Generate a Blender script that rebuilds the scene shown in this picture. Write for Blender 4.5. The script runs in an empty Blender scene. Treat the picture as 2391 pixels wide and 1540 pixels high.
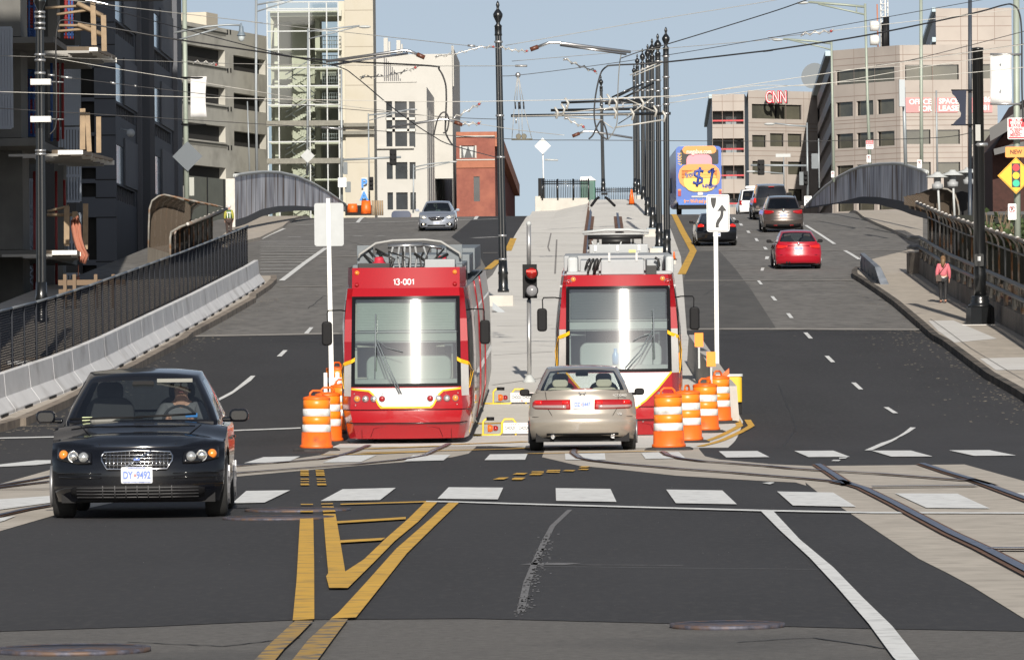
import bpy,bmesh,math,random
from mathutils import Vector,Matrix,geometry
random.seed(11)
S=bpy.context.scene
C=S.collection
R_=math.radians
F=12000.0;CX=1195.5;CY=770.0;HCAM=1.55;VH=838.0
PITCH=math.atan((VH-CY)/F);ROLL=R_(-0.55)
CR=Matrix.Rotation(math.pi/2+PITCH,3,'X')@Matrix.Rotation(ROLL,3,'Z')
def ray(u,v):
 d=CR@Vector(((u-CX)/F,-(v-CY)/F,-1.0))
 return d/d.y
def P(u,v,Y):
 d=ray(u,v);return Vector((d.x*Y,Y,HCAM+d.z*Y))
def PX(x,y,z):
 d=CR.inverted()@Vector((x,y,z-HCAM));d=d/-d.z
 return CX+d.x*F,CY-d.y*F
BP=[0,60,92,94,96,98,100,102,104,108]+list(range(120,281,20))+[284,288,292,296,300,304,308,312,316,320,326,332,340,360,400,700]
def zc(y):
 if y<92:return 0.0
 if y<104:return 0.05/24*(y-92)**2
 if y<284:return 0.05*(y-98)
 if y<330:
  t=y-284;return 9.3+0.05*t-0.08/92*t*t
 return 9.3+0.05*46-0.08/92*46*46-0.03*(y-330)
ZP=[zc(y)for y in BP]
def zg(y):
 if y<=0:return 0.0
 for i in range(len(BP)-1):
  if y<=BP[i+1]:
   t=(y-BP[i])/(BP[i+1]-BP[i]);return ZP[i]*(1-t)+ZP[i+1]*t
 return ZP[-1]
def G(u,v,off=0.0):
 d=ray(u,v);y=18.0
 f=lambda y:HCAM+d.z*y-zg(y)-off
 while y<335 and f(y)>0:y+=2.0
 if y>=335:y=312.0;return Vector((d.x*y,y,zg(y)+off))
 a,b=y-2.0,y
 for _ in range(30):
  m=(a+b)/2
  if f(m)>0:a=m
  else:b=m
 return Vector((d.x*b,b,zg(b)+off))
def q(c,r,x,y):return((c*640+x/3.667)/1.0707,(r*400+y/3.667)/1.0707)
def ql(x,y):return(x*.5,1120.8+y*.5)
def qr(x,y):return(1195.5+x*.5,1120.8+y*.5)
def Q(c,r,*pts):return[q(c,r,*p)for p in pts]
MATS={}
def rgb(h):
 h=h.lstrip('#');return tuple(((int(h[i:i+2],16)/255)**2.2)for i in(0,2,4))
def M(name,col=(.5,.5,.5),rough=.6,metal=0.,var=0.,vs=2.,bump=0.,bs=20.,coat=0.,emit=0.,trans=0.,ior=1.5,col2=None,stretch=(1,1,1),alpha=1.,spec=.5,detail=5.,grime=None):
 if name in MATS:return MATS[name]
 if isinstance(col,str):col=rgb(col)
 m=bpy.data.materials.new(name);m.use_nodes=True;MATS[name]=m
 nt=m.node_tree;N=nt.nodes;L=nt.links
 b=N['Principled BSDF']
 b.inputs['Base Color'].default_value=(*col,1)
 b.inputs['Roughness'].default_value=rough
 b.inputs['Metallic'].default_value=metal
 b.inputs['IOR'].default_value=ior
 b.inputs['Specular IOR Level'].default_value=spec
 if coat:b.inputs['Coat Weight'].default_value=coat;b.inputs['Coat Roughness'].default_value=.04
 if trans:b.inputs['Transmission Weight'].default_value=trans
 if alpha<1:b.inputs['Alpha'].default_value=alpha
 if emit:b.inputs['Emission Color'].default_value=(*col,1);b.inputs['Emission Strength'].default_value=emit
 vec=None
 if var or bump or col2:
  g=N.new('ShaderNodeNewGeometry');mp=N.new('ShaderNodeMapping');mp.inputs['Scale'].default_value=stretch
  L.new(g.outputs['Position'],mp.inputs['Vector']);vec=mp.outputs['Vector']
 if var or col2:
  n=N.new('ShaderNodeTexNoise');n.inputs['Scale'].default_value=vs;n.inputs['Detail'].default_value=detail;n.inputs['Roughness'].default_value=.65
  L.new(vec,n.inputs['Vector'])
  r=N.new('ShaderNodeValToRGB');r.color_ramp.elements[0].position=.3;r.color_ramp.elements[1].position=.7
  c2=col2 if col2 else tuple(min(1,c*(1+var))for c in col)
  if isinstance(c2,str):c2=rgb(c2)
  c1=col if col2 else tuple(c*(1-var)for c in col)
  r.color_ramp.elements[0].color=(*c1,1);r.color_ramp.elements[1].color=(*c2,1)
  L.new(n.outputs['Fac'],r.inputs['Fac']);out=r.outputs['Color']
  if grime:
   n3=N.new('ShaderNodeTexNoise');n3 .inputs['Scale'].default_value=grime[1];n3 .inputs['Detail'].default_value=8
   L.new(vec,n3 .inputs['Vector'])
   r3=N.new('ShaderNodeValToRGB');r3 .color_ramp.elements[0].position=grime[2];r3 .color_ramp.elements[1].position=grime[3]
   L.new(n3 .outputs['Fac'],r3 .inputs['Fac'])
   mx=N.new('ShaderNodeMixRGB');L.new(r3 .outputs['Color'],mx.inputs[0]);L.new(out,mx.inputs[1])
   gc=rgb(grime[0])if isinstance(grime[0],str)else grime[0]
   mx.inputs[2].default_value=(*gc,1);out=mx.outputs[0]
  L.new(out,b.inputs['Base Color'])
 if bump:
  n2=N.new('ShaderNodeTexNoise');n2 .inputs['Scale'].default_value=bs;n2 .inputs['Detail'].default_value=4
  L.new(vec,n2 .inputs['Vector'])
  bp=N.new('ShaderNodeBump');bp.inputs['Strength'].default_value=bump;bp.inputs['Distance'].default_value=.02
  L.new(n2 .outputs['Fac'],bp.inputs['Height']);L.new(bp.outputs['Normal'],b.inputs['Normal'])
 return m
def mesh_mat(name,col,sx,sz,thick,rough=.6,base_alpha=0.,metal=0.):
 """chain-link or screening cloth: solid wires on two diagonals, the rest let through"""
 m=bpy.data.materials.new(name);m.use_nodes=True
 nt=m.node_tree;N=nt.nodes;L=nt.links;b=N['Principled BSDF']
 if isinstance(col,str):col=rgb(col)
 b.inputs['Base Color'].default_value=(*col,1);b.inputs['Roughness'].default_value=rough;b.inputs['Metallic'].default_value=metal;b.inputs['Specular IOR Level'].default_value=0
 tc=N.new('ShaderNodeUVMap');sp=N.new('ShaderNodeSeparateXYZ');L.new(tc.outputs[0],sp.inputs[0])
 outs=[]
 for sgn in(1,-1):
  a=N.new('ShaderNodeMath');a.operation='MULTIPLY';a.inputs[1].default_value=sx;L.new(sp.outputs[0],a.inputs[0])
  c=N.new('ShaderNodeMath');c.operation='MULTIPLY';c.inputs[1].default_value=sz*sgn;L.new(sp.outputs[1],c.inputs[0])
  s=N.new('ShaderNodeMath');s.operation='ADD';L.new(a.outputs[0],s.inputs[0]);L.new(c.outputs[0],s.inputs[1])
  f=N.new('ShaderNodeMath');f.operation='FRACT';L.new(s.outputs[0],f.inputs[0])
  l=N.new('ShaderNodeMath');l.operation='LESS_THAN';l.inputs[1].default_value=thick;L.new(f.outputs[0],l.inputs[0]);outs.append(l)
 mx=N.new('ShaderNodeMath');mx.operation='MAXIMUM';L.new(outs[0].outputs[0],mx.inputs[0]);L.new(outs[1].outputs[0],mx.inputs[1])
 m2=N.new('ShaderNodeMath');m2 .operation='MAXIMUM';m2 .inputs[1].default_value=base_alpha;L.new(mx.outputs[0],m2 .inputs[0])
 L.new(m2 .outputs[0],b.inputs['Alpha'])
 MATS[name]=m;return m
class MB:
 def __init__(s):s.v=[];s.f=[];s.m=[];s.sm=[];s.mi=0;s.smooth=False;s.uv={}
 def add(s,vs,fs,smooth=None):
  o=len(s.v);s.v+=[Vector(p)for p in vs]
  for f in fs:s.f.append([i+o for i in f]);s.m.append(s.mi);s.sm.append(s.smooth if smooth is None else smooth)
  return s
 def box(s,c,d,rz=0.,ry=0.,rx=0.,bev=0.):
  x,y,z=d[0]/2,d[1]/2,d[2]/2
  vs=[(-x,-y,-z),(x,-y,-z),(x,y,-z),(-x,y,-z),(-x,-y,z),(x,-y,z),(x,y,z),(-x,y,z)]
  m=Matrix.Translation(c)@Matrix.Rotation(rz,4,'Z')@Matrix.Rotation(ry,4,'Y')@Matrix.Rotation(rx,4,'X')
  return s.add([m@Vector(p)for p in vs],[(0,3,2,1),(4,5,6,7),(0,1,5,4),(1,2,6,5),(2,3,7,6),(3,0,4,7)],False)
 def bx(s,x0,x1,y0,y1,z0,z1):return s.box(((x0+x1)/2,(y0+y1)/2,(z0+z1)/2),(abs(x1-x0),abs(y1-y0),abs(z1-z0)))
 def hexa(s,b,t):
  return s.add(list(b)+list(t),[(0,3,2,1),(4,5,6,7),(0,1,5,4),(1,2,6,5),(2,3,7,6),(3,0,4,7)],False)
 def rbox(s,c,d,r=.03,n=3,axis='Z',rz=0.):
  ax={'Z':(0,1,2),'Y':(0,2,1),'X':(1,2,0)}[axis]
  a,b_,h=d[ax[0]]/2,d[ax[1]]/2,d[ax[2]]/2;r=min(r,a*.99,b_*.99);pts=[]
  for(sx,sy,a0)in((1,1,0),(-1,1,90),(-1,-1,180),(1,-1,270)):
   for k in range(n+1):
    t=R_(a0+90*k/n);pts.append((sx*(a-r)+r*math.cos(t),sy*(b_-r)+r*math.sin(t)))
  def P3(p,hh):
   w=[0,0,0];w[ax[0]]=p[0];w[ax[1]]=p[1];w[ax[2]]=hh
   return Matrix.Translation(c)@Matrix.Rotation(rz,4,'Z')@Vector(w)
  N=len(pts)
  return s.add([P3(p,-h)for p in pts]+[P3(p,h)for p in pts],[tuple(range(N))[::-1],tuple(range(N,2*N))]+[(i,(i+1)%N,N+(i+1)%N,N+i)for i in range(N)])
 def tube(s,path,r,n=8,caps=True,smooth=True):
  path=[Vector(p)for p in path];K=len(path);rs=r if isinstance(r,(list,tuple))else[r]*K
  up=None;rings=[]
  for i,p in enumerate(path):
   t=(path[min(i+1,K-1)]-path[max(i-1,0)])
   if t.length<1e-9:t=Vector((0,0,1))
   t.normalize()
   if up is None:
    up=Vector((0,0,1))if abs(t.z)<.9 else Vector((1,0,0))
   a=t.cross(up)
   if a.length<1e-6:a=t.cross(Vector((0,1,0)))
   a.normalize();b=a.cross(t).normalized();up=b
   rings+=[p+(a*math.cos(2*math.pi*k/n)+b*math.sin(2*math.pi*k/n))*rs[i]for k in range(n)]
  fs=[(i*n+k,i*n+(k+1)%n,(i+1)*n+(k+1)%n,(i+1)*n+k)for i in range(K-1)for k in range(n)]
  s.add(rings,fs,smooth)
  if caps:
   o=len(s.v)-len(rings)
   for f in([o+k for k in range(n)][::-1],[o+(K-1)*n+k for k in range(n)]):s.f.append(f);s.m.append(s.mi);s.sm.append(False)
  return s
 def lathe(s,prof,c=(0,0,0),n=16,axis='Z',flute=0.,smooth=True):
  vs=[];c=Vector(c)
  for(r,h)in prof:
   for k in range(n):
    t=2*math.pi*k/n;rr=r*(1-flute*(k%2));w=(rr*math.cos(t),rr*math.sin(t),h)
    if axis=='Y':w=(w[0],w[2],w[1])
    if axis=='X':w=(w[2],w[0],w[1])
    vs.append(c+Vector(w))
  K=len(prof)
  s.add(vs,[(i*n+k,i*n+(k+1)%n,(i+1)*n+(k+1)%n,(i+1)*n+k)for i in range(K-1)for k in range(n)]+[tuple(range(n))[::-1],tuple((K-1)*n+k for k in range(n))],smooth)
  for i in(-1,-2):s.sm[i]=False
  return s
 def prism(s,poly,a,b,plane='XZ',rnd=None):
  def w(p,h):return{'XZ':(p[0],h,p[1]),'XY':(p[0],p[1],h),'YZ':(h,p[0],p[1])}[plane]
  N=len(poly)
  return s.add([w(p,a)for p in poly]+[w(p,b)for p in poly],[tuple(range(N)),tuple(range(2*N-1,N-1,-1))]+[(i,N+i,N+(i+1)%N,(i+1)%N)for i in range(N)],False)
 def sphere(s,c,r,n=12,m=8,sc=(1,1,1)):
  vs=[];c=Vector(c)
  for i in range(m+1):
   ph=math.pi*i/m
   for k in range(n):
    t=2*math.pi*k/n;vs.append(c+Vector((r*sc[0]*math.sin(ph)*math.cos(t),r*sc[1]*math.sin(ph)*math.sin(t),r*sc[2]*math.cos(ph))))
  return s.add(vs,[(i*n+k,(i+1)*n+k,(i+1)*n+(k+1)%n,i*n+(k+1)%n)for i in range(m)for k in range(n)],True)
 def grid(s,fn,nu,nv,closed=False,smooth=True):
  vs=[fn(i,j)for i in range(nu+1)for j in range(nv+1)];W=nv+1
  return s.add(vs,[(i*W+j,i*W+j+1,(i+1)*W+j+1,(i+1)*W+j)for i in range(nu)for j in range(nv)],smooth)
 def build(s,name,mats,parent=None,local=False,merge=False,bevel=0.,subsurf=0):
  if not isinstance(mats,(list,tuple)):mats=[mats]
  me=bpy.data.meshes.new(name);vs=s.v
  if parent is not None and not local:
   inv=wm(parent).inverted();vs=[inv@p for p in vs]
  me.from_pydata([tuple(p)for p in vs],[],s.f)
  for m in mats:me.materials.append(m)
  for i,p in enumerate(me.polygons):p.material_index=s.m[i];p.use_smooth=s.sm[i]
  if merge or True:
   bm=bmesh.new();bm.from_mesh(me)
   if merge:bmesh.ops.remove_doubles(bm,verts=bm.verts,dist=1e-4)
   bmesh.ops.recalc_face_normals(bm,faces=bm.faces)
   if s.uv:
    uvl=bm.loops.layers.uv.new('UVMap');bm.verts.ensure_lookup_table()
    for f in bm.faces:
     for l in f.loops:
      if l.vert.index in s.uv:l[uvl].uv=s.uv[l.vert.index]
   bm.to_mesh(me);bm.free()
  o=bpy.data.objects.new(name,me);C.objects.link(o)
  if parent is not None:o.parent=parent
  if bevel:
   md=o.modifiers.new('b','BEVEL');md.width=bevel;md.segments=2;md.limit_method='ANGLE';md.angle_limit=R_(35)
  if subsurf:
   md=o.modifiers.new('s','SUBSURF');md.levels=subsurf;md.render_levels=subsurf
  return o
WM={}
def wm(p):
 while p.name not in WM:p=p.parent
 return WM[p.name]
def thing(name,label,cat,loc=(0,0,0),rz=0.,rx=0.,ry=0.,group=None):
 o=bpy.data.objects.new(name,None);C.objects.link(o);o.empty_display_size=.3
 m=Matrix.Translation(loc)@Matrix.Rotation(rz,4,'Z')@Matrix.Rotation(ry,4,'Y')@Matrix.Rotation(rx,4,'X')
 o.location=loc;o.rotation_euler=m.to_euler();WM[o.name]=m
 o['label']=label;o['category']=cat
 if group:o['group']=group
 return o
def tag(o,label,cat,group=None,kind=None):
 o['label']=label;o['category']=cat
 if group:o['group']=group
 if kind:o['kind']=kind
 return o
def struct(o):o['kind']='structure';return o
def kids(o):return[c for c in C.objects if c.parent==o]
def dup(src,loc=None,rz=None,label=None,group=None,rot=None,sc=None):
 def cp(o,par):
  c=o.copy();C.objects.link(c)
  if par is not None:c.parent=par
  for ch in CH.get(o.name,[]):cp(ch,c)
  return c
 r=cp(src,None)
 if loc is not None:r.location=loc
 if rz is not None:r.rotation_euler=(0,0,rz)
 if rot is not None:r.rotation_euler=rot
 if sc is not None:r.scale=sc
 if label:r['label']=label
 if group:r['group']=group
 return r
CH={}
def index_children(root):
 def walk(o):
  cs=[c for c in C.objects if c.parent==o];CH[o.name]=cs
  for c in cs:walk(c)
 walk(root)
def text_mesh(txt,size,depth=.004,font=None,bold=0.,space=1.):
 cu=bpy.data.curves.new('t','FONT');cu.body=txt;cu.size=size;cu.extrude=depth;cu.align_x='CENTER';cu.align_y='CENTER';cu.offset=bold;cu.space_character=space
 o=bpy.data.objects.new('t',cu);C.objects.link(o)
 dg=bpy.context.evaluated_depsgraph_get();me=bpy.data.meshes.new_from_object(o.evaluated_get(dg))
 C.objects.unlink(o);bpy.data.objects.remove(o);return me
def text(name,txt,size,mat,parent,loc,rz=0.,bold=0.,space=1.,sx=1.,tilt=0.,width=None,depth=.004,world=False,rx=None):
 """lettering standing upright, reading from -Y (loc, rz in the parent's own space)"""
 me=text_mesh(txt,size,depth,bold=bold,space=space)
 if width:
  xs=[v.co.x for v in me.vertices];sx=width/(max(xs)-min(xs))
 m=Matrix.Translation(loc)@Matrix.Rotation(rz,4,'Z')@Matrix.Rotation(R_(90)if rx is None else rx,4,'X')@Matrix.Rotation(tilt,4,'Z')@Matrix.Diagonal((sx,1,1,1))
 if world and parent is not None:m=wm(parent).inverted()@m
 me.transform(m);me.materials.clear();me.materials.append(mat)
 for p in me.polygons:p.material_index=0
 o=bpy.data.objects.new(name,me);C.objects.link(o)
 if parent is not None:o.parent=parent
 return o
GLY={'1':[[(.05,.75),(.28,1),(.28,0)]],'3':[[(.0,.85),(.15,1),(.4,1),(.52,.85),(.5,.65),(.28,.53),(.5,.4),(.54,.2),(.4,0),(.13,0),(0,.15)]],'-':[[(0,.42),(.3,.42)]],'0':[[(.27,1),(.5,.85),(.55,.5),(.5,.15),(.27,0),(.04,.15),(0,.5),(.04,.85),(.27,1)]],'$':[[(.5,.8),(.27,.9),(.02,.8),(.05,.6),(.27,.5),(.5,.4),(.52,.2),(.27,.1),(0,.2)],[(.27,1.05),(.27,-.05)]],'*':[[(0,.8),(.3,.8)],[(.07,.67),(.23,.93)],[(.23,.67),(.07,.93)]]}
GW={'1':.5,'3':.75,'-':.48,'0':.75,'$':.75,'*':.4}
def strokes(name,s,h,r,mat,parent,loc,world=False,lean=0.,back=0.):
 """painted numerals drawn as rounded strokes, reading from -Y"""
 w=sum(GW[c]for c in s)*h;x=loc[0]-w/2;b=MB()
 for c in s:
  for L_ in GLY[c]:b.tube([Vector((x+p[0]*h+lean*p[1]*h,loc[1]+back*(p[1]-.5)*h,loc[2]+(p[1]-.5)*h))for p in L_],r,6)
  x+=GW[c]*h
 return b.build(name,mat,parent,local=not world)
def gpoly(mb,pts,off,world=False,curb=0.,lift=0.):
 """pts: picture pixels (or x, y); laid on the lie of the land, cut where the slope changes"""
 w=[Vector((p[0],p[1],0))for p in pts]if world else[G(p[0],p[1],lift)for p in pts]
 flat=[Vector((p.x,p.y,0))for p in w]
 tris=geometry.tessellate_polygon([flat])
 bm=bmesh.new();vs=[bm.verts.new(p)for p in flat]
 for t in tris:
  try:bm.faces.new([vs[i]for i in t])
  except ValueError:pass
 y0=min(p.y for p in flat);y1=max(p.y for p in flat)
 for b in BP:
  if y0<b<y1:bmesh.ops.bisect_plane(bm,geom=bm.verts[:]+bm.edges[:]+bm.faces[:],plane_co=(0,b,0),plane_no=(0,1,0))
 if curb:
  top=bm.faces[:]
  r=bmesh.ops.extrude_face_region(bm,geom=top)
  nv=set(v for v in r['geom']if isinstance(v,bmesh.types.BMVert))
  for v in bm.verts:v.co.z=zg(v.co.y)+(off if v in nv else off-curb)
 else:
  for v in bm.verts:v.co.z=zg(v.co.y)+off
 bm.verts.index_update()
 mb.add([v.co.copy()for v in bm.verts],[[v.index for v in f.verts]for f in bm.faces],False);bm.free()
def gline(mb,pts,w,off,wv=None):
 """a painted line along picture points, w metres wide"""
 W=[G(*p)for p in pts]
 for a,b in zip(W[:-1],W[1:]):
  d=Vector((b.x-a.x,b.y-a.y,0));d.normalize();n=Vector((-d.y,d.x,0))*w/2
  gpoly(mb,[(a+n)[:2],(b+n)[:2],(b-n)[:2],(a-n)[:2]],off,world=True)
cam=bpy.data.cameras.new('camera');co=bpy.data.objects.new('camera',cam);C.objects.link(co);S.camera=co
cam.lens=36*F/2391;cam.sensor_width=36;cam.clip_end=20000;cam.clip_start=1
co.matrix_world=Matrix.Translation((0,0,HCAM))@CR.to_4x4()
SUN_EL=R_(25);SUN_DX=-.05
w=bpy.data.worlds.new('World');S.world=w;w.use_nodes=True
nt=w.node_tree;sk=nt.nodes.new('ShaderNodeTexSky');sk.sky_type='NISHITA';sk.sun_disc=False
sk.sun_elevation=SUN_EL;sk.sun_rotation=math.pi+math.atan(SUN_DX);sk.air_density=1.0;sk.dust_density=1.2;sk.ozone_density=1.3
tc=nt.nodes.new('ShaderNodeTexCoord');va=nt.nodes.new('ShaderNodeVectorMath');va.operation='ADD';va.inputs[1].default_value=(0,0,.13)
nt.links.new(tc.outputs['Generated'],va.inputs[0]);nt.links.new(va.outputs[0],sk.inputs[0])
hs=nt.nodes.new('ShaderNodeHueSaturation');hs.inputs['Saturation'].default_value=.6;nt.links.new(sk.outputs[0],hs.inputs['Color']);nt.links.new(hs.outputs[0],nt.nodes['Background'].inputs[0]);nt.nodes['Background'].inputs[1].default_value=.065
sl=bpy.data.lights.new('sun','SUN');sl.energy=3.9;sl.angle=R_(.5);sl.color=(1,.93,.83)
so=bpy.data.objects.new('sun',sl);C.objects.link(so)
dv=Vector((SUN_DX,1,-math.tan(SUN_EL)));so.rotation_euler=dv.to_track_quat('-Z','Y').to_euler();so.location=(0,-20,30)
S.view_settings.view_transform='Standard';S.view_settings.look='None';S.view_settings.exposure=.62;S.view_settings.gamma=1
S.cycles.max_bounces=6;S.cycles.transparent_max_bounces=16;S.cycles.use_denoising=True
m_old=M('old_asphalt',(.152,.146,.138),.92,var=.16,vs=.6,bump=.4,bs=30,stretch=(1,.35,1),grime=((.095,.092,.088),2.5,.45,.75))
m_gran=M('worn_asphalt',(.115,.11,.104),.95,var=.3,vs=14,bump=.6,bs=60,detail=8,grime=((.05,.05,.052),.5,.5,.8))
m_new=M('new_asphalt',(.038,.038,.041),.85,var=.2,vs=.3,bump=.3,bs=60,stretch=(1,.25,1),grime=((.052,.051,.052),14.,.48,.75),spec=.3)
m_mid=M('shade_tinted_asphalt',(.078,.076,.073),.9,var=.2,vs=.5,stretch=(1,.35,1),grime=((.05,.05,.05),1.5,.45,.8))  # darkened asphalt colour standing in for shading on the right-hand road
m_conc=M('track_concrete',(.44,.40,.345),.9,var=.12,vs=.7,bump=.2,bs=30,grime=((.30,.27,.23),3.,.45,.8))
m_plat=M('platform_concrete',(.60,.585,.55),.9,var=.07,vs=.5,bump=.1,bs=30,grime=((.5,.48,.44),2.,.5,.85))
m_side=M('sidewalk_concrete',(.42,.375,.32),.92,var=.12,vs=.8,bump=.2,bs=30,grime=((.3,.27,.23),3.,.45,.8))
m_sidelt=M('new_sidewalk_concrete',(.58,.57,.55),.9,var=.06,vs=1)
m_kerb=M('granite_kerb',(.22,.185,.15),.9,var=.3,vs=2.5,bump=.3,grime=((.06,.05,.045),1.2,.5,.8))
m_wht=M('white_road_paint',(.70,.71,.70),.7,var=.06,vs=2,grime=((.40,.40,.40),6.,.5,.78))
m_wht2=M('worn_white_paint',(.50,.50,.49),.8,var=.2,vs=6,grime=((.2,.2,.2),9.,.5,.8))
m_yel=M('yellow_road_paint',(.62,.36,.045),.7,var=.1,vs=1.5,grime=((.30,.19,.06),4.,.5,.75))
m_yel2=M('worn_yellow_paint',(.44,.27,.06),.85,var=.3,vs=7,grime=((.12,.11,.1),7.,.42,.62))
m_joint=M('joint_filler',(.22,.21,.2),.9,var=.2,vs=2)
m_rail=M('rail_steel',(.13,.15,.21),.4,metal=.6,var=.2,vs=3)
m_rust=M('rusty_rail',(.13,.065,.038),.85,var=.4,vs=6)
m_darkg=M('dark_groove',(.03,.028,.03),.9)
b=MB();b.add([(-1500,-60,-6),(1500,-60,-6),(1500,3000,-6),(-1500,3000,-6)],[(0,1,2,3)]);struct(b.build('ground',M('earth',(.13,.12,.1),.95,var=.2,vs=.05)))
def sheet(name,x0,x1,y0,y1,mat,off=0.,thick=.5):
 b=MB();gpoly(b,[(x0,y0),(x1,y0),(x1,y1),(x0,y1)],off,world=True,curb=thick);return struct(b.build(name,mat))
sheet('road',-60,60,5,96,m_old);sheet('road',-16.5,16.5,96,202,m_old);sheet('road',-16.5,32,202,420,m_old)
sheet('cross_street',-60,-16.5,96,104,m_old,-.004,.3);sheet('cross_street',16.5,60,96,104,m_old,-.004,.3)
b=MB()
b.bx(-90,-16.6,104,520,-2,-.05);struct(b.build('construction_lot',M('dirt',(.10,.085,.07),.95,var=.3,vs=.5)))
b=MB();gpoly(b,[(-150,1480),(350,1464),(700,1448),(1100,1445),(1500,1455),(2000,1468),(2550,1478),(2550,1640),(-150,1640)],.003);struct(b.build('road',m_gran))
b=MB();gpoly(b,[(-150,1479),(350,1463),(700,1447),(1100,1444),(1500,1454),(2000,1467),(2550,1477),(2800,980),(2500,900),(2391,771),(1700,771),(1100,775),(300,787),(-200,1000)],.004);struct(b.build('road',m_new))
b=MB()
gpoly(b,Q(1,1,(1790,705),(1930,590),(2090,470),(2600,462),(2390,740),(2300,850),(2120,1010),(2025,830),(1900,780)),.004)
struct(b.build('road',m_new));b=MB();gpoly(b,Q(2,1,(1640,838),(1905,838),(2050,1000),(2200,1200),(2420,1540),(1600,1540),(1570,1110),(1600,1000)),.004)
gpoly(b,Q(2,1,(1455,470),(1700,474),(1720,600),(1690,800),(1660,810),(1560,620)),.004)
struct(b.build('road',m_mid))
b=MB()
gpoly(b,[q(1,2,870,1090),q(1,2,720,1180),q(1,2,600,1238),q(1,2,0,1325),q(0,2,2120,1330),q(0,2,470,1372),q(0,2,0,1505),q(0,2,-900,1700),q(0,2,-900,2050),ql(-60,265),ql(0,240),ql(240,170),q(0,2,1900,1490),q(0,2,2130,1440),q(1,2,0,1420),q(1,2,1000,1330),q(1,2,1500,1293),q(1,2,1800,1258),q(1,2,1950,1225),q(1,2,2060,1110),q(1,2,2085,1050)],.008)
gpoly(b,[q(2,2,330,1100),q(2,2,275,1258),q(2,2,620,1338),q(2,2,950,1368),q(2,2,1500,1428),q(2,2,2347,1480),q(3,2,250,1490),q(3,2,350,1520)]+[qr(*p)for p in((1370,12),(1430,60),(1600,170),(1750,270),(1900,370),(2040,440),(2150,500),(2391,650),(2700,830),(2700,60))]+Q(3,2,(2500,1520),(2347,1478),(1800,1325),(1430,1330),(400,1340),(0,1322))+Q(2,2,(2347,1320),(1900,1280),(1770,1250),(1715,1185),(1700,1100)),.008)
struct(b.build('road',m_conc))
b=MB();gpoly(b,[(770,1046),(1145,1042),(1300,1048),(1700,1046),(1735,985),(1690,905),(1650,862),(1604,780),(1590,600),(1568,540),(1540,497),(1500,464),(1392,464),(1250,478),(1242,493),(1205,545),(1150,642),(1060,720)],.012);struct(b.build('track_platform',m_plat))
b=MB()
for pts in([q(2,1,660,475),q(2,1,410,510),q(2,1,330,800),q(2,1,345,840),q(2,1,690,835)],[q(2,1,-10,1255),q(2,1,380,1255)],[q(2,1,180,662),q(2,1,290,662)],[(1150,900),(1290,880)],[(1152,830),(1290,822)],[(1160,940),(1240,932)],[(1170,700),(1290,700)],[(1175,655),(1300,655)],[(1190,612),(1330,612)],[(1200,572),(1370,572)],[(1225,525),(1372,525)],[(1160,762),(1290,760)],[(1300,560),(1296,640)]):
 gline(b,pts,.07,.016)
struct(b.build('platform_joint',m_joint))
b=MB()
for p in([(1150,55),(1355,52),(1235,110),(1085,113)],[(1600,47),(1848,41),(1775,98),(1497,103)],[(2095,38),(2350,40),(2325,95),(2043,92)],[(-80,100),(240,78),(240,110),(0,143),(-100,150)],[(-60,190),(75,172),(20,195),(-40,210)]):gpoly(b,[ql(*t)for t in p],.017)
for p in([(204,42),(460,46),(488,107),(206,102)],[(720,49),(982,53),(1050,118),(765,113)],[(1238,58),(1500,63),(1607,130),(1312,124)],[(1788,67),(2080,68),(2232,138),(1935,135)],[(2320,65),(2600,66),(2700,120),(2500,112)]):gpoly(b,[qr(*t)for t in p],.017)
for p in([(70,1262),(405,1255),(290,1310),(-110,1318)],[(790,1248),(1105,1245),(960,1308),(610,1312)],[(1440,1245),(1785,1240),(1720,1292),(1355,1302)],[(2145,1237),(2490,1232),(2467,1287),(2095,1290)]):gpoly(b,Q(1,2,*p),.017)
for p in([(485,1230),(850,1227),(858,1287),(490,1287)],[(1185,1225),(1530,1215),(1590,1272),(1225,1280)],[(1895,1208),(2250,1206),(2360,1262),(1965,1267)]):gpoly(b,Q(2,2,*p),.017)
for p in([(240,1205),(600,1203),(752,1260),(372,1262)],[(950,1203),(1310,1202),(1510,1257),(1130,1258)],[(1660,1200),(2030,1198),(2275,1248),(1890,1251)]):gpoly(b,Q(3,2,*p),.017)
gpoly(b,Q(0,2,(-200,1350),(0,1330),(330,1292),(465,1290),(465,1320),(330,1335),(0,1352),(-200,1372)),.017)
struct(b.build('crosswalk_marking',m_wht))
b=MB()
gpoly(b,[ql(1990,102),ql(2120,104),qr(0,112),qr(1160,144),qr(1700,154),qr(2500,157),qr(2500,163),qr(1700,161),qr(1160,151),qr(0,118),ql(2120,109),ql(1990,107)],.017)
gpoly(b,[(-60,1024),(125,1020),(545,1005),(702,999),(702,1001.5),(545,1007.5),(125,1022.5),(-60,1026.5)],.017)
gpoly(b,[qr(*t)for t in((1160,148),(1222,152),(1345,285),(1500,415),(1640,560),(1775,692),(1900,850),(1930,890),(1830,890),(1780,839),(1665,680),(1510,500),(1390,370),(1250,240))],.0175)
gpoly(b,Q(3,2,(885,1200),(1040,1130),(1305,988),(1357,990),(1200,1080),(1080,1145),(950,1200)),.017)
for t in([(325,118),(362,118),(412,172),(375,173)],[(518,332),(558,332),(617,390),(578,391)],[(762,577),(805,577),(873,640),(833,640)],[(1060,803),(1105,803),(1193,858),(1147,858)],[(650,1268),(735,1262),(710,1275),(655,1277)],[(580,1298),(600,1288),(668,1288),(650,1300)]):gpoly(b,Q(3,2,*t),.017)
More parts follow.
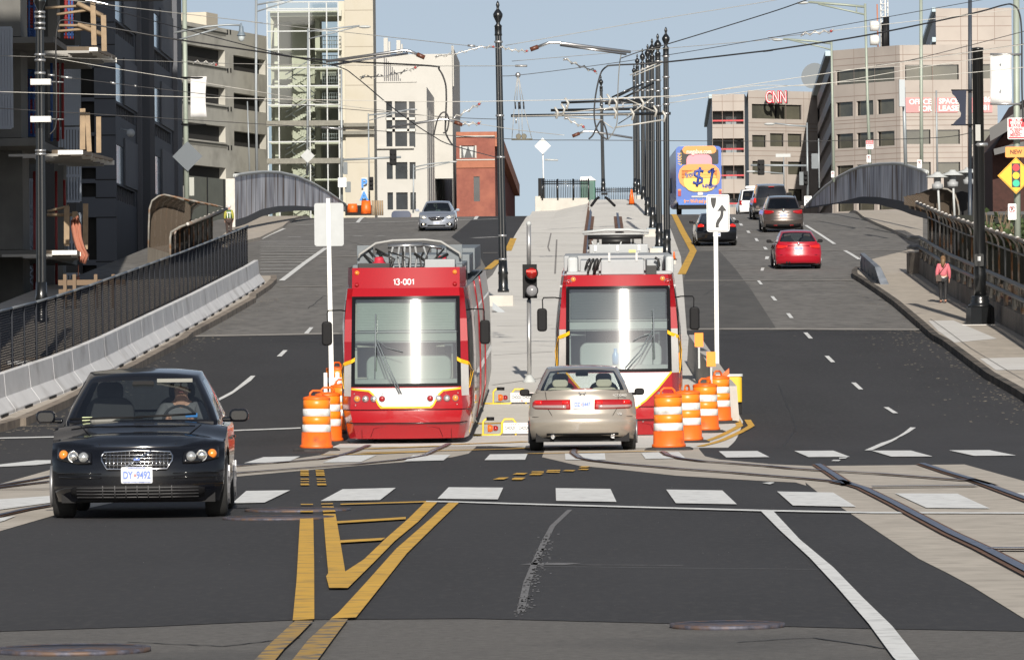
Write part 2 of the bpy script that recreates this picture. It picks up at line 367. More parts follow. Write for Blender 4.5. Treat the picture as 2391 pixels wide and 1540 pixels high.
for t in([(22,1252),(52,1252),(87,1292),(55,1292)],[(165,1408),(200,1408),(235,1452),(200,1452)]):gpoly(b,Q(3,1,*t),.017)
for t in([(2245,1108),(2272,1108),(2302,1145),(2275,1145)],[(2285,990),(2315,990),(2305,1018),(2278,1018)],[(2325,886),(2360,886),(2350,912),(2318,912)],[(2300,800),(2327,800),(2347,824),(2318,824)],[(2222,720),(2247,720),(2264,746),(2237,746)],[(2147,650),(2172,650),(2189,671),(2160,671)],[(2080,584),(2107,584),(2120,604),(2092,604)],[(2020,529),(2042,529),(2054,549),(2030,549)]):gpoly(b,Q(2,1,*t),.017)
gpoly(b,[qr(1168,18),qr(1205,14),qr(1228,15),qr(1205,24)],.017)
for t in([(190,337),(250,280),(290,280),(235,337)],[(440,125),(492,70),(527,70),(482,125)]):gpoly(b,Q(1,2,*t),.017)
gpoly(b,Q(0,2,(1990,730),(2130,655),(2300,515),(2342,514),(2300,560),(2130,680),(1995,750)),.017)
gline(b,Q(3,1,(345,600),(480,685),(610,772)),.16,.017);gline(b,Q(3,1,(705,832),(770,870),(840,914)),.16,.017)
gline(b,[q(1,1,640,808),q(1,1,440,950),q(1,1,235,1108)],.22,.017)
gline(b,Q(1,1,(35,725),(120,685),(250,630)),.3,.017);gline(b,Q(1,1,(930,575),(1030,522),(1140,497)),.2,.017);gline(b,Q(1,1,(2010,545),(2060,505),(2115,474)),.2,.017)
struct(b.build('lane_marking',m_wht))
b=MB()
for y in(750,768,787,803,822,840,865,890,915,940,970,1000,1028):
 gline(b,Q(1,1,(40,y),(min(660,640-(y-805)*1.344),y-2)),.5,.0165)
gline(b,Q(1,1,(390,597),(900,580),(2215,542)),.5,.0165);gline(b,Q(1,1,(1990,716),(2215,707)),.5,.0165)
for t in([(295,708),(410,706)],[(895,698),(975,698)],[(1110,697),(1175,697)]):gline(b,Q(1,1,*t),.5,.0165)
struct(b.build('hatched_marking',m_wht2))
b=MB()
for p in([(1402,172),(1463,172),(1467,400),(1468,662),(1367,668),(1385,480),(1395,300)],[(1405,137),(1465,137),(1462,157),(1402,157)],[(1405,118),(1462,118),(1462,122),(1405,122)],[(1510,165),(1567,165),(1590,300),(1612,438),(1700,380),(1800,283),(1905,190),(1985,110),(2042,110),(1955,200),(1845,292),(1740,400),(1625,515),(1537,515),(1523,460),(1533,445),(1520,300)],[(1503,130),(1558,130),(1567,155),(1508,157)],[(1500,116),(1555,115),(1555,119),(1500,120)],[(2095,112),(2143,112),(2030,222),(1900,352),(1745,550),(1662,655),(1545,660),(1580,632),(1700,500),(1850,330),(1980,215)],[(1590,117),(1990,105),(1990,110),(1590,122)],[(1573,200),(1895,180),(1895,190),(1575,210)],[(1588,290),(1800,278),(1780,290),(1590,302)]):gpoly(b,[ql(*t)for t in p],.021)
for x0 in(405,545):
 for y0,y1 in((1385,1396),(1405,1419),(1424,1437),(1464,1472),(1487,1494),(1510,1525)):
  k=(y0-1385)*.12 if x0>500 else(y0-1385)*.02;gpoly(b,Q(1,2,(x0+k,y0),(x0+75+k*1.4,y0),(x0+82+k*1.4,y1),(x0+3+k,y1)),.021)
for t in([(0,1465),(25,1455),(125,1455),(90,1475),(0,1475)],[(5,1425),(45,1412),(145,1412),(110,1427)],[(155,1430),(185,1415),(292,1415),(260,1430)],[(170,1405),(190,1397),(292,1397),(290,1407)],[(312,1406),(320,1398),(440,1400),(435,1409)],[(315,1394),(330,1384),(445,1383),(440,1393)],[(458,1393),(500,1384),(585,1385),(560,1396)],[(612,1360),(640,1349),(718,1350),(690,1360)],[(600,1381),(640,1372),(710,1373),(690,1383)]):gpoly(b,Q(2,2,*t),.021)
gpoly(b,Q(1,2,(2170,1472),(2230,1455),(2320,1452),(2270,1472)),.021)
for t in([(1000,1187),(1700,1160)],[(960,1222),(2347,1188)],[(600,1242),(850,1240),(1600,1212)],[(1770,1147),(2347,1127)],[(2030,955),(2347,948)]):gline(b,Q(1,2,*t),.35,.021)
for t in([(0,1125),(150,1120)],[(0,1186),(150,1180)],[(150,1232),(1300,1208)],[(1950,932),(2040,932)]):gline(b,Q(2,2,*t),.35,.021)
for t in([(2060,915),(2090,975),(1990,1028),(1780,1115)],[(2160,920),(2195,975),(2010,1070),(1720,1165)]):gline(b,Q(2,2,*t),.13,.021)
gline(b,Q(2,1,(1452,478),(1560,650),(1662,835)),.3,.021);gline(b,Q(2,1,(1662,835),(1610,940),(1555,1050)),.3,.021)
gline(b,Q(1,1,(2360,720),(2310,835)),.3,.021);gline(b,Q(1,1,(2225,920),(2125,1003)),.3,.021)
struct(b.build('yellow_marking',m_yel))
b=MB()
for p in([(1378,670),(1462,670),(1400,735),(1330,800),(1270,875),(1170,875),(1270,770)],[(1545,662),(1625,662),(1560,750),(1470,875),(1350,875),(1440,760)]):gpoly(b,[ql(*t)for t in p],.021)
struct(b.build('yellow_marking',m_yel2))
b=MB()
for pts,w in(([q(1,2,-600,150),q(1,2,0,140),q(1,2,775,125)],.9),([q(2,2,1690,85),q(3,2,0,84),q(3,2,1400,90)],.9),([q(2,1,1480,832),q(2,1,2347,830),q(3,1,1310,828)],.45),([q(2,1,1580,1107),q(2,1,2347,1107),q(3,1,780,1105)],.6),([q(1,1,200,1165),q(1,1,800,1153)],.6),([q(1,1,560,892),q(1,1,960,882)],.8),([q(1,1,2080,853),q(1,1,2215,852)],.5)):
 gline(b,pts,w,.0165)
struct(b.build('road_joint',M('joint_concrete',(.27,.255,.235),.9,var=.15,vs=1)))
RN=[0]
def rail(name,pts,w=.07,groove=.13,mat=None):
 RN[0]+=1;e=RN[0]*.0009;b=MB();gline(b,pts,groove,.0222+e*.25);o=struct(b.build('rail_groove',m_rust));b=MB();gline(b,pts,w,.0275+e);struct(b.build(name,mat or m_rail))
rail('rail',[q(1,2,1770,1140),q(1,2,1640,1200),q(1,2,1540,1250),q(1,2,1300,1290),q(1,2,900,1332),q(1,2,400,1368),q(1,2,0,1398),q(0,2,2130,1416)])
rail('rail',[q(1,2,1030,1155),q(1,2,900,1210),q(1,2,770,1250),q(1,2,600,1280),q(1,2,300,1307),q(1,2,0,1330),q(0,2,2130,1350)])
rail('rail',[q(0,2,470,1440),q(0,2,300,1475),q(0,2,150,1500),q(0,2,-200,1560)]);rail('rail',[q(0,2,470,1490),q(0,2,250,1515),q(0,2,-200,1570)])
rail('rail',[ql(240,124),ql(120,145),ql(0,172),ql(-60,190)]);rail('rail',[ql(240,48),ql(100,50),ql(-60,50)])
rail('rail',Q(2,2,(575,1180),(560,1230),(620,1275),(750,1300),(1000,1328),(1500,1372),(2000,1408),(2347,1438))+Q(3,2,(300,1462),(600,1490),(780,1530))+[qr(1500,15)])
rail('rail',Q(2,2,(1380,1215),(1430,1250),(1550,1280),(1750,1305),(2000,1322),(2347,1350))+Q(3,2,(200,1370),(500,1392),(1000,1420),(1500,1460),(1830,1485)))
rail('rail',[q(3,2,455,1335),q(3,2,600,1430),q(3,2,740,1525)]+[qr(*t)for t in((1530,10),(1640,45),(1780,115),(1900,180),(2050,260),(2200,330),(2391,430),(2600,540))],.085,.17)
rail('rail',[q(3,2,1410,1330),q(3,2,1650,1410),q(3,2,2050,1530)]+[qr(*t)for t in((2150,5),(2391,95),(2600,170))],.085,.17)
rail('rail',[qr(1680,40),qr(2000,37),qr(2170,35)],.25,.3,m_rail);rail('rail',[qr(2230,335),qr(2600,337)],.2,.25)
for(pa,pb,pc,pd)in(((1379,478),(1369,640),(1362,700),(1359,725)),((1437,474),(1451,570),(1458,640),(1462,700))):
 b=MB();gline(b,[pa,pb,pc,pd],.42,.0225);struct(b.build('rail_slot',m_rust))
 b=MB();gline(b,[pa,pb,pc,pd],.12,.03);struct(b.build('rail',m_rail))
b=MB();random.seed(31)
def crack(pts,w=.022):
 out=[]
 for(a_,c_)in zip(pts[:-1],pts[1:]):
  for k in range(8):t=k/8;out.append((a_[0]+(c_[0]-a_[0])*t+random.uniform(-2.2,2.2),a_[1]+(c_[1]-a_[1])*t+random.uniform(-.8,.8)))
 out.append(pts[-1]);gline(b,out,w,.0068)
for pts in([(1820,900),(1860,1000),(1830,1040)],[(1720,1500),(1900,1490),(2100,1520)],[(300,1500),(520,1510),(700,1490)],[(1640,690),(1700,660),(1760,668)],[(1900,700),(2000,690),(2080,705)],[(720,720),(760,690),(860,700)],[(800,560),(860,575),(930,566)]):crack(pts)
struct(b.build('sealed_crack',M('crack_tar',(.017,.017,.018),.7,var=.2)))
def lid(u,v,r,rx=1.):
 g=G(u,v,.02);b=MB();b.lathe([(0.001,.004),(r*.9,.004),(r*.9,.0),(r*.93,0),(r*.93,.006),(r,.006),(r,-.02)],(g.x,g.y,g.z),40);o=b.build('manhole_cover',M('iron_lid',(.085,.085,.11),.6,metal=.3,var=.5,vs=22,grime=((.13,.085,.065),9.,.45,.6)));return o
tag(lid(*ql(340,785),.42),'large rusty manhole cover at the near left corner in worn asphalt','manhole cover')
tag(lid(*ql(1390,135),.55),'iron manhole cover beside the tops of the yellow lines, farther of the pair','manhole cover')
tag(lid(*ql(1300,172),.55),'iron manhole cover beside the tops of the yellow lines, nearer of the pair','manhole cover')
tag(lid(*qr(1005,671),.33),'round manhole cover on the edge between new and worn asphalt','manhole cover')
b=MB()
random.seed(3)
for k in range(150):
 t=random.random();cu=75+(1-t)*95-t*40+random.gauss(0,22);cv=250+t*390
 gpoly(b,[qr(cu,cv),qr(cu+random.uniform(3,14),cv),qr(cu+random.uniform(3,14),cv+4),qr(cu-2,cv+4)],.0075)
gline(b,[qr(80,392),qr(290,394)],.35,.0075);gline(b,[qr(290,398),qr(800,400)],.07,.0075);gline(b,[qr(100,405),qr(1420,419)],.04,.0075)
gline(b,[qr(270,140),qr(190,215),qr(150,290),qr(110,380),qr(70,480),qr(40,620)],.05,.0075)
struct(b.build('road_scuff',M('chalky_scuff',(.14,.14,.145),.9,var=.4,vs=9)))
b=MB()
for k in range(170):
 c,r=random.choice(((0,0),(1,0)));x,y=random.uniform(0,2391),random.uniform(-150,620)
 p=ql(x,y)if c==0 else qr(x,y);e=random.uniform(.3,1.1);gpoly(b,[(p[0],p[1]),(p[0]+e*1.6,p[1]),(p[0]+e*1.6,p[1]+e*.5),(p[0],p[1]+e*.5)],.0225)
o=b.build('litter',M('pale_grit',(.32,.3,.27),.9,var=.3,vs=1));tag(o,'tiny pale grit and specks scattered on the asphalt','grit',kind='stuff')
def lerp_list(L,x):
 if x<=L[0][0]:return L[0][1]
 for(a,b),(c,d)in zip(L[:-1],L[1:]):
  if x<=c:return b+(d-b)*(x-a)/(c-a)if c>a else d
 return L[-1][1]
def smooth_list(L,x):
 if x<=L[0][0]:return L[0][1]
 for(a,b),(c,d)in zip(L[:-1],L[1:]):
  if x<=c:
   t=(x-a)/(c-a)if c>a else 1;t=t*t*(3-2*t);return b+(d-b)*t
 return L[-1][1]
def glass_mat(name,tint=(.55,.62,.6),rough=.02,refl=1.0,base=.05,streak=0.):
 m=bpy.data.materials.new(name);m.use_nodes=True;nt=m.node_tree;N=nt.nodes;L=nt.links
 N.remove(N['Principled BSDF']);out=N['Material Output']
 tr=N.new('ShaderNodeBsdfTransparent');tr.inputs[0].default_value=(*tint,1)
 gl=N.new('ShaderNodeBsdfGlossy');gl.inputs['Roughness'].default_value=rough;gl.inputs[0].default_value=(.95,.97,1,1)
 fr=N.new('ShaderNodeFresnel');ge=N.new('ShaderNodeNewGeometry');mi_=N.new('ShaderNodeMath');mi_.operation='MULTIPLY_ADD';mi_.inputs[1].default_value=1/1.5-1.5;mi_.inputs[2].default_value=1.5;L.new(ge.outputs['Backfacing'],mi_.inputs[0]);L.new(mi_.outputs[0],fr.inputs[0])
 mu=N.new('ShaderNodeMath');mu.operation='MULTIPLY_ADD';mu.inputs[1].default_value=refl;mu.inputs[2].default_value=base;mu.use_clamp=True
 L.new(fr.outputs[0],mu.inputs[0]);mx=N.new('ShaderNodeMixShader');L.new(mu.outputs[0],mx.inputs[0]);L.new(tr.outputs[0],mx.inputs[1]);last=gl
 if streak:
  g2=N.new('ShaderNodeBsdfGlossy');g2 .inputs['Roughness'].default_value=streak;g2 .inputs[0].default_value=(1,1,1,1);g2 .inputs['Anisotropy'].default_value=.6;tg=N.new('ShaderNodeCombineXYZ');tg.inputs[0].default_value=1.;L.new(tg.outputs[0],g2 .inputs['Tangent'])
  m2=N.new('ShaderNodeMixShader');m2 .inputs[0].default_value=.22;L.new(gl.outputs[0],m2 .inputs[1]);L.new(g2 .outputs[0],m2 .inputs[2]);last=m2
 L.new(last.outputs[0],mx.inputs[2]);L.new(mx.outputs[0],out.inputs[0]);MATS[name]=m;return m
m_glass=glass_mat('car_glass',(.68,.73,.73),refl=1.1,base=.05)
m_glassdk=glass_mat('tinted_glass',(.05,.055,.06),refl=1.2,base=.05)
m_tram_glass=glass_mat('tram_glass',(.60,.66,.63),.015,1.1,.06,streak=.11)
m_tyre=M('tyre_rubber',(.018,.018,.018),.85,var=.3,vs=30)
m_rim=M('alloy_rim',(.28,.28,.29),.45,metal=.6)
m_blk=M('black_trim',(.010,.010,.011),.55,spec=.15)
m_gloss=M('gloss_black',(.006,.006,.007),.12,coat=.6)
m_chrome=M('chrome',(.75,.75,.76),.12,metal=1.)
m_plate=M('plate_white',(.52,.54,.57),.6,spec=.2)
m_pblue=M('plate_blue',(.12,.2,.55),.5);m_pred=M('plate_red',(.6,.12,.12),.5)
m_int=M('dark_upholstery',(.03,.03,.033),.9);m_tan=M('cream_leather',(.36,.33,.26),.6)
m_lens=M('clear_lens',(.62,.63,.62),.12,metal=.7,coat=.8);m_amber=M('amber_lens',(.75,.22,.03),.2,coat=.8)
m_redl=M('red_lens',(.30,.006,.008),.15,coat=1.,emit=.0);m_bulb=M('lamp_reflector',(.85,.84,.8),.1,metal=.9,coat=1.)
m_lit=M('lit_headlamp',(1.,.9,.7),.4,emit=1.6)
def paint(n,c,metal=.25,rough=.32):return M(n,c,rough,metal=metal,coat=1.)
def wheel(par,x,y,r,w=.21,side=1,rim=m_rim):
 b=MB();pr=[(r*.62,-w/2),(r*.9,-w/2),(r*.985,-w*.38),(r,-w*.2),(r,w*.2),(r*.985,w*.38),(r*.9,w/2),(r*.62,w/2)]
 b.lathe(pr,(x,y,r),28,'X');o=b.build('wheel',m_tyre,par,local=True);b=MB();c=x+side*(w/2+.002)
 b.lathe([(r*.62,-.03),(r*.64,.0),(r*.60,.006)],(c,y,r),24,'X')
 for k in range(5):
  t=2*math.pi*k/5;b.box((c+side*.012,y+math.cos(t)*r*.33,r+math.sin(t)*r*.33),(.02,.07,r*.5),rx=t-math.pi/2)
 b.build('rim',rim,o,local=True)
class Car:
 """local space: nose towards -Y, wheels on z = 0"""
 def __init__(s,name,label,cat,loc,rz,K,group=None,rx=0.):
  s.K=K;s.t=thing(name,label,cat,loc,rz,rx,group=group);s.L=K['L'];s.W=K['W']/2
  for sy,ya in((-1,K['fa']),(1,K['ra'])):
   for sx in(-1,1):wheel(s.t,sx*(s.W-.125),ya,K['R'],.22,sx,K.get('rim',m_rim))
  s.lower();s.cabin()
 def hw(s,y,z):
  K=s.K;return s.W*lerp_list(K['plan'],y)*smooth_list(K['side'],z)
 def yf(s,x,z):K=s.K;return-s.L/2+smooth_list(K['fprof'],z)+K['kf']*abs(min(1.2,abs(x)/s.W))**2.6
 def yr(s,x,z):K=s.K;return s.L/2-smooth_list(K['rprof'],z)-K['kr']*abs(min(1.2,abs(x)/s.W))**2.6
 def pt(s,a,bb,c):
  K=s.K;z=.2+c*.5
  for _ in range(3):
   xa=a*s.W*.98;y0=s.yf(xa,z);y1=s.yr(xa,z);y=y0+bb*(y1-y0)
   zb=lerp_list(K['sill'],y);R=K['R'];ra=R+.055
   for ya in(K['fa'],K['ra']):
    d=abs(y-ya)
    if d<ra:zb=max(zb,R+math.sqrt(ra*ra-d*d))
   zt=smooth_list(K['deck'],y)-K.get('crown',.05)*abs(a)**3.2
   z=zb+c*(zt-zb)
  w=s.hw(y,z);return Vector((a*w,y,z))
 def lower(s):
  K=s.K;na,nb,nc=14,84,14;b=MB();A=[-math.cos(math.pi*i/na)*.35+(2*i/na-1)*.65 for i in range(na+1)]
  cl=[0,.06,.14,.22,.3,.38,.46,.54,.62,.7,.78,.86,.93,.97,1.];f=s.pt
  b.grid(lambda i,j:f(A[i],0,cl[j]),na,nc);b.grid(lambda i,j:f(A[i],1,cl[j]),na,nc)
  b.grid(lambda i,j:f(A[i],j/nb,1),na,nb);b.mi=1;b.grid(lambda i,j:f(A[i],j/nb,0),na,nb);b.mi=0
  for sg in(-1,1):b.grid(lambda i,j:f(sg,i/nb,cl[j]),nb,nc)
  o=b.build('body',[K['paint'],m_blk],s.t,local=True,merge=True)
  o.data.set_sharp_from_angle(angle=R_(50));s.body=o
  b=MB();b.bx(-s.W*.86,s.W*.86,-s.L/2+.3,s.L/2-.3,.16,.34);b.build('underbody',m_blk,s.t,local=True)
 def gpt(s,a,bb,c):
  K=s.K;G_=K['cab']
  cy,rf,rr,rb,wb,wt,zb0,zb1,zr=G_
  p=K.get('gp',1.12)
  y0=cy+(rf-cy)*c**p+K.get('gcf',.16)*abs(a)**2.2*(1-.3*c);y1=rb+(rr-rb)*c**p-K.get('gcr',.12)*abs(a)**2.2*(1-.3*c)
  y=y0+bb*(y1-y0);zb=zb0+(zb1-zb0)*bb
  z=zb+c*(zr-zb)-(.035*abs(a)**2.5+.05*(2*bb-1)**2*K.get('arc',1))*c
  w=wb+(wt-wb)*c**1.25;w*=1-.05*abs(2*bb-1)**3
  return Vector((a*w,y,z))
 def cabin(s):
  K=s.K;AL=[-1,-.93,-.9,-.6,-.3,0,.3,.6,.9,.93,1];CL=[-.12,.03,.07,.3,.5,.7,.86,.93,1.0]
  BL=K.get('bl',[0,.04,.1,.3,.47,.5,.7,.86,.9,.97,1]);sidew=K.get('sw',(2,3,5,6));g=s.gpt
  cab=MB();tr=MB();ws=MB();rw=MB();sw=MB()
  def cell(mb,P_):mb.add(P_,[(0,1,2,3)],True)
  gc=lambda a,bb,c:g(a,bb,max(c,0))+Vector((0,0,min(0,c)*.4))
  for end,glass in((0,ws),(1,rw)):
   for i in range(len(AL)-1):
    for j in range(len(CL)-1):
     p4=[gc(AL[i],end,CL[j]),gc(AL[i+1],end,CL[j]),gc(AL[i+1],end,CL[j+1]),gc(AL[i],end,CL[j+1])]
     ina=2<=i<=7;inc=2<=j<=5;bda=1<=i<=8;bdc=1<=j<=6
     if ina and inc:cell(glass,p4)
     elif bda and bdc:cell(tr,p4)
     elif j==7 and True:cell(cab,p4)
     else:cell(cab,p4)
  for sg in(-1,1):
   sw=MB()
   for i in range(len(BL)-1):
    for j in range(len(CL)-1):
     p4=[gc(sg,BL[i],CL[j]),gc(sg,BL[i+1],CL[j]),gc(sg,BL[i+1],CL[j+1]),gc(sg,BL[i],CL[j+1])]
     if i in sidew and 2<=j<=5:cell(sw,p4)
     elif sidew[0]<=i<=sidew[-1]and 1<=j<=5:cell(tr,p4)
     else:cell(cab,p4)
   sw.build('side_window',K.get('sglass',K.get('glass',m_glass)),s.t,local=True,merge=True)
  for i in range(len(AL)-1):
   for j in range(len(BL)-1):cell(cab,[g(AL[i],BL[j],1),g(AL[i+1],BL[j],1),g(AL[i+1],BL[j+1],1),g(AL[i],BL[j+1],1)])
  o=cab.build('roof',K['paint'],s.t,local=True,merge=True);o.data.set_sharp_from_angle(angle=R_(55))
  tr.build('window_trim',m_gloss,s.t,local=True,merge=True)
  ws.build('windshield',K.get('glass',m_glass),s.t,local=True,merge=True);rw.build('rear_window',K.get('rglass',K.get('glass',m_glass)),s.t,local=True,merge=True)
 def patch(s,name,mat,rear,x0,x1,top,bot,off=.008,n=8,m=4,par=None,sk=.03):
  """piece of trim following the nose or the tail: top, bot are height lists over x"""
  b=MB();sg=1 if rear else-1;fy=s.yr if rear else s.yf
  def f(i,j,o=off):
   x=x0+(x1-x0)*i/n;zt=lerp_list(top,x);zb=lerp_list(bot,x);z=zb+(zt-zb)*j/m;return Vector((x,fy(x,z)+sg*o,z))
  b.grid(f,n,m)
  ring=[(i,0)for i in range(n+1)]+[(n,j)for j in range(1,m+1)]+[(i,m)for i in range(n-1,-1,-1)]+[(0,j)for j in range(m-1,0,-1)]
  b.add([f(*r)for r in ring]+[f(r[0],r[1],off-sk)for r in ring],[(k,(k+1)%len(ring),len(ring)+(k+1)%len(ring),len(ring)+k)for k in range(len(ring))],False)
  return b.build(name,mat,par or s.t,local=True,merge=True)
 def rect(s,name,mat,rear,x0,x1,z0,z1,off=.008,**k):return s.patch(name,mat,rear,x0,x1,[(x0,z1)],[(x0,z0)],off,**k)
 def mirror(s,z,y,ext=.16,h=.13,mat=None):
  for sx in(-1,1):
   b=MB();b.rbox((sx*(s.W+ext*.55),y,z),(ext*1.15,.1,h),.05,3,'Y');b.box((sx*(s.W-.02),y+.01,z-h*.3),(.12,.04,.05))
   b.build('mirror',mat or s.K['paint'],s.t,local=True,bevel=.04)
 def seats(s,z,y,mats,heads=True,xs=(-.37,.37),hz=.2):
  for x in xs:
   b=MB();b.rbox((x,y,z-.16),(.5,.16,.62),.16,4,'Y');b.rbox((x,y,z+hz),(.27,.11,.19),.07,4,'Y');b.build('seat',mats,s.t,local=True,bevel=.02)
 def dash(s,y,z,mat=m_int):
  b=MB();b.bx(-s.W*.82,s.W*.82,y,y+.5,z-.12,z-.02);b.build('dashboard',mat,s.t,local=True)
 def plate(s,rear,z,txt,w=.305,h=.155,off=.02):
  y=(s.yr(0,z)if rear else s.yf(0,z));sg=1 if rear else-1;b=MB();b.rbox((0,y+sg*off,z),(w,.012,h),.015,3,'Y');p=b.build('license_plate',m_plate,s.t,local=True)
  rz=math.pi if rear else 0;yy=y+sg*(off+.009)
  text('plate_text',txt,h*.62,m_pblue,p,(0,yy,z-.002),rz,width=w*.86,bold=.0015)
  return p,yy
pk=M('black_car_paint',(.0035,.004,.006),.12,coat=.5,spec=.4)
K=dict(L=4.47,W=1.77,R=.31,fa=-1.36,ra=1.28,kf=.34,kr=.22,paint=pk,crown=.07,plan=[(-2.24,.90),(-1.9,.965),(-1.2,1),(1.3,1),(2.24,.9)],side=[(.15,.93),(.35,.985),(.6,1),(.82,.985),(1.0,.93)],sill=[(-2.2,.19),(-1.9,.17),(1.9,.17),(2.2,.3)],deck=[(-2.3,.64),(-2.12,.69),(-1.7,.80),(-1.02,.93),(0,.93),(1.4,.99),(2.05,1.0),(2.25,.9)],fprof=[(.15,.10),(.30,.0),(.46,.0),(.56,.03),(.68,.13),(.8,.25)],rprof=[(.2,.08),(.5,0),(.75,.05),(1.0,.1)],cab=(-1.13,-.36,.95,1.66,.80,.575,.90,.98,1.43))
v=Car('black_sedan','black sedan facing us in the foreground with a sunglassed driver at the wheel','car',(-3.78,50.7+2.23,0),-.012+.042,K)
def outline(name,c,pts,fy,off,mat,r=.012,closed=True,par=None):
 b=MB();P_=[Vector((x,fy(x,z)-off,z))for x,z in pts]
 if closed:P_.append(P_[0])
 b.tube(P_,r,6);return b.build(name,mat,par or c.t,local=True)
g=v.patch('grille',m_blk,False,-.345,.345,[(-.345,.595),(-.32,.635),(0,.65),(.32,.635),(.345,.595)],[(-.345,.56),(-.29,.485),(.29,.485),(.345,.56)],.012,12,4)
outline('chrome_surround',v,[(-.35,.60),(-.325,.64),(0,.655),(.325,.64),(.35,.60),(.345,.56),(.295,.482),(0,.478),(-.295,.482),(-.345,.56)],v.yf,.025,m_chrome,.010,par=g)
b=MB()
for k in range(1,5):z=.485+k*.032;b.tube([Vector((x,v.yf(x,z)-.02,z))for x in(-.31-.008*k,-.15,0,.15,.31+.008*k)],.0035,5)
for k in range(-8,9):x=k*.038;b.tube([Vector((x,v.yf(x,z)-.02,z))for z in(.487,.56,.64)],.0035,5)
b.tube([Vector((-.12,v.yf(0,.5)-.03,.495)),Vector((.14,v.yf(0,.64)-.03,.648))],.011,6)
b.build('grille_bars',m_chrome,g,local=True)
b=MB();b.lathe([(.001,-.015),(.032,-.012),(.034,.0),(.03,.01)],(0,v.yf(0,.57)-.04,.572),20,'Y');b.build('emblem',m_chrome,g,local=True)
b=MB();b.bx(-.03,.03,v.yf(0,.57)-.062,v.yf(0,.57)-.055,.563,.581);b.build('emblem_band',m_pblue,g,local=True)
p,yy=v.plate(False,.425,'DY  9492',.31,.155,.035)
b=MB();b.bx(-.028,-.004,yy-.006,yy+.004,.428,.433);b.bx(-.028,-.004,yy-.006,yy+.004,.416,.421);b.build('plate_bars',m_pred,p,local=True)
text('plate_text','WASHINGTON, DC',.018,m_pblue,p,(0,yy,.492),width=.17);text('plate_text','TAXATION WITHOUT REPRESENTATION',.014,m_pblue,p,(0,yy,.358),width=.27)
lin=v.patch('lower_intake',m_blk,False,-.66,.66,[(-.66,.30),(-.6,.325),(0,.335),(.6,.325),(.66,.30)],[(-.66,.25),(-.55,.20),(0,.185),(.55,.20),(.66,.25)],.006,12,4)
b=MB()
for z in(.215,.245,.275,.305):b.tube([Vector((x,v.yf(x,z)-.012,z))for x in(-.6,-.34,0,.34,.6)],.006,5)
for x in(-.34,-.22,-.11,0,.11,.22,.34):b.tube([Vector((x,v.yf(x,z)-.014,z))for z in(.195,.25,.325)],.007,5)
b.build('intake_bars',M('dull_black_plastic',(.05,.05,.052),.5),lin,local=True)
for sx in(-1,1):
 xs=sorted((sx*.455,sx*.80));inner_lo=.545;tp=[(.455,.635),(.6,.665),(.8,.685)];bt=[(.455,.53),(.6,.53),(.8,.575)]
 mir=lambda L_:sorted([(sx*x,z)for x,z in L_])
 h=v.patch('headlight',m_gloss,False,xs[0],xs[1],mir(tp),mir(bt),.006,10,4)
 for(x,z,r,mt,nm)in((.53,.592,.05,m_lens,'lens'),(.635,.600,.05,m_bulb,'lens'),(.735,.615,.046,m_amber,'turn_signal')):
  b=MB();y=v.yf(sx*x,z);b.lathe([(r,.03),(r*1.02,-.005),(r*.8,-.028),(r*.4,-.04),(.001,-.043)],(sx*x,y-.008,z),18,'Y');b.build(nm,mt,h,local=True)
  if mt is m_bulb:b=MB();b.lathe([(r*1.12,.02),(r*1.12,-.02),(r*1.0,-.024),(r*.98,.0)],(sx*x,y-.006,z),18,'Y');b.build('lens_ring',m_chrome,h,local=True)
 b=MB();b.tube([Vector((sx*x,v.yf(x,.44)-.004,.44+.02*(x-.45)))for x in(.36,.6,.8)],.006,5);b.tube([Vector((sx*x,v.yf(x,.40)-.004,.40+.02*(x-.45)))for x in(.36,.6,.78)],.005,5);b.build('bumper_strip',m_gloss,v.t,local=True)
v.mirror(.965,-.80,.17,.125)
b=MB()
for pts in([(-.72,-1.13,.945),(-.3,-1.2,.955),(.02,-1.2,.955)],[(-.05,-1.2,.96),(.3,-1.17,.975),(.55,-1.08,.985)]):b.tube([Vector(p)for p in pts],.011,5)
b.build('wiper',m_blk,v.t,local=True)
b=MB()
for sx in(-1,1):b.tube([v.pt(sx*a,bb,1)+Vector((0,0,.001))for a,bb in((.45,.012),(.58,.08),(.70,.16),(.80,.235))],.0045,4)
b.build('hood_seam',m_blk,v.t,local=True)
v.seats(1.0,.15,m_int);v.dash(-1.05,.93)
b=MB();b.rbox((-.37,-.93,.935),(.32,.3,.05),.1,4,'Z');b.build('dash_top',M('dash_pad',(.2,.2,.185),.8),v.t,local=True)
b=MB();b.box((-.55,-1.0,.945),(.1,.01,.045),rx=R_(-45));b.build('window_sticker',M('yellow_sticker',(.6,.66,.4),.7),v.t,local=True)
b=MB();b.box((.50,-.90,.97),(.12,.008,.05),rx=R_(-45));b.build('window_sticker',M('blue_sticker',(.05,.25,.65),.7),v.t,local=True)
b=MB();b.bx(.14,.50,-.52,-.50,1.29,1.325);b.build('sun_visor',M('visor_cream',(.22,.22,.2),.8),v.t,local=True)
b=MB();b.rbox((0,-.52,1.27),(.22,.06,.07),.02,3,'Y');b.build('rear_view_mirror',m_blk,v.t,local=True)
b=MB();ring=[Vector((.37+.17*math.cos(t),-.62+.07*math.sin(t),.91+.15*math.sin(t)))for t in[2*math.pi*k/24 for k in range(25)]];b.tube(ring,.014,7);b.box((.37,-.62,.91),(.3,.03,.03));b.build('steering_wheel',m_int,v.t,local=True)
for sx in(-1,1):
 for yy_ in(-.15,.85):b=MB();b.box((sx*.885,yy_,.74),(.03,.16,.025));b.build('door_handle',pk,v.t,local=True)
VOL=v;v.t.scale=(1,1,1.045)
pc=paint('champagne_paint',(.37,.335,.285),.45,.33)
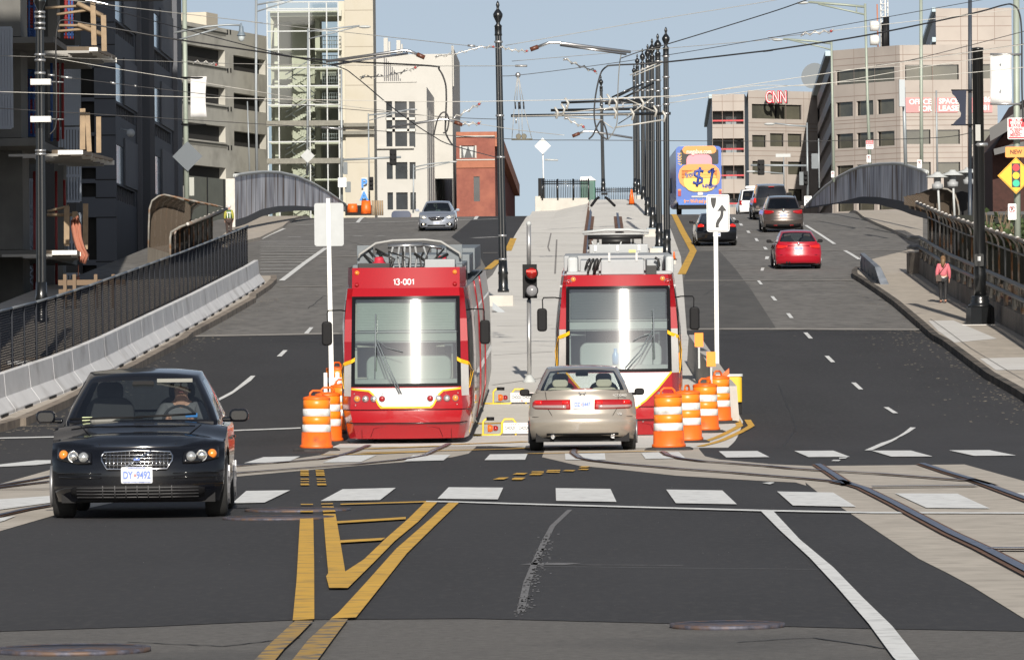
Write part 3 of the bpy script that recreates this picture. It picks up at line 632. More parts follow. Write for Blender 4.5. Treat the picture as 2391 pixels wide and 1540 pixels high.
K2=dict(L=4.81,W=1.82,R=.32,fa=-1.42,ra=1.32,kf=.3,kr=.34,paint=pc,crown=.05,gcr=.22,rglass=glass_mat('rear_glass',(.82,.88,.86),refl=1.1),plan=[(-2.4,.88),(-2,.965),(-1.2,1),(1.4,1),(2.0,.985),(2.4,.93)],side=[(.15,.94),(.4,.985),(.62,1),(.85,.975),(1.05,.88)],sill=[(-2.3,.2),(-1.9,.17),(1.8,.17),(2.4,.29)],deck=[(-2.4,.62),(-2.1,.72),(-1.1,.92),(0,.93),(1.5,1.0),(2.2,1.03),(2.42,.98)],fprof=[(.2,.08),(.5,0),(.7,.1)],rprof=[(.2,.14),(.33,.03),(.5,.0),(.565,.012),(.58,.07),(.75,.09),(.92,.12),(1.02,.17)],cab=(-1.2,-.45,.75,1.78,.80,.60,.92,1.0,1.44))
a=Car('champagne_sedan','champagne sedan seen from behind, stopped in front of the white and red streetcar nose','car',(1.19,85.7+2.4,.0),math.pi-.012,K2)
for sx in(-1,1):
 mir=lambda L_:sorted([(sx*x,z)for x,z in L_]);xs=sorted((sx*.20,sx*.835))
 t_=a.patch('tail_light',m_redl,True,*xs,mir([(.2,.865),(.8,.86),(.835,.82)]),mir([(.24,.70),(.8,.715),(.835,.75)]),.008,14,4)
 xs=sorted((sx*.27,sx*.82));a.patch('reversing_lens',M('clear_red_lens',(.55,.38,.36),.12,metal=.5,coat=1),True,*xs,mir([(.27,.775),(.82,.775)]),mir([(.27,.718),(.82,.728)]),.012,10,2,par=t_)
 for xx in(.22,.68):xs=sorted((sx*xx,sx*(xx+.12)));a.rect('lamp_facet',M('bright_red_lens',(.6,.01,.01),.15,coat=1,emit=.1),True,*xs,.79,.85,.013,n=3,m=2,par=t_)
p,yy=a.plate(True,.785,'DZ  5447',.305,.15,.02)
b=MB();b.bx(-.0,.028,yy-.004,yy+.005,.786,.790);b.bx(0,.028,yy-.004,yy+.005,.776,.780);b.build('plate_bars',m_pred,p,local=True)
b=MB();yb=a.yr(0,.95)+.012
for pts in([(-.055,.985),(-.03,.925)],[(.055,.985),(.03,.925)],[(-.04,.955),(.04,.955)]):b.tube([Vector((x,yb,z))for x,z in pts],.009,5)
b.build('emblem',m_chrome,a.t,local=True)
text('model_lettering','ACCORD',.05,m_chrome,a.t,(-.62,a.yr(.62,.93)+.015,.93),math.pi,width=.24);text('model_lettering','V6',.05,m_chrome,a.t,(-.62,a.yr(.62,.62)+.02,.62),math.pi,width=.08)
b=MB()
for z,w_ in((.575,.84),):b.tube([Vector((x,a.yr(x,z)+.0,z))for x in(-w_,-.5,0,.5,w_)],.006,5)
for sx in(-1,1):b.tube([Vector((sx*x,a.yr(x,z)+.001,z))for x,z in((.62,1.0),(.60,.87),(.58,.72),(.50,.585))],.004,4)
b.build('trunk_seam',m_blk,a.t,local=True)
a.rect('bumper_shadow_strip',m_blk,True,-.6,.6,.27,.305,.0,n=8,m=2)
b=MB()
for sx in(-1,1):b=MB();b.lathe([(.035,-.12),(.037,.05),(.03,.052),(.028,-.1)],(sx*.5,a.yr(.5,.3)-.02,.25),14,'Y');b.build('exhaust_pipe',m_chrome,a.t,local=True)
a.mirror(.97,-.75,.15,.12,m_blk)
for x in(-.37,.37):
 b=MB();b.rbox((x,1.05,.86),(.5,.14,.4),.12,4,'Y');b.rbox((x,1.06,1.13),(.27,.11,.13),.06,4,'Y');b.build('seat',m_tan,a.t,local=True,bevel=.02)
a.seats(1.0,.1,m_int);a.dash(-1.1,.95)
b=MB();b.rbox((0,-.5,1.28),(.22,.05,.07),.02,3,'Y');b.build('rear_view_mirror',m_blk,a.t,local=True)
b=MB();b.rbox((0,1.45,1.03),(.34,.08,.035),.012,2,'Y');b.build('brake_light',m_redl,a.t,local=True)
CHA=a
def place(u,v,rear=True):
 g=G(u,v);return g
def slope(y):return math.atan((zg(y+2)-zg(y-2))/4)
def small_car(name,label,u,v,K,rear=True,rz=0.,**k):
 g=G(u,v);L=K['L'];y=g.y+(L/2 if rear else L/2);sl=slope(y)
 return Car(name,label,'car',(g.x,y,zg(y)),(math.pi if rear else 0)+rz,K,rx=(-sl if rear else sl),**k)
base=dict(R=.32,fa=-1.3,ra=1.3,kf=.3,kr=.28,crown=.05,side=K2['side'])
Kj=dict(K2,L=4.4,W=1.78,fa=-1.3,ra=1.3,kr=.3,plan=[(-2.2,.88),(-1.8,.97),(1.7,1),(2.2,.93)],deck=[(-2.2,.62),(-1.9,.75),(-1.1,.93),(1.3,1.0),(2.0,1.04),(2.2,1.0)],sill=[(-2.2,.2),(1.7,.18),(2.2,.25)],rprof=[(.2,.1),(.33,.02),(.55,.0),(.62,.03),(.75,.06),(1.0,.12)],cab=(-1.2,-.45,.75,1.6,.78,.58,.92,1.02,1.45),paint=paint('red_car_paint',(.36,.002,.014),.1,.3),rglass=glass_mat('red_car_glass',(.55,.62,.6),refl=1.),gcr=.2)
j=small_car('red_sedan','red sedan driving away up the ramp, nearest the right kerb',1865.5,629,Kj)
for sx in(-1,1):
 mir=lambda L_:sorted([(sx*x,z)for x,z in L_]);xs=sorted((sx*.42,sx*.82))
 j.patch('tail_light',M('lit_red_lens',(.5,.012,.006),.2,coat=1,emit=.15),True,*xs,mir([(.42,.90),(.82,.93)]),mir([(.42,.86),(.6,.80),(.82,.78)]),.01,8,3)
p,yy=j.plate(True,.80,'DX 2183',.33,.17);j.mirror(1.0,-.7,.17,.13,m_blk)
b=MB();b.tube([(-.4,j.yr(.3,.9)+.004,.895),(0,j.yr(0,.9)+.004,.9),(.4,j.yr(.3,.9)+.004,.895)],.008,4);b.tube([(-.7,j.yr(.7,.55)+.003,.55),(0,j.yr(0,.55)+.003,.55),(.7,j.yr(.7,.55)+.003,.55)],.01,4);b.build('trunk_seam',M('dark_red_gap',(.12,0,.01),.6),j.t,local=True)
b=MB();b.lathe([(.001,.0),(.05,.01),(.055,0)],(0,j.yr(0,.95)+.01,.96),14,'Y');b.build('emblem',m_chrome,j.t,local=True)
b=MB()
for x in(.35,.45):b.lathe([(.035,-.1),(.04,.03),(.03,.03)],(x,j.yr(.4,.25)+.01,.27),12,'Y')
b.build('exhaust_pipe',m_blk,j.t,local=True)
j.seats(1.02,1.0,m_int);j.seats(1.02,.1,m_int)
Kx=dict(Kj,L=5.1,W=2.0,R=.37,fa=-1.5,ra=1.5,plan=[(-2.5,.9),(-2,.98),(2,1),(2.5,.93)],deck=[(-2.5,.8),(-2.2,.95),(-1.3,1.1),(2.3,1.15),(2.5,1.1)],sill=[(-2.5,.28),(2,.25),(2.5,.33)],side=[(.2,.94),(.5,.99),(.8,1),(1.05,.95),(1.2,.86)],rprof=[(.2,.12),(.42,.02),(.6,.0),(.75,.06),(1.1,.12)],cab=(-1.4,-.5,1.95,2.35,.86,.66,1.08,1.13,1.76),paint=paint('bronze_paint',(.10,.082,.075),.6,.3),glass=m_glassdk,rglass=m_glassdk,arc=1.3,gcr=.3)
e=small_car('bronze_crossover','bronze crossover with dark rear window driving up the ramp beyond the red sedan',1830,543,Kx)
for sx in(-1,1):
 mir=lambda L_:sorted([(sx*x,z)for x,z in L_]);xs=sorted((sx*.46,sx*.92))
 e.patch('tail_light',m_redl,True,*xs,mir([(.46,1.05),(.92,1.1)]),mir([(.46,.97),(.7,.9),(.92,.9)]),.012,8,3)
 e.rect('reflector',m_redl,True,*sorted((sx*.3,sx*.48)),.33,.37,.02,n=3,m=2)
e.plate(True,.82,'DV 7730',.36,.19);e.mirror(1.15,-.9,.17,.16)
e.rect('bumper_panel',M('bumper_highlight_paint',(.2,.17,.15),.35,metal=.7,coat=1),True,-.6,.6,.55,.63,.008,n=8,m=2);e.rect('lower_valance',m_blk,True,-.85,.85,.27,.42,.008,n=8,m=2)
b=MB();b.lathe([(.07,.0),(.075,.015),(.05,.02)],(0,e.yr(0,1.08)+.01,1.06),14,'Y');b.tube([(-.28,e.yr(0,.95)+.02,.955),(.28,e.yr(0,.95)+.02,.955)],.015,5);b.build('emblem',m_chrome,e.t,local=True)
b=MB()
for sx in(-1,1):b=MB();b.tube([(sx*.62,-.2,1.76),(sx*.64,.5,1.80),(sx*.62,1.7,1.77)],.02,6);b.build('roof_rail',m_blk,e.t,local=True)
Ki=dict(K2,L=5.0,W=1.85,paint=pk,glass=m_glass,rglass=glass_mat('bluish_glass',(.2,.26,.3),refl=1.6,base=.1),kr=.2,rprof=[(.2,.1),(.35,.02),(.6,0),(.9,.05),(1.0,.1)])
i_=small_car('black_saloon','black sedan driving away up the ramp, half hidden by the keep right sign',1674,575,Ki)
for sx in(-1,1):
 mir=lambda L_:sorted([(sx*x,z)for x,z in L_]);i_.patch('tail_light',M('lit_red_lens',0),True,*sorted((sx*.56,sx*.84)),mir([(.56,.95),(.7,1.0),(.84,.93)]),mir([(.56,.86),(.84,.84)]),.012,6,3)
i_.plate(True,.52,'CX 4168',.33,.17);i_.mirror(1.0,-.7,.17,.13)
Ks=dict(Kx,L=5.3,paint=paint('charcoal_paint',(.02,.022,.025),.3,.3),cab=(-1.4,-.5,2.3,2.55,.90,.74,1.15,1.15,1.92),sill=[(-2.5,.33),(2.5,.42)],deck=[(-2.6,.9),(-2.2,1.0),(-1.3,1.16),(2.5,1.18),(2.65,1.15)],rprof=[(.2,.05),(.6,0),(.66,.08),(1.2,.1)],kr=.15,gcr=.1,R=.4)
u_=small_car('black_suv','charcoal SUV ahead of the bronze crossover, white specks on its rear window',1802,514,Ks)
for sx in(-1,1):u_.rect('tail_light',M('lit_red_lens',0),True,*sorted((sx*.82,sx*.95)),.93,1.18,.02,n=3,m=3)
u_.rect('rear_bumper',M('pewter_bumper',(.25,.24,.22),.4,metal=.5),True,-.9,.9,.48,.66,.03,n=8,m=2);u_.mirror(1.3,-1.0,.25,.2,m_blk);u_.plate(True,.85,'CW 6025',.33,.17)
b=MB();b.box((0,2.42,1.78),(.3,.02,.04));b.build('brake_light',m_redl,u_.t,local=True)
Km=dict(Kx,L=5.1,W=1.95,paint=paint('white_paint',(.75,.76,.77),0,.35),cab=(-1.9,-.9,2.1,2.4,.88,.76,1.0,1.0,1.75),kr=.2,gcr=.12,deck=[(-2.5,.7),(-2.2,.85),(-1.8,1.0),(2.4,1.02),(2.55,1.0)],R=.34)
w_=small_car('white_minivan','white minivan with a roof box near the top of the ramp, beside the blue bus',1763,490,Km)
for sx in(-1,1):w_.rect('tail_light',m_redl,True,*sorted((sx*.78,sx*.93)),.75,1.02,.02,n=3,m=3)
w_.mirror(1.15,-1.3,.2,.2,m_blk);w_.plate(True,.75,'BT 9014',.33,.17)
b=MB();b.rbox((0,.6,1.86),(1.0,1.2,.16),.08,3,'Y');b.build('roof_box',M('white_paint',0),w_.t,local=True)
Kb=dict(K,L=4.83,W=1.86,R=.34,fa=-1.4,ra=1.35,paint=paint('silver_blue_paint',(.33,.36,.42),.5,.3),rim=m_rim,glass=glass_mat('silver_car_glass',(.35,.42,.38),refl=1.2),kf=.3,deck=[(-2.4,.66),(-2.2,.76),(-1.8,.87),(-1.1,1.0),(0,1.0),(1.4,1.02),(2.3,1.0)],cab=(-1.2,-.4,.95,1.7,.80,.58,.96,1.0,1.48),sill=[(-2.4,.2),(2.4,.2)],fprof=[(.15,.08),(.3,.0),(.5,.0),(.7,.06),(.85,.16)])
s_=small_car('silver_sedan','silver blue sedan coming down the left carriageway with its lamps lit',1021.5,540,Kb,rear=False,rz=-.02)
for sx in(-1,1):
 mir=lambda L_:sorted([(sx*x,z)for x,z in L_]);h=s_.patch('headlight',m_lens,False,*sorted((sx*.5,sx*.86)),mir([(.5,.76),(.86,.83)]),mir([(.5,.66),(.7,.62),(.86,.68)]),.01,6,3)
 b=MB();b.sphere((sx*.64,s_.yf(.64,.7)-.02,.70),.05);b.build('lamp',m_lit,h,local=True)
 f_=s_.patch('fog_lamp_recess',m_blk,False,*sorted((sx*.5,sx*.8)),mir([(.5,.40),(.8,.42)]),mir([(.5,.33),(.8,.28)]),.008,4,2);b=MB();b.sphere((sx*.66,s_.yf(.66,.36)-.02,.36),.04);b.build('fog_lamp',m_lit,f_,local=True)
g=s_.patch('grille',m_blk,False,-.40,.40,[(-.4,.70),(0,.72),(.4,.70)],[(-.4,.66),(-.25,.54),(.25,.54),(.4,.66)],.015,8,3)
outline('chrome_surround',s_,[(-.41,.70),(0,.725),(.41,.70),(.4,.66),(.26,.535),(-.26,.535),(-.4,.66)],s_.yf,.03,m_chrome,.012,par=g)
b=MB()
for k in range(-7,8):b.tube([(k*.047,s_.yf(k*.047,.6)-.03,.55),(k*.047,s_.yf(k*.047,.6)-.03,.69)],.006,4)
b.lathe([(.05,0),(.055,-.02),(.03,-.025)],(0,s_.yf(0,.63)-.03,.63),14,'Y');b.build('grille_bars',m_chrome,g,local=True)
s_.plate(False,.42,'CT 5521',.31,.16,.03);s_.patch('lower_intake',m_blk,False,-.45,.45,[(-.45,.33)],[(-.45,.26)],.008,6,2);s_.mirror(1.03,-.85,.17,.13);s_.dash(-1.1,.98);s_.seats(1.08,.1,m_int)
m_red=M('streetcar_red',(.31,.004,.009),.25,coat=.8,var=.04,vs=.6);m_silver=M('streetcar_silver',(.52,.51,.49),.45,metal=.1,coat=.3,var=.06,vs=3)
m_tyel=M('streetcar_yellow',(.80,.42,.01),.35,coat=.5);m_twht=M('streetcar_white',(.74,.74,.73),.35,coat=.5)
m_tram_glass=glass_mat('tram_glass',(.62,.68,.66),.015,1.1,.13,streak=.17)
m_seal=M('window_seal',(.006,.006,.007),.12,spec=.25);m_grey=M('roof_grey',(.31,.325,.335),.5,var=.06,vs=2);m_grey2=M('roof_dark_grey',(.13,.15,.165),.5,var=.1,vs=2)
m_sage=M('cab_sage',(.30,.34,.31),.6,var=.05);m_cream=M('cab_cream',(.50,.50,.43),.7);m_navy=M('seat_navy',(.02,.03,.07),.8);m_lgrey=M('cab_grey',(.42,.44,.44),.6)
m_cable=M('black_cable',(.012,.012,.012),.5);m_steel=M('bright_steel',(.55,.55,.55),.28,metal=.9)
class Tram:
 def __init__(s,name,label,loc,rz,rx,K):
  s.K=K;s.t=thing(name,label,'streetcar',loc,rz,rx,group='red streetcars parked side by side');s.shell()
 def wf(s,z):return lerp_list([(.15,.92),(.5,.99),(.7,1.03),(1.1,1.01),(s.K['wt'],.99),(3.3,.93)],z)
 def ws(s,z):return lerp_list([(.15,1.12),(.45,1.18),(.7,1.225),(1.4,1.23),(2.3,1.20),(3.3,1.06)],z)
 def y0(s,z):
  K=s.K;wb,wt=K['wb'],K['wt']
  return smooth_list([(.15,.14),(.45,.02),(.46,-.04),(.68,-.05),(.70,.03),(wb,.04)],z)if z<wb else(.04+(z-wb)*math.tan(R_(K['lean']))+.0*(z-wb)**2+K['bow']*(z-wb)*(z-wt)if z<=wt else .04+(wt-wb)*math.tan(R_(K['lean']))+(z-wt)*math.tan(R_(K['brow'])))
 def yf(s,x,z):
  w=s.wf(z);return s.y0(z)+.13*(abs(x)/w)**2
 def ring(s,z):
  w=s.wf(z);W=s.ws(z);y=s.y0(z)
  return[(-W,3.2,'w'),(-W,1.9,0),(-W,1.45,0),(-(W*.985),.85,0),(-(w+(W-w)*.62),.36,0),(-w,y+.13,0)]
 def shell(s):
  K=s.K;wb,wt,zr=K['wb'],K['wt'],K['zr']
  Z=[.17,.30,.455,.47,.575,.685,.70,.8,.95,wb-.02,wb,wb+.06,wb+(wt-wb)*.27,wb+(wt-wb)*.5,wb+(wt-wb)*.75,wt-.06,wt,wt+.05,(wt+zr)/2,zr]
  fx=[-1,-.93,-.6,-.3,0,.3,.6,.93,1]
  cols={}
  def row(z):
   L_=s.ring(z);pts=[Vector((p[0],p[1],z))for p in L_];w=s.wf(z)
   pts+=[Vector((f*w,s.yf(f*w,z),z))for f in fx[1:-1]];pts+=[Vector((-p[0],p[1],z))for p in reversed(L_)];return pts
  rows=[row(z)for z in Z];n=len(rows[0]);mb={k:MB()for k in('red','seal','glass','silverL','silverR','sideL','sideR')}
  cf0=5;cf1=n-6
  for i in range(len(Z)-1):
   zm=(Z[i]+Z[i+1])/2
   for j in range(n-1):
    front=cf0<=j<cf1;k='red'
    if wb<=zm<=wt and front:k='glass' if(cf0<j<cf1-1 and wb+.06<zm<wt-.06)else 'seal'
    if wb+.02<zm<wt-.05 and j in(2,3,n-5,n-4):k='side'+('L' if j<n/2 else 'R')
    if wb-.1<zm<K['band']and j in(4,n-6):k='silver'+('L' if j<n/2 else 'R')
    P4=[rows[i][j],rows[i][j+1],rows[i+1][j+1],rows[i+1][j]];mb[k].add(P4,[(0,1,2,3)],True)
  o=mb['red'].build('cab_shell',m_red,s.t,local=True,merge=True);o.data.set_sharp_from_angle(angle=R_(28))
  mb['seal'].build('windshield_seal',m_seal,s.t,local=True,merge=True);mb['glass'].build('windshield',m_tram_glass,s.t,local=True,merge=True)
  for k in 'LR':mb['silver'+k].build('corner_panel',m_silver,s.t,local=True,merge=True);mb['side'+k].build('cab_side_window',m_glassdk,s.t,local=True,merge=True)
  for sx in(-1,1):
   b=MB();f=lambda z:s.ring(z);o_=[]
   zb_=K['band'];pts=[]
   for(i,j,dz)in((3,3,-.5),(3,4,-.06),(4,5,0)):pass
   r0=s.ring(zb_);A_=Vector((sx*-r0[5][0],r0[5][1]-.012,zb_));B_=Vector((sx*-r0[4][0],r0[4][1]-.012,zb_-.05));A2=Vector((sx*(-r0[5][0]-.07),s.yf(r0[5][0]+.07,zb_)-.012,zb_+.04))
   up=Vector((0,0,.07));b.add([A2,A_,A_+up,A2+up],[(0,1,2,3)]);b.add([A_,B_,B_+up,A_+up],[(0,1,2,3)]);b.build('yellow_band',m_tyel,s.t,local=True)
   b=MB();rr=[(K['wb']-.05,5),(K['wb']+.02,4),((K['wb']+zb_)/2,3.2),(zb_-.04,4)]
   P_=[]
   for z,t_ in((K['wb']-.03,0),(K['wb']+.1,.45),((K['wb']+zb_)/2+.05,1),(zb_-.12,.55),(zb_,.0)):
    rg=s.ring(z);p4=Vector((-rg[4][0],rg[4][1],z));p3=Vector((-rg[3][0],rg[3][1],z));p=p4 .lerp(p3,t_);P_.append(Vector((sx*(p.x+.01),p.y-.01,p.z)))
   b.tube(P_,.008,5);b.build('yellow_line',m_tyel,s.t,local=True)
  b=MB();r=rows[-1];b.add(r+[Vector((1.05,20,zr)),Vector((-1.05,20,zr))],[tuple(range(len(r)+2))],False);b.build('roof',m_red if K['kind']==2 else m_grey2,s.t,local=True)
  def sect(y0,y1,name,mat,inset=0.):
   zs=[.2,.45,.7,1.0,1.4,1.9,2.3,2.8,zr]
   for sx in(-1,1):b=MB();b.grid(lambda i,j:Vector((sx*(s.ws(zs[j])-inset),y0+(y1-y0)*i/6,zs[j])),6,len(zs)-1);o=b.build(name,mat,s.t,local=True,merge=True)
   return o
  for(a,c)in((3.2,7.0),(7.7,12.3),(13.0,20.0)):
   o=sect(a,c,'side_panel',m_silver)
   for sx in(-1,1):
    b=MB();w1,w2=s.ws(1.15)+.006,s.ws(2.45)+.006;b.hexa([(sx*w1,a+.35,1.15),(sx*w1,c-.35,1.15),(sx*(w1-.02),c-.35,1.15),(sx*(w1-.02),a+.35,1.15)],[(sx*w2,a+.35,2.45),(sx*w2,c-.35,2.45),(sx*(w2-.02),c-.35,2.45),(sx*(w2-.02),a+.35,2.45)]);b.build('side_window',m_glassdk,o,local=True)
    for yy in((c-.1,)if a<10 else()):
     b=MB();b.tube([(sx*(s.ws(z)+.008),yy+.25*math.sin((z-.3)*1.1),z)for z in(.25,.7,1.2,1.7,2.2,2.7,zr)],.016,5);b.build('red_stripe',m_red,o,local=True)
  for(a,c)in((7.0,7.7),(12.3,13.0)):sect(a,c,'bellows',m_seal,.09)
  b=MB();b.bx(-1.0,1.0,.5,19.5,.22,.34);b.bx(-1.05,1.05,19.9,20,.3,zr);b.build('underframe',m_blk,s.t,local=True)
  for yy in(2.2,4.0,15.8,17.6):
   for sx in(-1,1):b=MB();b.lathe([(.3,-.06),(.33,-.05),(.3,.06)],(sx*.72,yy,.31),24,'X');b.build('wheel',m_grey2,s.t,local=True)
  b=MB();W=lambda z:[(-s.ws(z)*.99,.9),(-(s.wf(z)+.1),.22)]
  def belt(z,r,off,zt=None):return[Vector((-(s.wf(z)+(s.ws(z)-s.wf(z))*.62+off),.36,z)),Vector((-s.wf(z)-off,s.y0(z)+.13-off,z))]+[Vector((x*s.wf(z),s.yf(x*s.wf(z),z)-off,z))for x in(-.6,0,.6)]+[Vector((s.wf(z)+off,s.y0(z)+.13-off,z)),Vector((s.wf(z)+(s.ws(z)-s.wf(z))*.62+off,.36,z))]
  b.tube(belt(.70,0,.004),.012,6);b.tube(belt(.462,0,.006),.011,6);b.build('bumper_gap',m_seal,s.t,local=True)
  b=MB();b.tube([Vector((x,s.yf(x,z)-.003,z))for x,z in((-.66,.2),(-.6,.36),(-.4,.40),(.4,.40),(.6,.36),(.66,.2))],.006,5)
  for sx in(-1,1):b.tube([Vector((sx*.82,s.yf(.82,z)-.002,z))for z in(.18,.3,.45)],.006,5)
  b.build('nose_crease',M('deep_red',(.16,.002,.006),.5),s.t,local=True)
  s.strip('yellow_trim',K['yel'],.034,m_tyel)
 def strip(s,name,pts,w,mat,off=.009):
  for sx in(-1,1):
   b=MB();P2=[Vector(p)for p in pts]
   fine=[]
   for p,q_ in zip(P2[:-1],P2[1:]):
    for k in range(6):fine.append(p+(q_-p)*k/6)
   fine.append(P2[-1]);top,bot=[],[]
   for i,p in enumerate(fine):
    d=fine[min(i+1,len(fine)-1)]-fine[max(i-1,0)];n=Vector((-d.y,d.x)).normalized()*w/2
    for L_,q_ in((top,p+n),(bot,p-n)):L_.append(Vector((sx*q_.x,s.yf(q_.x,q_.y)-off,q_.y)))
   b.grid(lambda i,j:(top,bot)[j][i],len(fine)-1,1);b.build(name,mat,s.t,local=True)
 def fill(s,name,top,bot,mat,off=.005,x0=-1.,x1=1.):
  b=MB()
  def f(i,j):
   x=x0+(x1-x0)*i/24;zt=lerp_list(top,abs(x));zb=lerp_list(bot,abs(x));z=zb+(zt-zb)*j/6;return Vector((x,s.yf(x,z)-off,z))
  b.grid(f,24,6);return b.build(name,mat,s.t,local=True)
 def lamp(s,x,z,r,mat,name='lamp'):
  b=MB();y=s.yf(x,z);b.lathe([(r*1.18,.03),(r*1.18,-.012),(r*1.02,-.016)],(x,y,z),18,'Y');o=b.build('lamp_bezel',m_grey2,s.t,local=True)
  b=MB();b.lathe([(r,.02),(r,-.018),(r*.7,-.03),(.001,-.036)],(x,y,z),18,'Y');b.build(name,mat,o,local=True)
 def mirrors(s,zb_,zt_):
  for sx in(-1,1):
   x=sx*1.20;b=MB();b.tube([(sx*1.12,.75,zt_+.18),(sx*1.2,.6,zt_+.2),(sx*1.42,.4,zt_+.2),(sx*1.44,.36,zt_+.16),(sx*1.43,.34,zb_+.25)],.013,6);o=b.build('mirror_arm',m_blk,s.t,local=True)
   b=MB();b.rbox((sx*1.45,.36,(zb_+zt_)/2),(.19,.14,zt_-zb_),.06,3,'Y');b.build('mirror',m_blk,s.t,local=True,bevel=.03)
 def cabin(s,wall,dash,top):
  K=s.K;wb,wt=K['wb'],K['wt'];b=MB()
  b.bx(-.98,.98,.27,.6,wb-.1,wb+.13);o=b.build('dash_ledge',dash,s.t,local=True)
  b=MB();b.rbox((0.04,.75,wb+.30),(1.56,.5,.5),.14,4,'Y');b.build('dashboard',dash,s.t,local=True,bevel=.03)
  b=MB();b.bx(-1.12,-.62,2.2,2.3,.9,wt-.25);b.build('cab_wall',wall,s.t,local=True);b=MB();b.bx(.50,1.12,2.2,2.3,.9,wt-.25);b.build('cab_wall',wall,s.t,local=True)
  b=MB();b.bx(-1.1,1.1,.75,2.3,wt-.02,wt+.02);b.bx(-1.12,1.12,2.2,2.26,wt-.25,wt);b.build('cab_ceiling',m_lgrey,s.t,local=True)
  b=MB();b.bx(-1.1,1.1,2.9,2.95,.5,wt);b.build('cab_door',M('dim_door',(.07,.09,.13),.4),s.t,local=True)
  b=MB();b.rbox((.12,1.7,wb+.62),(.5,.14,.75),.1,4,'Y');b.rbox((.12,1.75,wb+1.1),(.3,.1,.22),.06,3,'Y');b.build('driver_seat',m_navy,s.t,local=True,bevel=.02)
  b=MB();z0=wt-.62;b.grid(lambda i,j:Vector((-.9+1.8*i,s.y0(z0+.5*j/20)+.16+.006*(j%2),z0+.5*j/20)),1,20,smooth=False);b.build('sun_blind',top,s.t,local=True)
  b=MB();b.tube([(-.95,s.y0(z0)+.13,z0-.03),(.95,s.y0(z0)+.13,z0-.03)],.018,6);b.tube([(-.95,s.y0(z0)+.13,z0-.22),(.95,s.y0(z0)+.13,z0-.22)],.01,6);b.build('blind_rail',m_lgrey,s.t,local=True)
  b=MB();b.bx(-.93,.93,s.y0(z0)+.15,s.y0(z0)+.16,z0-.2,z0-.05);b.build('lower_blind',dash,s.t,local=True)
  for x in(-.94,.94):b=MB();b.bx(x-.03,x+.03,.62,.7,wb+.1,wt-.1);b.build('window_post',wall,s.t,local=True)
  for k in range(2):b=MB();b.bx(.66,.95,2.17,2.2,wb+.55+.28*k,wb+.72+.28*k);b.build('control_panel',m_grey2,s.t,local=True)
 def wiper(s,pts):
  for path,r in pts:
   b=MB();b.tube([Vector((x,s.yf(x,z)-.05,z))for x,z in path],r,6);b.build('wiper',m_grey2,s.t,local=True)
def rbx(t,name,x0,x1,y0,y1,z0,z1,mat,bev=.012):
 b=MB();b.bx(x0,x1,y0,y1,z0,z1);return b.build(name,mat,t,local=True,bevel=bev)
K1=dict(wb=1.12,wt=2.77,zr=2.92,lean=11.5,bow=.06,brow=30,band=1.55,kind=1,yel=[(0,.745),(.46,.745),(.50,.79),(.60,.98),(.68,1.05),(1.0,1.085)])
t1=Tram('streetcar','red streetcar with fleet number 13-001 over its windshield and sun glare on the glass',(-1.95,94.0,-.06),-.013,math.atan(.034),K1)
T=t1 .t
t1 .fill('nose_band',[(0,1.10),(1,1.10)],[(0,.75),(.44,.75),(.49,.79),(.59,.97),(.68,1.045),(1.0,1.08)],m_twht)
for sx in(-1,1):
 for x,m_,in((.90,m_amber),(.745,m_bulb),(.59,m_bulb),(.44,m_redl)):t1 .lamp(sx*x,.905,.052,m_)
 for x,z in((.93,.79),(.37,.79),(.95,1.0),(.43,1.0)):b=MB();b.lathe([(.012,.0),(.013,-.012),(.001,-.015)],(sx*x,t1 .yf(x,z),z),8,'Y');b.build('bolt',m_steel,T,local=True)
b=MB();zb,zt=2.90,3.29;ya=t1 .y0(2.92)
pf=lambda x,z:ya+.02+(z-zb)*.42+.11*x*x
b.grid(lambda i,j:Vector((-.99+1.98*i/10*(1),pf(-.99+1.98*i/10,zb+(zt-zb)*j/4),zb+(zt-zb)*j/4)),10,4)
for sx in(-1,1):b.grid(lambda i,j:Vector((sx*(.99+.10*i/3),pf(.99,zb+(zt-zb)*j/4)+i/3*.55,zb+(zt-zb)*j/4)),3,4);b.grid(lambda i,j:Vector((sx*(1.09-.02*j/4),pf(.99,zb+(zt-zb)*j/4)+.55+i*.6,zb+(zt-zb)*j/4-.0*i)),2,4)
o=b.build('number_panel',m_red,T,local=True,merge=True);o.data.set_sharp_from_angle(angle=R_(30))
me_z=3.03;strokes('fleet_number','13-001',.105,.0115,M('number_white',(.8,.8,.8),.5),o,(-.03,pf(0,me_z)-.006,me_z),back=.42)
for sx in(-1,1):
 for z,m_ in((3.20,m_amber),(2.985,m_redl)):
  b=MB();y=pf(.90,z);b.lathe([(.042,.02),(.042,-.02),(.001,-.035)],(sx*.90,y-.005,z),16,'Y');b.build('marker_light',m_,o,local=True)
t1 .mirrors(1.88,2.32);t1 .cabin(m_cream,m_sage,m_sage)
t1 .wiper([([(-.12,1.0),(-.35,1.45),(-.56,1.95)],.012),([(-.08,1.0),(-.30,1.45),(-.52,1.97)],.012),([(-.545,2.45),(-.55,2.0),(-.56,1.42)],.014),([(-.545,2.0),(-.35,1.84),(-.05,1.76)],.006)])
zr=2.92
for x0,x1 in((-1.02,-.90),(.90,1.02)):rbx(T,'side_fairing',x0,x1,1.6,6.0,zr,3.33,m_grey2)
rbx(T,'brake_resistor_case',-.92,-.32,1.5,1.9,zr+.05,3.36,m_cable);rbx(T,'junction_box',.32,.88,1.7,2.3,zr,3.42,m_grey)
rbx(T,'vent_frame',-.98,-.68,2.6,2.7,zr,3.68,m_grey2);rbx(T,'vent_frame',.70,1.0,2.6,2.7,zr,3.68,m_grey2)
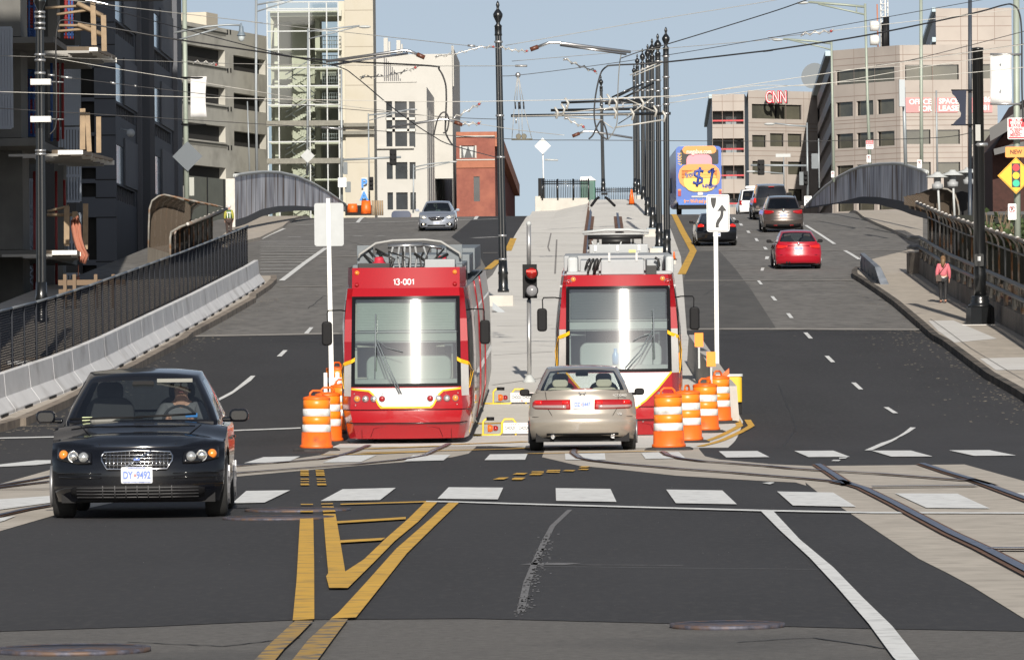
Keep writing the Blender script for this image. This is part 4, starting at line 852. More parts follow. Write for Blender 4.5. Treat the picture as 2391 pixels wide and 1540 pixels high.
rbx(T,'equipment_case',-.95,1.02,8.0,11.5,3.05,3.42,m_grey2);rbx(T,'equipment_case',.15,1.05,11.8,18.0,3.05,3.5,m_grey2);rbx(T,'equipment_deck',-.6,.65,2.4,6.8,zr,3.02,m_cable)
b=MB()
for k in range(9):b.bx(-.72,.72,3.4,3.42,3.05+k*.05,3.07+k*.05)
b.bx(-.74,-.70,3.35,3.45,3.0,3.5);b.bx(.70,.74,3.35,3.45,3.0,3.5);b.build('cooling_grille',m_grey2,T,local=True)
def arc(x0,x1,y,z0,z1,n=10):return[(x0+(x1-x0)*k/n,y,z0+(z1-z0)*min(1,1.7*math.sin(math.pi*k/n)))for k in range(n+1)]
b=MB();b.tube([(-.95,2.5,3.45),(-.92,2.5,3.52),(-.62,2.5,3.72),(-.3,2.5,3.77),(.3,2.5,3.78),(.6,2.5,3.74),(.95,2.5,3.52),(.97,2.5,3.42)],.024,8);o=b.build('pantograph_shoe',M('shoe_grey',(.30,.30,.29),.5),T,local=True)
b=MB();b.tube([(-.4,2.6,3.66),(.25,2.6,3.68)],.045,8);b.tube([(.25,2.65,3.68),(.62,2.65,3.62)],.035,8);b.build('pantograph_tube',m_steel,T,local=True)
b=MB()
for x in(-.18,-.08,.02,.12,-.3,.28):b.tube([(x,2.5,3.64),(x*1.2,2.7,3.45),(x*.9,2.5,3.2)],.018,6)
b.build('pantograph_spring',m_grey,T,local=True)
b=MB();random.seed(5)
for k in range(14):
 x=random.uniform(-.8,.8);b.tube([(x,2.3+random.random()*.4,3.0),(x+random.uniform(-.2,.2),2.5,3.25+random.random()*.2),(x+random.uniform(-.4,.4),2.6,3.5+random.random()*.12)],random.uniform(.012,.03),6)
b.tube([(-.9,2.2,3.05),(-.6,2.3,3.35),(-.4,2.4,3.3)],.015,6);b.tube([(1.0,1.9,3.3),(1.05,2.2,3.2),(1.06,2.2,3.02)],.04,6);b.build('cable',m_cable,T,local=True)
for x,y in((-.55,2.2),(.62,2.9)):b=MB();b.lathe([(.12,0),(.13,.08),(.09,.1),(.09,.16),(.06,.19)],(x,y,3.28),14);b.build('insulator',M('insulator_red',(.45,.02,.04),.4),T,local=True)
b=MB();b.prism([(-.42,3.0),(.42,3.0),(.3,3.25),(-.3,3.25)],2.28,2.36);b.build('pantograph_base',m_cable,T,local=True)
b=MB()
for k in range(4):b.bx(-.28+k*.17,-.2+k*.17,2.2,2.25,3.0,3.13)
b.build('terminal_block',m_lgrey,T,local=True)
K2t=dict(wb=1.36,wt=2.99,zr=3.2,lean=11.5,bow=.06,brow=22,band=2.04,kind=2,yel=[(0,.56),(.25,.64),(.5,.82),(.75,1.06),(1.0,1.36)])
t2=Tram('streetcar','red streetcar with a white nose and yellow swoosh, behind the champagne sedan',(2.02,97.5,-.08),-.016,math.atan(.030),K2t)
T=t2 .t
t2 .fill('nose_band',[(0,1.35),(1,1.35)],[(0,.56),(.25,.64),(.5,.82),(.75,1.06),(.985,1.34)],m_twht,x0=-.985,x1=.985)
for sx in(-1,1):
 t2 .lamp(sx*.85,3.12,.045,m_amber);t2 .lamp(sx*.94,3.065,.045,m_redl);t2 .lamp(sx*.78,.92,.06,m_bulb);b=MB();b.lathe([(.02,0),(.02,-.012),(.001,-.015)],(sx*.45,t2 .yf(.45,.44)-.0,.43),10,'Y');b.build('bolt',m_steel,T,local=True)
t2 .mirrors(2.14,2.58);t2 .cabin(m_lgrey,m_lgrey,M('dark_blind',(.10,.11,.12),.7))
t2 .wiper([([(.12,1.45),(.40,1.75),(.65,2.15)],.012),([(.16,1.42),(.45,1.72),(.70,2.12)],.012),([(.66,2.55),(.67,2.15),(.68,1.6)],.014),([(.66,2.1),(.4,2.02),(.28,1.95)],.008)])
b=MB();b.tube([(-.06+.17*math.cos(t),.6,1.93+.17*math.sin(t))for t in[2*math.pi*k/20 for k in range(21)]],.012,6);b.build('steering_ring',m_blk,T,local=True)
b=MB();b.lathe([(.06,0),(.065,.18),(.03,.24),(.035,.30)],(-.06,.5,1.5),14);b.build('water_bottle',M('blue_plastic',(.1,.3,.6),.3),T,local=True)
zr=3.2
rbx(T,'front_hatch',-.98,-.42,.95,1.5,zr,zr+.06,m_grey);rbx(T,'front_hatch',.55,1.02,.95,1.5,zr,zr+.06,m_grey)
rbx(T,'air_conditioner',-.32,.50,.62,3.4,zr,zr+.29,m_grey,.02);rbx(T,'equipment_case',-.72,-.36,1.5,4,zr,zr+.27,m_grey,.02);rbx(T,'equipment_case',.56,.86,1.6,4,zr,zr+.27,m_grey,.02)
rbx(T,'roof_cowl',-.96,-.76,1.2,4.5,zr,zr+.34,m_lgrey,.05);rbx(T,'roof_cowl',.92,1.08,1.2,4.5,zr,zr+.34,m_lgrey,.05)
rbx(T,'roof_case',-1.05,1.1,4.6,9.5,zr+.02,zr+.33,m_grey,.02);rbx(T,'roof_case',-.62,.78,9.8,13.2,zr+.0,zr+.30,m_grey,.02);rbx(T,'roof_case',-.55,.72,13.3,14.0,zr+.1,zr+.48,m_grey,.02)
b=MB()
for x in(-.45,-.2,.02,.25,.5):b.bx(x-.05,x+.05,4.59,4.6,zr+.22,zr+.26)
b.build('vent_slot',m_cable,T,local=True)
for k in range(4):b=MB();x=-.62+k*.075;b.tube([(x,1.46,zr+.10),(x+.04,1.44,zr+.24),(x+.09,1.46,zr+.30)],.026,6);b.build('hose',m_cable,T,local=True)
b=MB();b.tube([(.60,1.5,zr+.06),(.74,1.45,zr+.07),(.80,1.45,zr+.16),(.78,1.45,zr+.27),(.72,1.45,zr+.31)],.028,7);b.build('hose',m_cable,T,local=True)
b=MB();b.tube([(-.45,.9,zr+.02),(-.39,.85,zr+.3)],.035,6);b.tube([(-.57,.9,zr+.02),(-.55,.9,zr+.18)],.025,6);b.build('hose',m_cable,T,local=True)
rbx(T,'socket_box',.54,.74,.68,.8,zr,zr+.17,m_cable,.005)
for x in(-.16,.36):b=MB();b.bx(x-.02,x+.02,.60,.63,zr+.26,zr+.42);b.build('latch',m_steel,T,local=True)
for x in(-.42,.06,.52):b=MB();b.bx(x-.025,x+.025,13.27,13.3,zr+.34,zr+.46);b.build('latch',m_steel,T,local=True)
rbx(T,'warning_label',.30,.45,13.28,13.29,zr+.30,zr+.36,M('pale_yellow_label',(.6,.55,.2),.6),0)
b=MB();Y_=14.4;z_=zr+.33
b.tube([(-.58,Y_,z_+.30),(.62,Y_,z_+.30)],.045,8);b.tube([(-.28,Y_-.05,z_+.21),(.35,Y_-.05,z_+.21)],.07,8)
for x in(-.56,.6):b.tube([(x,Y_,z_),(x,Y_,z_+.31)],.02,6)
for x in(-.36,.4):b.tube([(x,Y_,z_+.1),(x,Y_,z_+.3)],.03,6)
b.build('pantograph_frame',m_cable,T,local=True)
b=MB();b.tube([(-.70,Y_+.6,z_+.40),(-.2,Y_+.6,z_+.45),(.3,Y_+.6,z_+.45),(.76,Y_+.6,z_+.41)],.035,7);b.tube([(-.68,Y_+.6,z_+.36),(.75,Y_+.6,z_+.36)],.02,7);b.build('pantograph_shoe',m_lgrey,T,local=True)
b=MB();random.seed(8)
for k in range(16):x=random.uniform(-.5,.5);b.tube([(x,Y_-.1,z_),(x+random.uniform(-.15,.15),Y_-.1,z_+random.uniform(.08,.22))],random.uniform(.015,.03),5)
b.tube([(-.6,Y_-.1,z_),(.65,Y_-.1,z_)],.04,6);b.build('pantograph_gear',m_lgrey,T,local=True)
m_org=M('barrel_orange',(.78,.13,.012),.45,var=.08,vs=3,grime=((.22,.06,.02),4.,.52,.8));m_org2=M('barrel_orange_sheeting',(.86,.22,.015),.35,var=.05,vs=4);m_bwht=M('reflective_white',(.68,.69,.68),.45,var=.05,vs=8,grime=((.36,.34,.31),7.,.5,.8));m_rub=M('rubber_base',(.035,.033,.033),.9,var=.3,vs=6)
def barrel(label,u,v,rz=0.,lean=0.,Y=None,sc=1.,tall=0.):
 g=G(u,v);t=thing('traffic_barrel',label,'traffic barrel',g,rz,0,lean,group='orange traffic barrels around the streetcars');R0=.235
 b=MB();b.lathe([(.42,0),(.42,.03),(.36,.055),(.27,.06)],(0,0,0),8,smooth=False);b.build('rubber_base',m_rub,t,local=True)
 prof=[(.285,.05),(.285,.10),(.262,.12),(.255,.33)]
 b=MB();b.lathe(prof,n=28);b.build('drum',m_org,t,local=True)
 zs=[(.33,.46,m_bwht,.248),(.46,.60,m_org2,.242),(.60,.73,m_bwht,.238),(.73,.89,m_org2,.232)]
 for z0,z1,m_,r in zs:
  b=MB();b.lathe([(r-.012,z0),(r,z0+.006),(r,z1-.006),(r-.012,z1)],n=28);b.build('reflective_band' if m_ is m_bwht else 'orange_band',m_,t,local=True)
  if m_ is not m_bwht:pass
 b=MB();b.lathe([(.235,.885),(.24,.90),(.225,.93),(.12,.955),(.001,.96)],n=28);b.build('lid',m_org,t,local=True)
 b=MB();b.tube([(-.12,0,.94),(-.115,0,1.0),(-.07,0,1.04),(.07,0,1.04),(.115,0,1.0),(.12,0,.94)],.02,7);b.build('handle',m_org,t,local=True)
 return t
barrel('orange barrel farthest left, nearest the camera, beside the numbered streetcar',739,1053,.3,.012)
barrel('orange barrel just behind the leftmost barrel, its right half showing',766,1036,.2)
barrel('orange barrel tight against the left side of the numbered streetcar',800,1010,.1)
barrel('scuffed orange barrel nearest the camera beside the champagne sedan',1562,1051,.2,-.012)
barrel('orange barrel second from the champagne sedan, half hidden by the scuffed one',1606,1034,1.2,-.02)
barrel('wide orange barrel third from the champagne sedan in the right row',1647,1010,.4)
barrel('farthest orange barrel, in front of the yellow crash cushion',1677,988,.9)
barrel('orange barrel behind the leftmost three, beside the white sign post',788,962,.9)
m_alu=M('bare_sign_back',(.34,.355,.36),.5,metal=.2,var=.06,vs=4);m_postw=M('white_post',(.74,.74,.72),.5,var=.04);m_signw=M('sign_white',(.74,.75,.75),.5);m_signb=M('sign_black',(.012,.012,.013),.5)
Y=88.0
g=G(776,978)
t=thing('road_sign','blank back of a white road sign on a tall white post','sign',g)
pt=P(766,463,g.y);b=MB();b.hexa([(g.x-.05,g.y-.02,g.z),(g.x+.05,g.y-.02,g.z),(g.x+.05,g.y+.03,g.z),(g.x-.05,g.y+.03,g.z)],[(pt.x-.04,g.y-.02,pt.z),(pt.x+.04,g.y-.02,pt.z),(pt.x+.04,g.y+.03,pt.z),(pt.x-.04,g.y+.03,pt.z)]);b.build('post',m_postw,t)
c0=P(768,524,g.y);b=MB();b.rbox((c0 .x,g.y+.045,c0 .z),(.60,.01,.88),.05,4,'Y');b.build('sign_panel',m_alu,t)
b=MB();b.bx(g.x-.17,g.x-.10,g.y+.05,g.y+.09,0,g.z+.95);b.build('base_post',m_postw,t);b=MB();b.bx(g.x+.07,g.x+.15,g.y+.05,g.y+.09,0,g.z+.95);b.build('base_post',m_postw,t)
def disc(b,x,z,y,r,n=20):b.lathe([(r,-.004),(r,.004)],(x,y,z),n,'Y')
g=G(1675,925)
t=thing('keep_right_sign','white keep right sign with a curved black arrow on a white post','sign',g)
b=MB();top=P(1677,545,g.y);b.bx(g.x-.045,g.x+.045,g.y,g.y+.05,g.z,top.z+.5);b.build('post',m_postw,t)
c0=P(1676.5,497.5,g.y);s=F/g.y;W_=53/s;H_=87/s
b=MB();b.rbox((c0 .x,g.y-.02,c0 .z),(W_,.01,H_),.05,4,'Y');pnl=b.build('sign_panel',m_signw,t)
b=MB();x0,x1,z0,z1=c0 .x-W_/2+.025,c0 .x+W_/2-.025,c0 .z-H_/2+.025,c0 .z+H_/2-.025;r=.035;y=g.y-.028
pa=[]
for cx,cz,a0 in((x1-r,z1-r,0),(x0+r,z1-r,90),(x0+r,z0+r,180),(x1-r,z0+r,270)):
 for k in range(5):a_=R_(a0+22.5*k);pa.append((cx+r*math.cos(a_),y,cz+r*math.sin(a_)))
b.tube(pa+[pa[0]],.006,4);b.build('border',m_signb,t)
def sp(x,y_,o=-.03):
 p=P((1680+x/4.529)/1.0707,(360+y_/4.529)/1.0707,g.y);return(p.x,p.z)
b=MB();b.prism([sp(*p)for p in((437,607),(500,607),(499,640),(492,690),(475,728),(462,728),(446,690),(438,640))],g.y-.032,g.y-.026);b.build('divider_symbol',m_signb,t)
b=MB();b.prism([sp(*p)for p in((492,946),(494,900),(510,860),(540,820),(548,790),(549,757),(510,762),(566,682),(620,758),(583,758),(583,800),(572,840),(545,880),(530,910),(530,946))],g.y-.032,g.y-.026);b.build('arrow_symbol',m_signb,t)
g2=G(1707,965);t=thing('crash_cushion','yellow crash cushion barrel at the end of the low concrete wall','crash cushion',g2)
b=MB();b.rbox((g2 .x+.02,g2 .y,g2 .z+.50),(.40,.6,.52),.08,4,'Z');b.build('shell',M('cushion_yellow',(.70,.42,.02),.45,var=.06),t)
b=MB();b.rbox((g2 .x+.02,g2 .y,g2 .z+.79),(.44,.64,.05),.08,4,'Z');b.build('lid',m_lgrey,t)
b=MB();b.bx(g2 .x-.1,g2 .x+.22,g2 .y-.2,g2 .y+.2,g2 .z,g2 .z+.24);b.build('foot',m_blk,t)
g3=G(1692,985);t=thing('striped_marker','orange and white striped hazard panel behind the farthest barrel','hazard panel',g3)
b=MB();b.bx(g3 .x-.16,g3 .x+.1,g3 .y,g3 .y+.02,g3 .z+.1,g3 .z+.95);b.build('panel',m_bwht,t)
b=MB()
for k in range(3):z=g3 .z+.2+k*.27;b.prism([(g3 .x-.16,z),(g3 .x+.1,z+.22),(g3 .x+.1,z+.34),(g3 .x-.16,z+.12)],g3 .y-.006,g3 .y-.001)
b.build('stripe',M('stripe_orange',(.75,.12,.02),.4),t)
t=thing('low_wall','low concrete wall running along the right side of the white-nosed streetcar','wall',G(1690,960))
A=G(1612,860);wl=[(G(1604,850),.02),(G(1636,905),0),(G(1668,960),0),(G(1686,985),0)]
b=MB();L0=[p for p,_ in wl];hgt=.72
for p,n in zip(L0[:-1],L0[1:]):b.hexa([(p.x,p.y,p.z),(p.x+.35,p.y,p.z),(n.x+.35,n.y,n.z),(n.x,n.y,n.z)],[(p.x+.05,p.y,p.z+hgt),(p.x+.3,p.y,p.z+hgt),(n.x+.3,n.y,n.z+hgt),(n.x+.05,n.y,n.z+hgt)])
b.build('wall',M('wall_concrete',(.42,.40,.37),.9,var=.1,vs=2),t)
for(u,v,gy)in((1632,793,108),(1660.5,838,101)):
 c0=P(u,v,gy);t=thing('delineator','square orange delineator board standing on the low wall, '+('farther one' if gy>105 else 'nearer one by the sign post'),'delineator',(c0 .x,c0 .y,c0 .z-.3))
 b=MB();b.bx(c0 .x-.09,c0 .x+.09,c0 .y,c0 .y+.02,c0 .z-.145,c0 .z+.145);b.build('board',M('delineator_orange',(.95,.27,.01),.45),t);b=MB();b.bx(c0 .x-.02,c0 .x+.02,c0 .y+.02,c0 .y+.04,c0 .z-.6,c0 .z+.12);b.build('stem',m_lgrey,t)
m_ty=M('yellow_tube',(.72,.52,.05),.4)
def chock(label,u0,u1,v0,v1,boards,lampu):
 g=G((u0+u1)/2,v1);Yc=g.y;t=thing('chock_stand',label,'chock stand',g,group='yellow wheel chock stands')
 pz=lambda u,v:P(u,v,Yc)
 b=MB();H=pz(u0,v0);base=pz(u0,v1-1)
 b.tube([pz(u0-22,v1-2),pz(u0,v1-2),pz(u0,v0+6),pz(u0+6,v0),pz(u0+10,v0)],.022,7);b.tube([pz(u0-22,v1-2),pz(u0+38,v1-2),pz(u0+44,v1-8),pz(u0+44,v0+8),pz(u0+50,v0),pz(u0+70,v0),pz(u0+76,v0+8),pz(u0+76,v1)],.022,7);b.build('frame',m_ty,t)
 b=MB();b.tube([pz(u0+8,v0-1),pz(u0+26,v0-1)],.035,7);b.build('grip',m_blk,t)
 for ub in boards:
  c=pz(ub,(v0+v1)/2+1);b=MB();b.bx(c.x-.125,c.x+.125,Yc-.03,Yc-.015,c.z-.10,c.z+.10);bo=b.build('board',m_signw,t)
  b=MB()
  for k in range(6):
   for zz in(-.085,.06):x=c.x-.11+k*.04;b.prism([(x,c.z+zz),(x+.016,c.z+zz),(x+.030,c.z+zz+.03),(x+.014,c.z+zz+.03)],Yc-.034,Yc-.031)
  b.build('stripe',M('stripe_red',(.6,.08,.06),.5),bo)
  text('board_text','CHOCK',.085,m_signb,bo,(c.x,Yc-.033,c.z+.0),width=.2,bold=.002,world=True)
 c=pz(lampu,(v0+v1)/2+2);b=MB();b.lathe([(.07,-.06),(.075,0),(.05,.04)],c,14,'X');b.build('lamp_body',m_org,t);b=MB();b.lathe([(.05,0),(.052,.06),(.03,.09)],(c.x+.05,c.y,c.z),12,'X');b.build('lamp_lens',m_redl,t)
chock('nearer yellow chock stand left of the champagne sedan, boards reading CHOCK',1128,1236,978,1017,(1191,1223),1146)
chock('farther yellow chock stand left of the champagne sedan near the signal post',1152,1236,908,944,(1206,1232),1170)
g=G(1236,893);Yp=g.y;t=thing('streetcar_signal','steel signal post between the streetcars with a two lamp head showing red','signal',g)
b=MB();tp=P(1234.5,522,Yp);b.tube([g,P(1235,700,Yp)],.052,14);b.tube([P(1235,618,Yp),P(1234.5,524,Yp)],.052,14);b.build('post',M('brushed_post',(.5,.5,.5),.3,metal=.7),t)
b=MB();b.sphere(tp,.062);b.build('cap',m_lgrey,t);b=MB();b.lathe([(.16,0),(.15,.04),(.08,.14),(.055,.18)],g,16);b.build('base',m_lgrey,t)
b=MB();b.tube([P(1235.5,705,Yp),P(1235,600,Yp)],.04,10);b.build('bracket',m_blk,t)
c0=P(1239.5,656.5,Yp);b=MB();b.bx(c0 .x-.19,c0 .x+.14,Yp-.12,Yp-.09,c0 .z-.39,c0 .z+.39);bp_=b.build('backplate',m_blk,t)
for k,dz in enumerate((.18,-.22)):
 b=MB();b.lathe([(.145,.0),(.15,-.22)],(c0 .x+.02,Yp-.12,c0 .z+dz),20,'Y',smooth=True);o=b.build('visor',m_blk,t)
 b=MB();b.lathe([(.13,.0),(.12,-.03),(.001,-.05)],(c0 .x+.02,Yp-.345,c0 .z+dz),20,'Y');b.build('lens',M('dim_red_lens',(.22,.01,.008),.25,coat=.5)if k==0 else M('grey_lens',(.22,.22,.23),.25,coat=.5),o)
b=MB();b.bx(c0 .x-.10,c0 .x+.11,Yp-.41,Yp-.39,c0 .z+.205,c0 .z+.245);b.build('lit_bar',M('lit_red',(1,.03,.02),.4,emit=2.2),bp_)
def raised(name,pts,off,mat,curb,liftpix=0.):
 b=MB();gpoly(b,pts,off,curb=curb+.05);return struct(b.build(name,mat))
KL=[q(0,2,-700,1330),q(0,2,0,1030),q(0,2,185,975),q(0,2,240,970),q(0,2,620,800),q(0,2,1290,445),q(0,2,1720,210),q(0,2,1765,165),q(0,2,2040,15),q(0,1,2347,1305),q(1,1,0,1277),q(1,1,140,1180),q(1,1,192,1125),q(1,1,188,1095)]
kl=[G(*p)for p in KL]
def off_in(pts,d):
 out=[]
 for i,p in enumerate(pts):
  a=pts[max(i-1,0)];c=pts[min(i+1,len(pts)-1)];t=Vector((c.x-a.x,c.y-a.y,0)).normalized();out.append(Vector((p.x-t.y*d,p.y+t.x*d,0)))
 return out
def xy(L):return[(p.x,p.y)for p in L]
b=MB();gpoly(b,xy(kl)+xy(off_in(kl,.22))[::-1],.17,world=True,curb=.25);struct(b.build('kerb',m_kerb))
inn=off_in(kl,.22);b=MB();gpoly(b,xy(inn)+[(-11.5,inn[-1].y-.5),(-16.4,inn[-1].y-8),(-16.4,inn[0].y)],.155,world=True,curb=.2);struct(b.build('sidewalk',m_side))
UL=[q(0,1,1950,800),q(0,1,2150,612),q(0,1,2347,532),q(1,1,520,470),q(1,1,760,458),q(1,1,700,478),q(1,1,520,497),q(1,1,290,590),q(1,1,250,628),q(1,1,120,690),q(1,1,40,732),q(0,1,2100,800)]
raised('sidewalk',UL,.14,m_side,.15)
KR=[q(3,2,2347,752),q(3,2,2270,700),q(3,2,2000,545),q(3,2,1770,370),q(3,2,1600,240),q(3,2,1500,185),q(3,2,1420,112),q(3,1,1380,1542),q(3,1,1150,1340),q(3,1,1000,1232),q(3,1,850,1130),q(3,1,772,1082),q(3,1,768,1050),q(3,1,800,1018)]
kr=[G(*p)for p in[(2460,990)]+KR]
b=MB();gpoly(b,xy(kr)+xy(off_in(kr,-.2))[::-1],.17,world=True,curb=.25);struct(b.build('kerb',M('shaded_dirty_kerb',(.10,.085,.07),.9,var=.4,vs=1.5,grime=((.02,.02,.02),1.2,.45,.7))))  # kerb colour mixes dirt with the shade of its sunless face
inn=off_in(kr,-.2);far=[G(*p)for p in Q(3,1,(950,945),(1310,850),(1420,830))]
b=MB();gpoly(b,xy(inn)+xy(far)+[(14.9,194),(15.9,160),(16.6,96),(16,92)],.155,world=True,curb=.2);struct(b.build('sidewalk',m_side))
for pts in([(1470,5),(1700,2),(2100,170),(1710,205),(1560,100)],[(1940,350),(2500,335),(2700,450),(2090,458)]):
 b=MB();gpoly(b,Q(3,2,*pts),.162,lift=.16);struct(b.build('sidewalk_slab',m_sidelt))
b=MB()
for a_,c_ in(((1710,207),(2200,180)),((1940,348),(2347,342)),((2090,458),(2347,455))):gline(b,Q(3,2,a_,c_),.03,.17)
gline(b,Q(3,2,(1490,40),(1640,150),(1850,310),(2120,480),(2347,615)),.02,.17);struct(b.build('sidewalk_joint',m_joint))
UR=[q(3,1,500,420),q(3,1,520,403),q(3,1,860,392),q(3,1,1225,465),q(3,1,1420,520),q(3,1,1420,770),q(3,1,1340,752),q(3,1,1180,680),q(3,1,1000,603),q(3,1,870,540),q(3,1,730,480),q(3,1,560,435)]
raised('sidewalk',UR,.15,m_side,.16)
random.seed(21);b=MB()
for k in range(420):
 i=random.randrange(len(kr)-3);t=random.random();p=kr[i].lerp(kr[i+1],t);d=random.expovariate(1.6)+.05;e=random.uniform(.02,.07)
 gpoly(b,[(p.x-d,p.y),(p.x-d+e,p.y),(p.x-d+e,p.y+e*2),(p.x-d,p.y+e*2)],.006,world=True)
 i=random.randrange(len(kl)-3);p=kl[i].lerp(kl[i+1],t);d=random.expovariate(2.5)+.05
 gpoly(b,[(p.x+d,p.y),(p.x+d+e,p.y),(p.x+d+e,p.y+e*2),(p.x+d,p.y+e*2)],.006,world=True)
o=b.build('gravel',M('gutter_grit',(.30,.26,.2),.9,var=.4,vs=1.));tag(o,'loose grit and litter along both gutters','gravel',kind='stuff')
m_jer=M('barrier_concrete',(.62,.625,.635),.85,var=.08,vs=1.2,bump=.15,bs=12,grime=((.30,.29,.28),.9,.55,.8))
ja=G(*q(0,2,-260,1045),.15);jb=G(*q(1,1,100,1128),.15);JL=[G(*q(c,r,x,y),.15)for c,r,x,y in((0,2,-260,1010),(0,2,0,905),(0,2,230,815),(0,2,680,645),(0,2,1070,455),(0,2,1880,5),(0,1,2347,1190),(1,1,92,1125))]
def along(L,d):
 for a,c in zip(L[:-1],L[1:]):
  l=(c-a).length
  if d<=l:return a+(c-a)*d/l
  d-=l
 return L[-1]
tot=sum((c-a).length for a,c in zip(JL[:-1],JL[1:]));nJ=25;Lj=tot/nJ
prof=[(.0,0),(.04,.0),(.04,.07),(.23,.33),(.27,.81),(.42,.81),(.46,.33),(.66,.07),(.66,0)]
first=None;post0=None
m_screen=mesh_mat('fence_screen',(.030,.034,.045),9.,9.,.60,base_alpha=.0);
m_screen.node_tree.nodes['Principled BSDF'].inputs['Roughness'].default_value=.6
m_galv=M('galvanised_tube',(.24,.26,.28),.45,metal=.5)
def frame_mats():pass
for k in range(nJ):
 p0=along(JL,k*Lj);p1=along(JL,(k+1)*Lj);d=p1-p0;rz=math.atan2(d.y,d.x)-math.pi/2;rx=math.asin(max(-1,min(1,d.z/d.length)))
 where=['at the left edge of the picture','near the left edge'][k]if k<2 else('at the far rounded kerb end' if k==nJ-1 else '%s section up the ramp from the left edge'%['','','third','fourth','fifth','sixth','seventh','eighth','ninth','tenth','eleventh','twelfth','thirteenth','fourteenth','fifteenth','sixteenth','seventeenth','eighteenth','nineteenth','twentieth','twenty-first','twenty-second','twenty-third','twenty-fourth','twenty-fifth'][k])
 if first is None:
  t=thing('jersey_barrier','x','barrier',p0,rz,rx,group='concrete jersey barriers along the left kerb');L_=Lj-.03
  b=MB();b.prism([(-x,z)for x,z in prof],0,L_,'XZ');bo=b.build('barrier_body',m_jer,t,local=True,bevel=.012)
  b=MB();b.bx(-.02,.005,L_*.35,L_*.62,0,.06);b.build('drain_slot',m_blk,t,local=True);index_children(t);first=t
 else:t=dup(first,rot=Matrix.Rotation(rz,4,'Z').__matmul__(Matrix.Rotation(rx,4,'X')).to_euler(),loc=p0)
 t['label']='grey concrete jersey barrier, '+where
 fl='black screened fence panel behind the barriers, '+where.replace('section','panel')
 if post0 is None:
  f=thing('fence_panel',fl,'fence',p0,rz,rx,group='screened construction fence panels');x=-.62;H=2.02
  b=MB();b.tube([(x,0,0),(x,0,H)],.028,6);b.build('post',M('post_slate',(.03,.033,.04),.9,spec=.1),f,local=True);b=MB();b.tube([(x,Lj*.5,0),(x,Lj*.5,H)],.022,6);b.build('post',M('dark_tube',(.03,.033,.04),.9,spec=.1),f,local=True)
  b=MB();b.tube([(x,0,H),(x,Lj,H)],.03,6);b.build('top_rail',m_galv,f,local=True)
  b=MB();b.add([(x-.01,0,.05),(x-.01,Lj,.05),(x-.01,Lj,H-.02),(x-.01,0,H-.02)],[(0,1,2,3)]);b.uv={0:(0,0),1:(Lj,0),2:(Lj,H),3:(0,H)};b.build('screen',m_screen,f,local=True);index_children(f);post0=f
 else:f=dup(post0,rot=t.rotation_euler.copy(),loc=p0,label=fl)
class Fac:
 def __init__(s,uL,YL,uR,YR):
  a=P(uL,VH,YL);c=P(uR,VH,YR);s.A=Vector((a.x,a.y,0));s.B=Vector((c.x,c.y,0));s.d=(s.B-s.A).normalized();s.n=Vector((s.d.y,-s.d.x,0));s.len=(s.B-s.A).length
  if s.n.y>0 and abs(s.n.y)>.2:s.n=-s.n
 def hit(s,u,v):
  r=ray(u,v);nn=Vector((s.d.y,-s.d.x,0));t=(s.A.dot(nn))/(r.dot(nn));p=r*t;return(Vector((p.x,p.y,0))-s.A).dot(s.d),HCAM+p.z
 def rect(s,u0,u1,vt,vb,at=None):
  at=u0 if at is None else at;s0=s.hit(u0,VH)[0];s1=s.hit(u1,VH)[0];return(s0,s1,s.hit(at,vb)[1],s.hit(at,vt)[1])
 def w(s,t,z,dep=0.):p=s.A+s.d*t-s.n*dep;return Vector((p.x,p.y,z))
def facade(T,F_,s0,s1,z0,z1,holes,wall,glass,rec=.35,wname='wall',gname='window',mull=None,mm=None,uniq=True):
 H=[(max(a,s0),min(c,s1),max(e,z0),min(g,z1))for a,c,e,g in holes if min(c,s1)-max(a,s0)>.05 and min(g,z1)-max(e,z0)>.05]
 ss=sorted({round(x,4)for h in H for x in h[:2]}|{s0,s1});zz=sorted({round(x,4)for h in H for x in h[2:]}|{z0,z1});b=MB()
 ins=lambda x,z:any(h[0]<x<h[1]and h[2]<z<h[3]for h in H)
 for a,c in zip(ss[:-1],ss[1:]):
  run=None
  for e,g in zip(zz[:-1],zz[1:]):
   if ins((a+c)/2,(e+g)/2):
    if run is not None:b.add([F_.w(a,run),F_.w(c,run),F_.w(c,e),F_.w(a,e)],[(0,1,2,3)]);run=None
   elif run is None:run=e
  if run is not None:b.add([F_.w(a,run),F_.w(c,run),F_.w(c,z1),F_.w(a,z1)],[(0,1,2,3)])
 for a,c,e,g in H:
  q4=[(a,e),(c,e),(c,g),(a,g)]
  for i in range(4):
   p,r=q4[i],q4[(i+1)%4];b.add([F_.w(p[0],p[1]),F_.w(r[0],r[1]),F_.w(r[0],r[1],rec),F_.w(p[0],p[1],rec)],[(0,1,2,3)])
 W=b.build(wname,wall,T)
 for a,c,e,g in H:
  b=MB();b.add([F_.w(a,e,rec-.02),F_.w(c,e,rec-.02),F_.w(c,g,rec-.02),F_.w(a,g,rec-.02)],[(0,1,2,3)]);wn=b.build(gname,glass,T)
  if mull:
   b=MB();n=max(1,int(round((c-a)/mull)))
   for k in range(n+1):
    x=a+(c-a)*k/n;x=min(max(x,a+.06),c-.06);b.hexa([F_.w(x-.06,e,rec-.02),F_.w(x+.06,e,rec-.02),F_.w(x+.06,e,rec-.12),F_.w(x-.06,e,rec-.12)],[F_.w(x-.06,g,rec-.02),F_.w(x+.06,g,rec-.02),F_.w(x+.06,g,rec-.12),F_.w(x-.06,g,rec-.12)])
   b.build('mullion',mm or m_blk,wn)
 return W
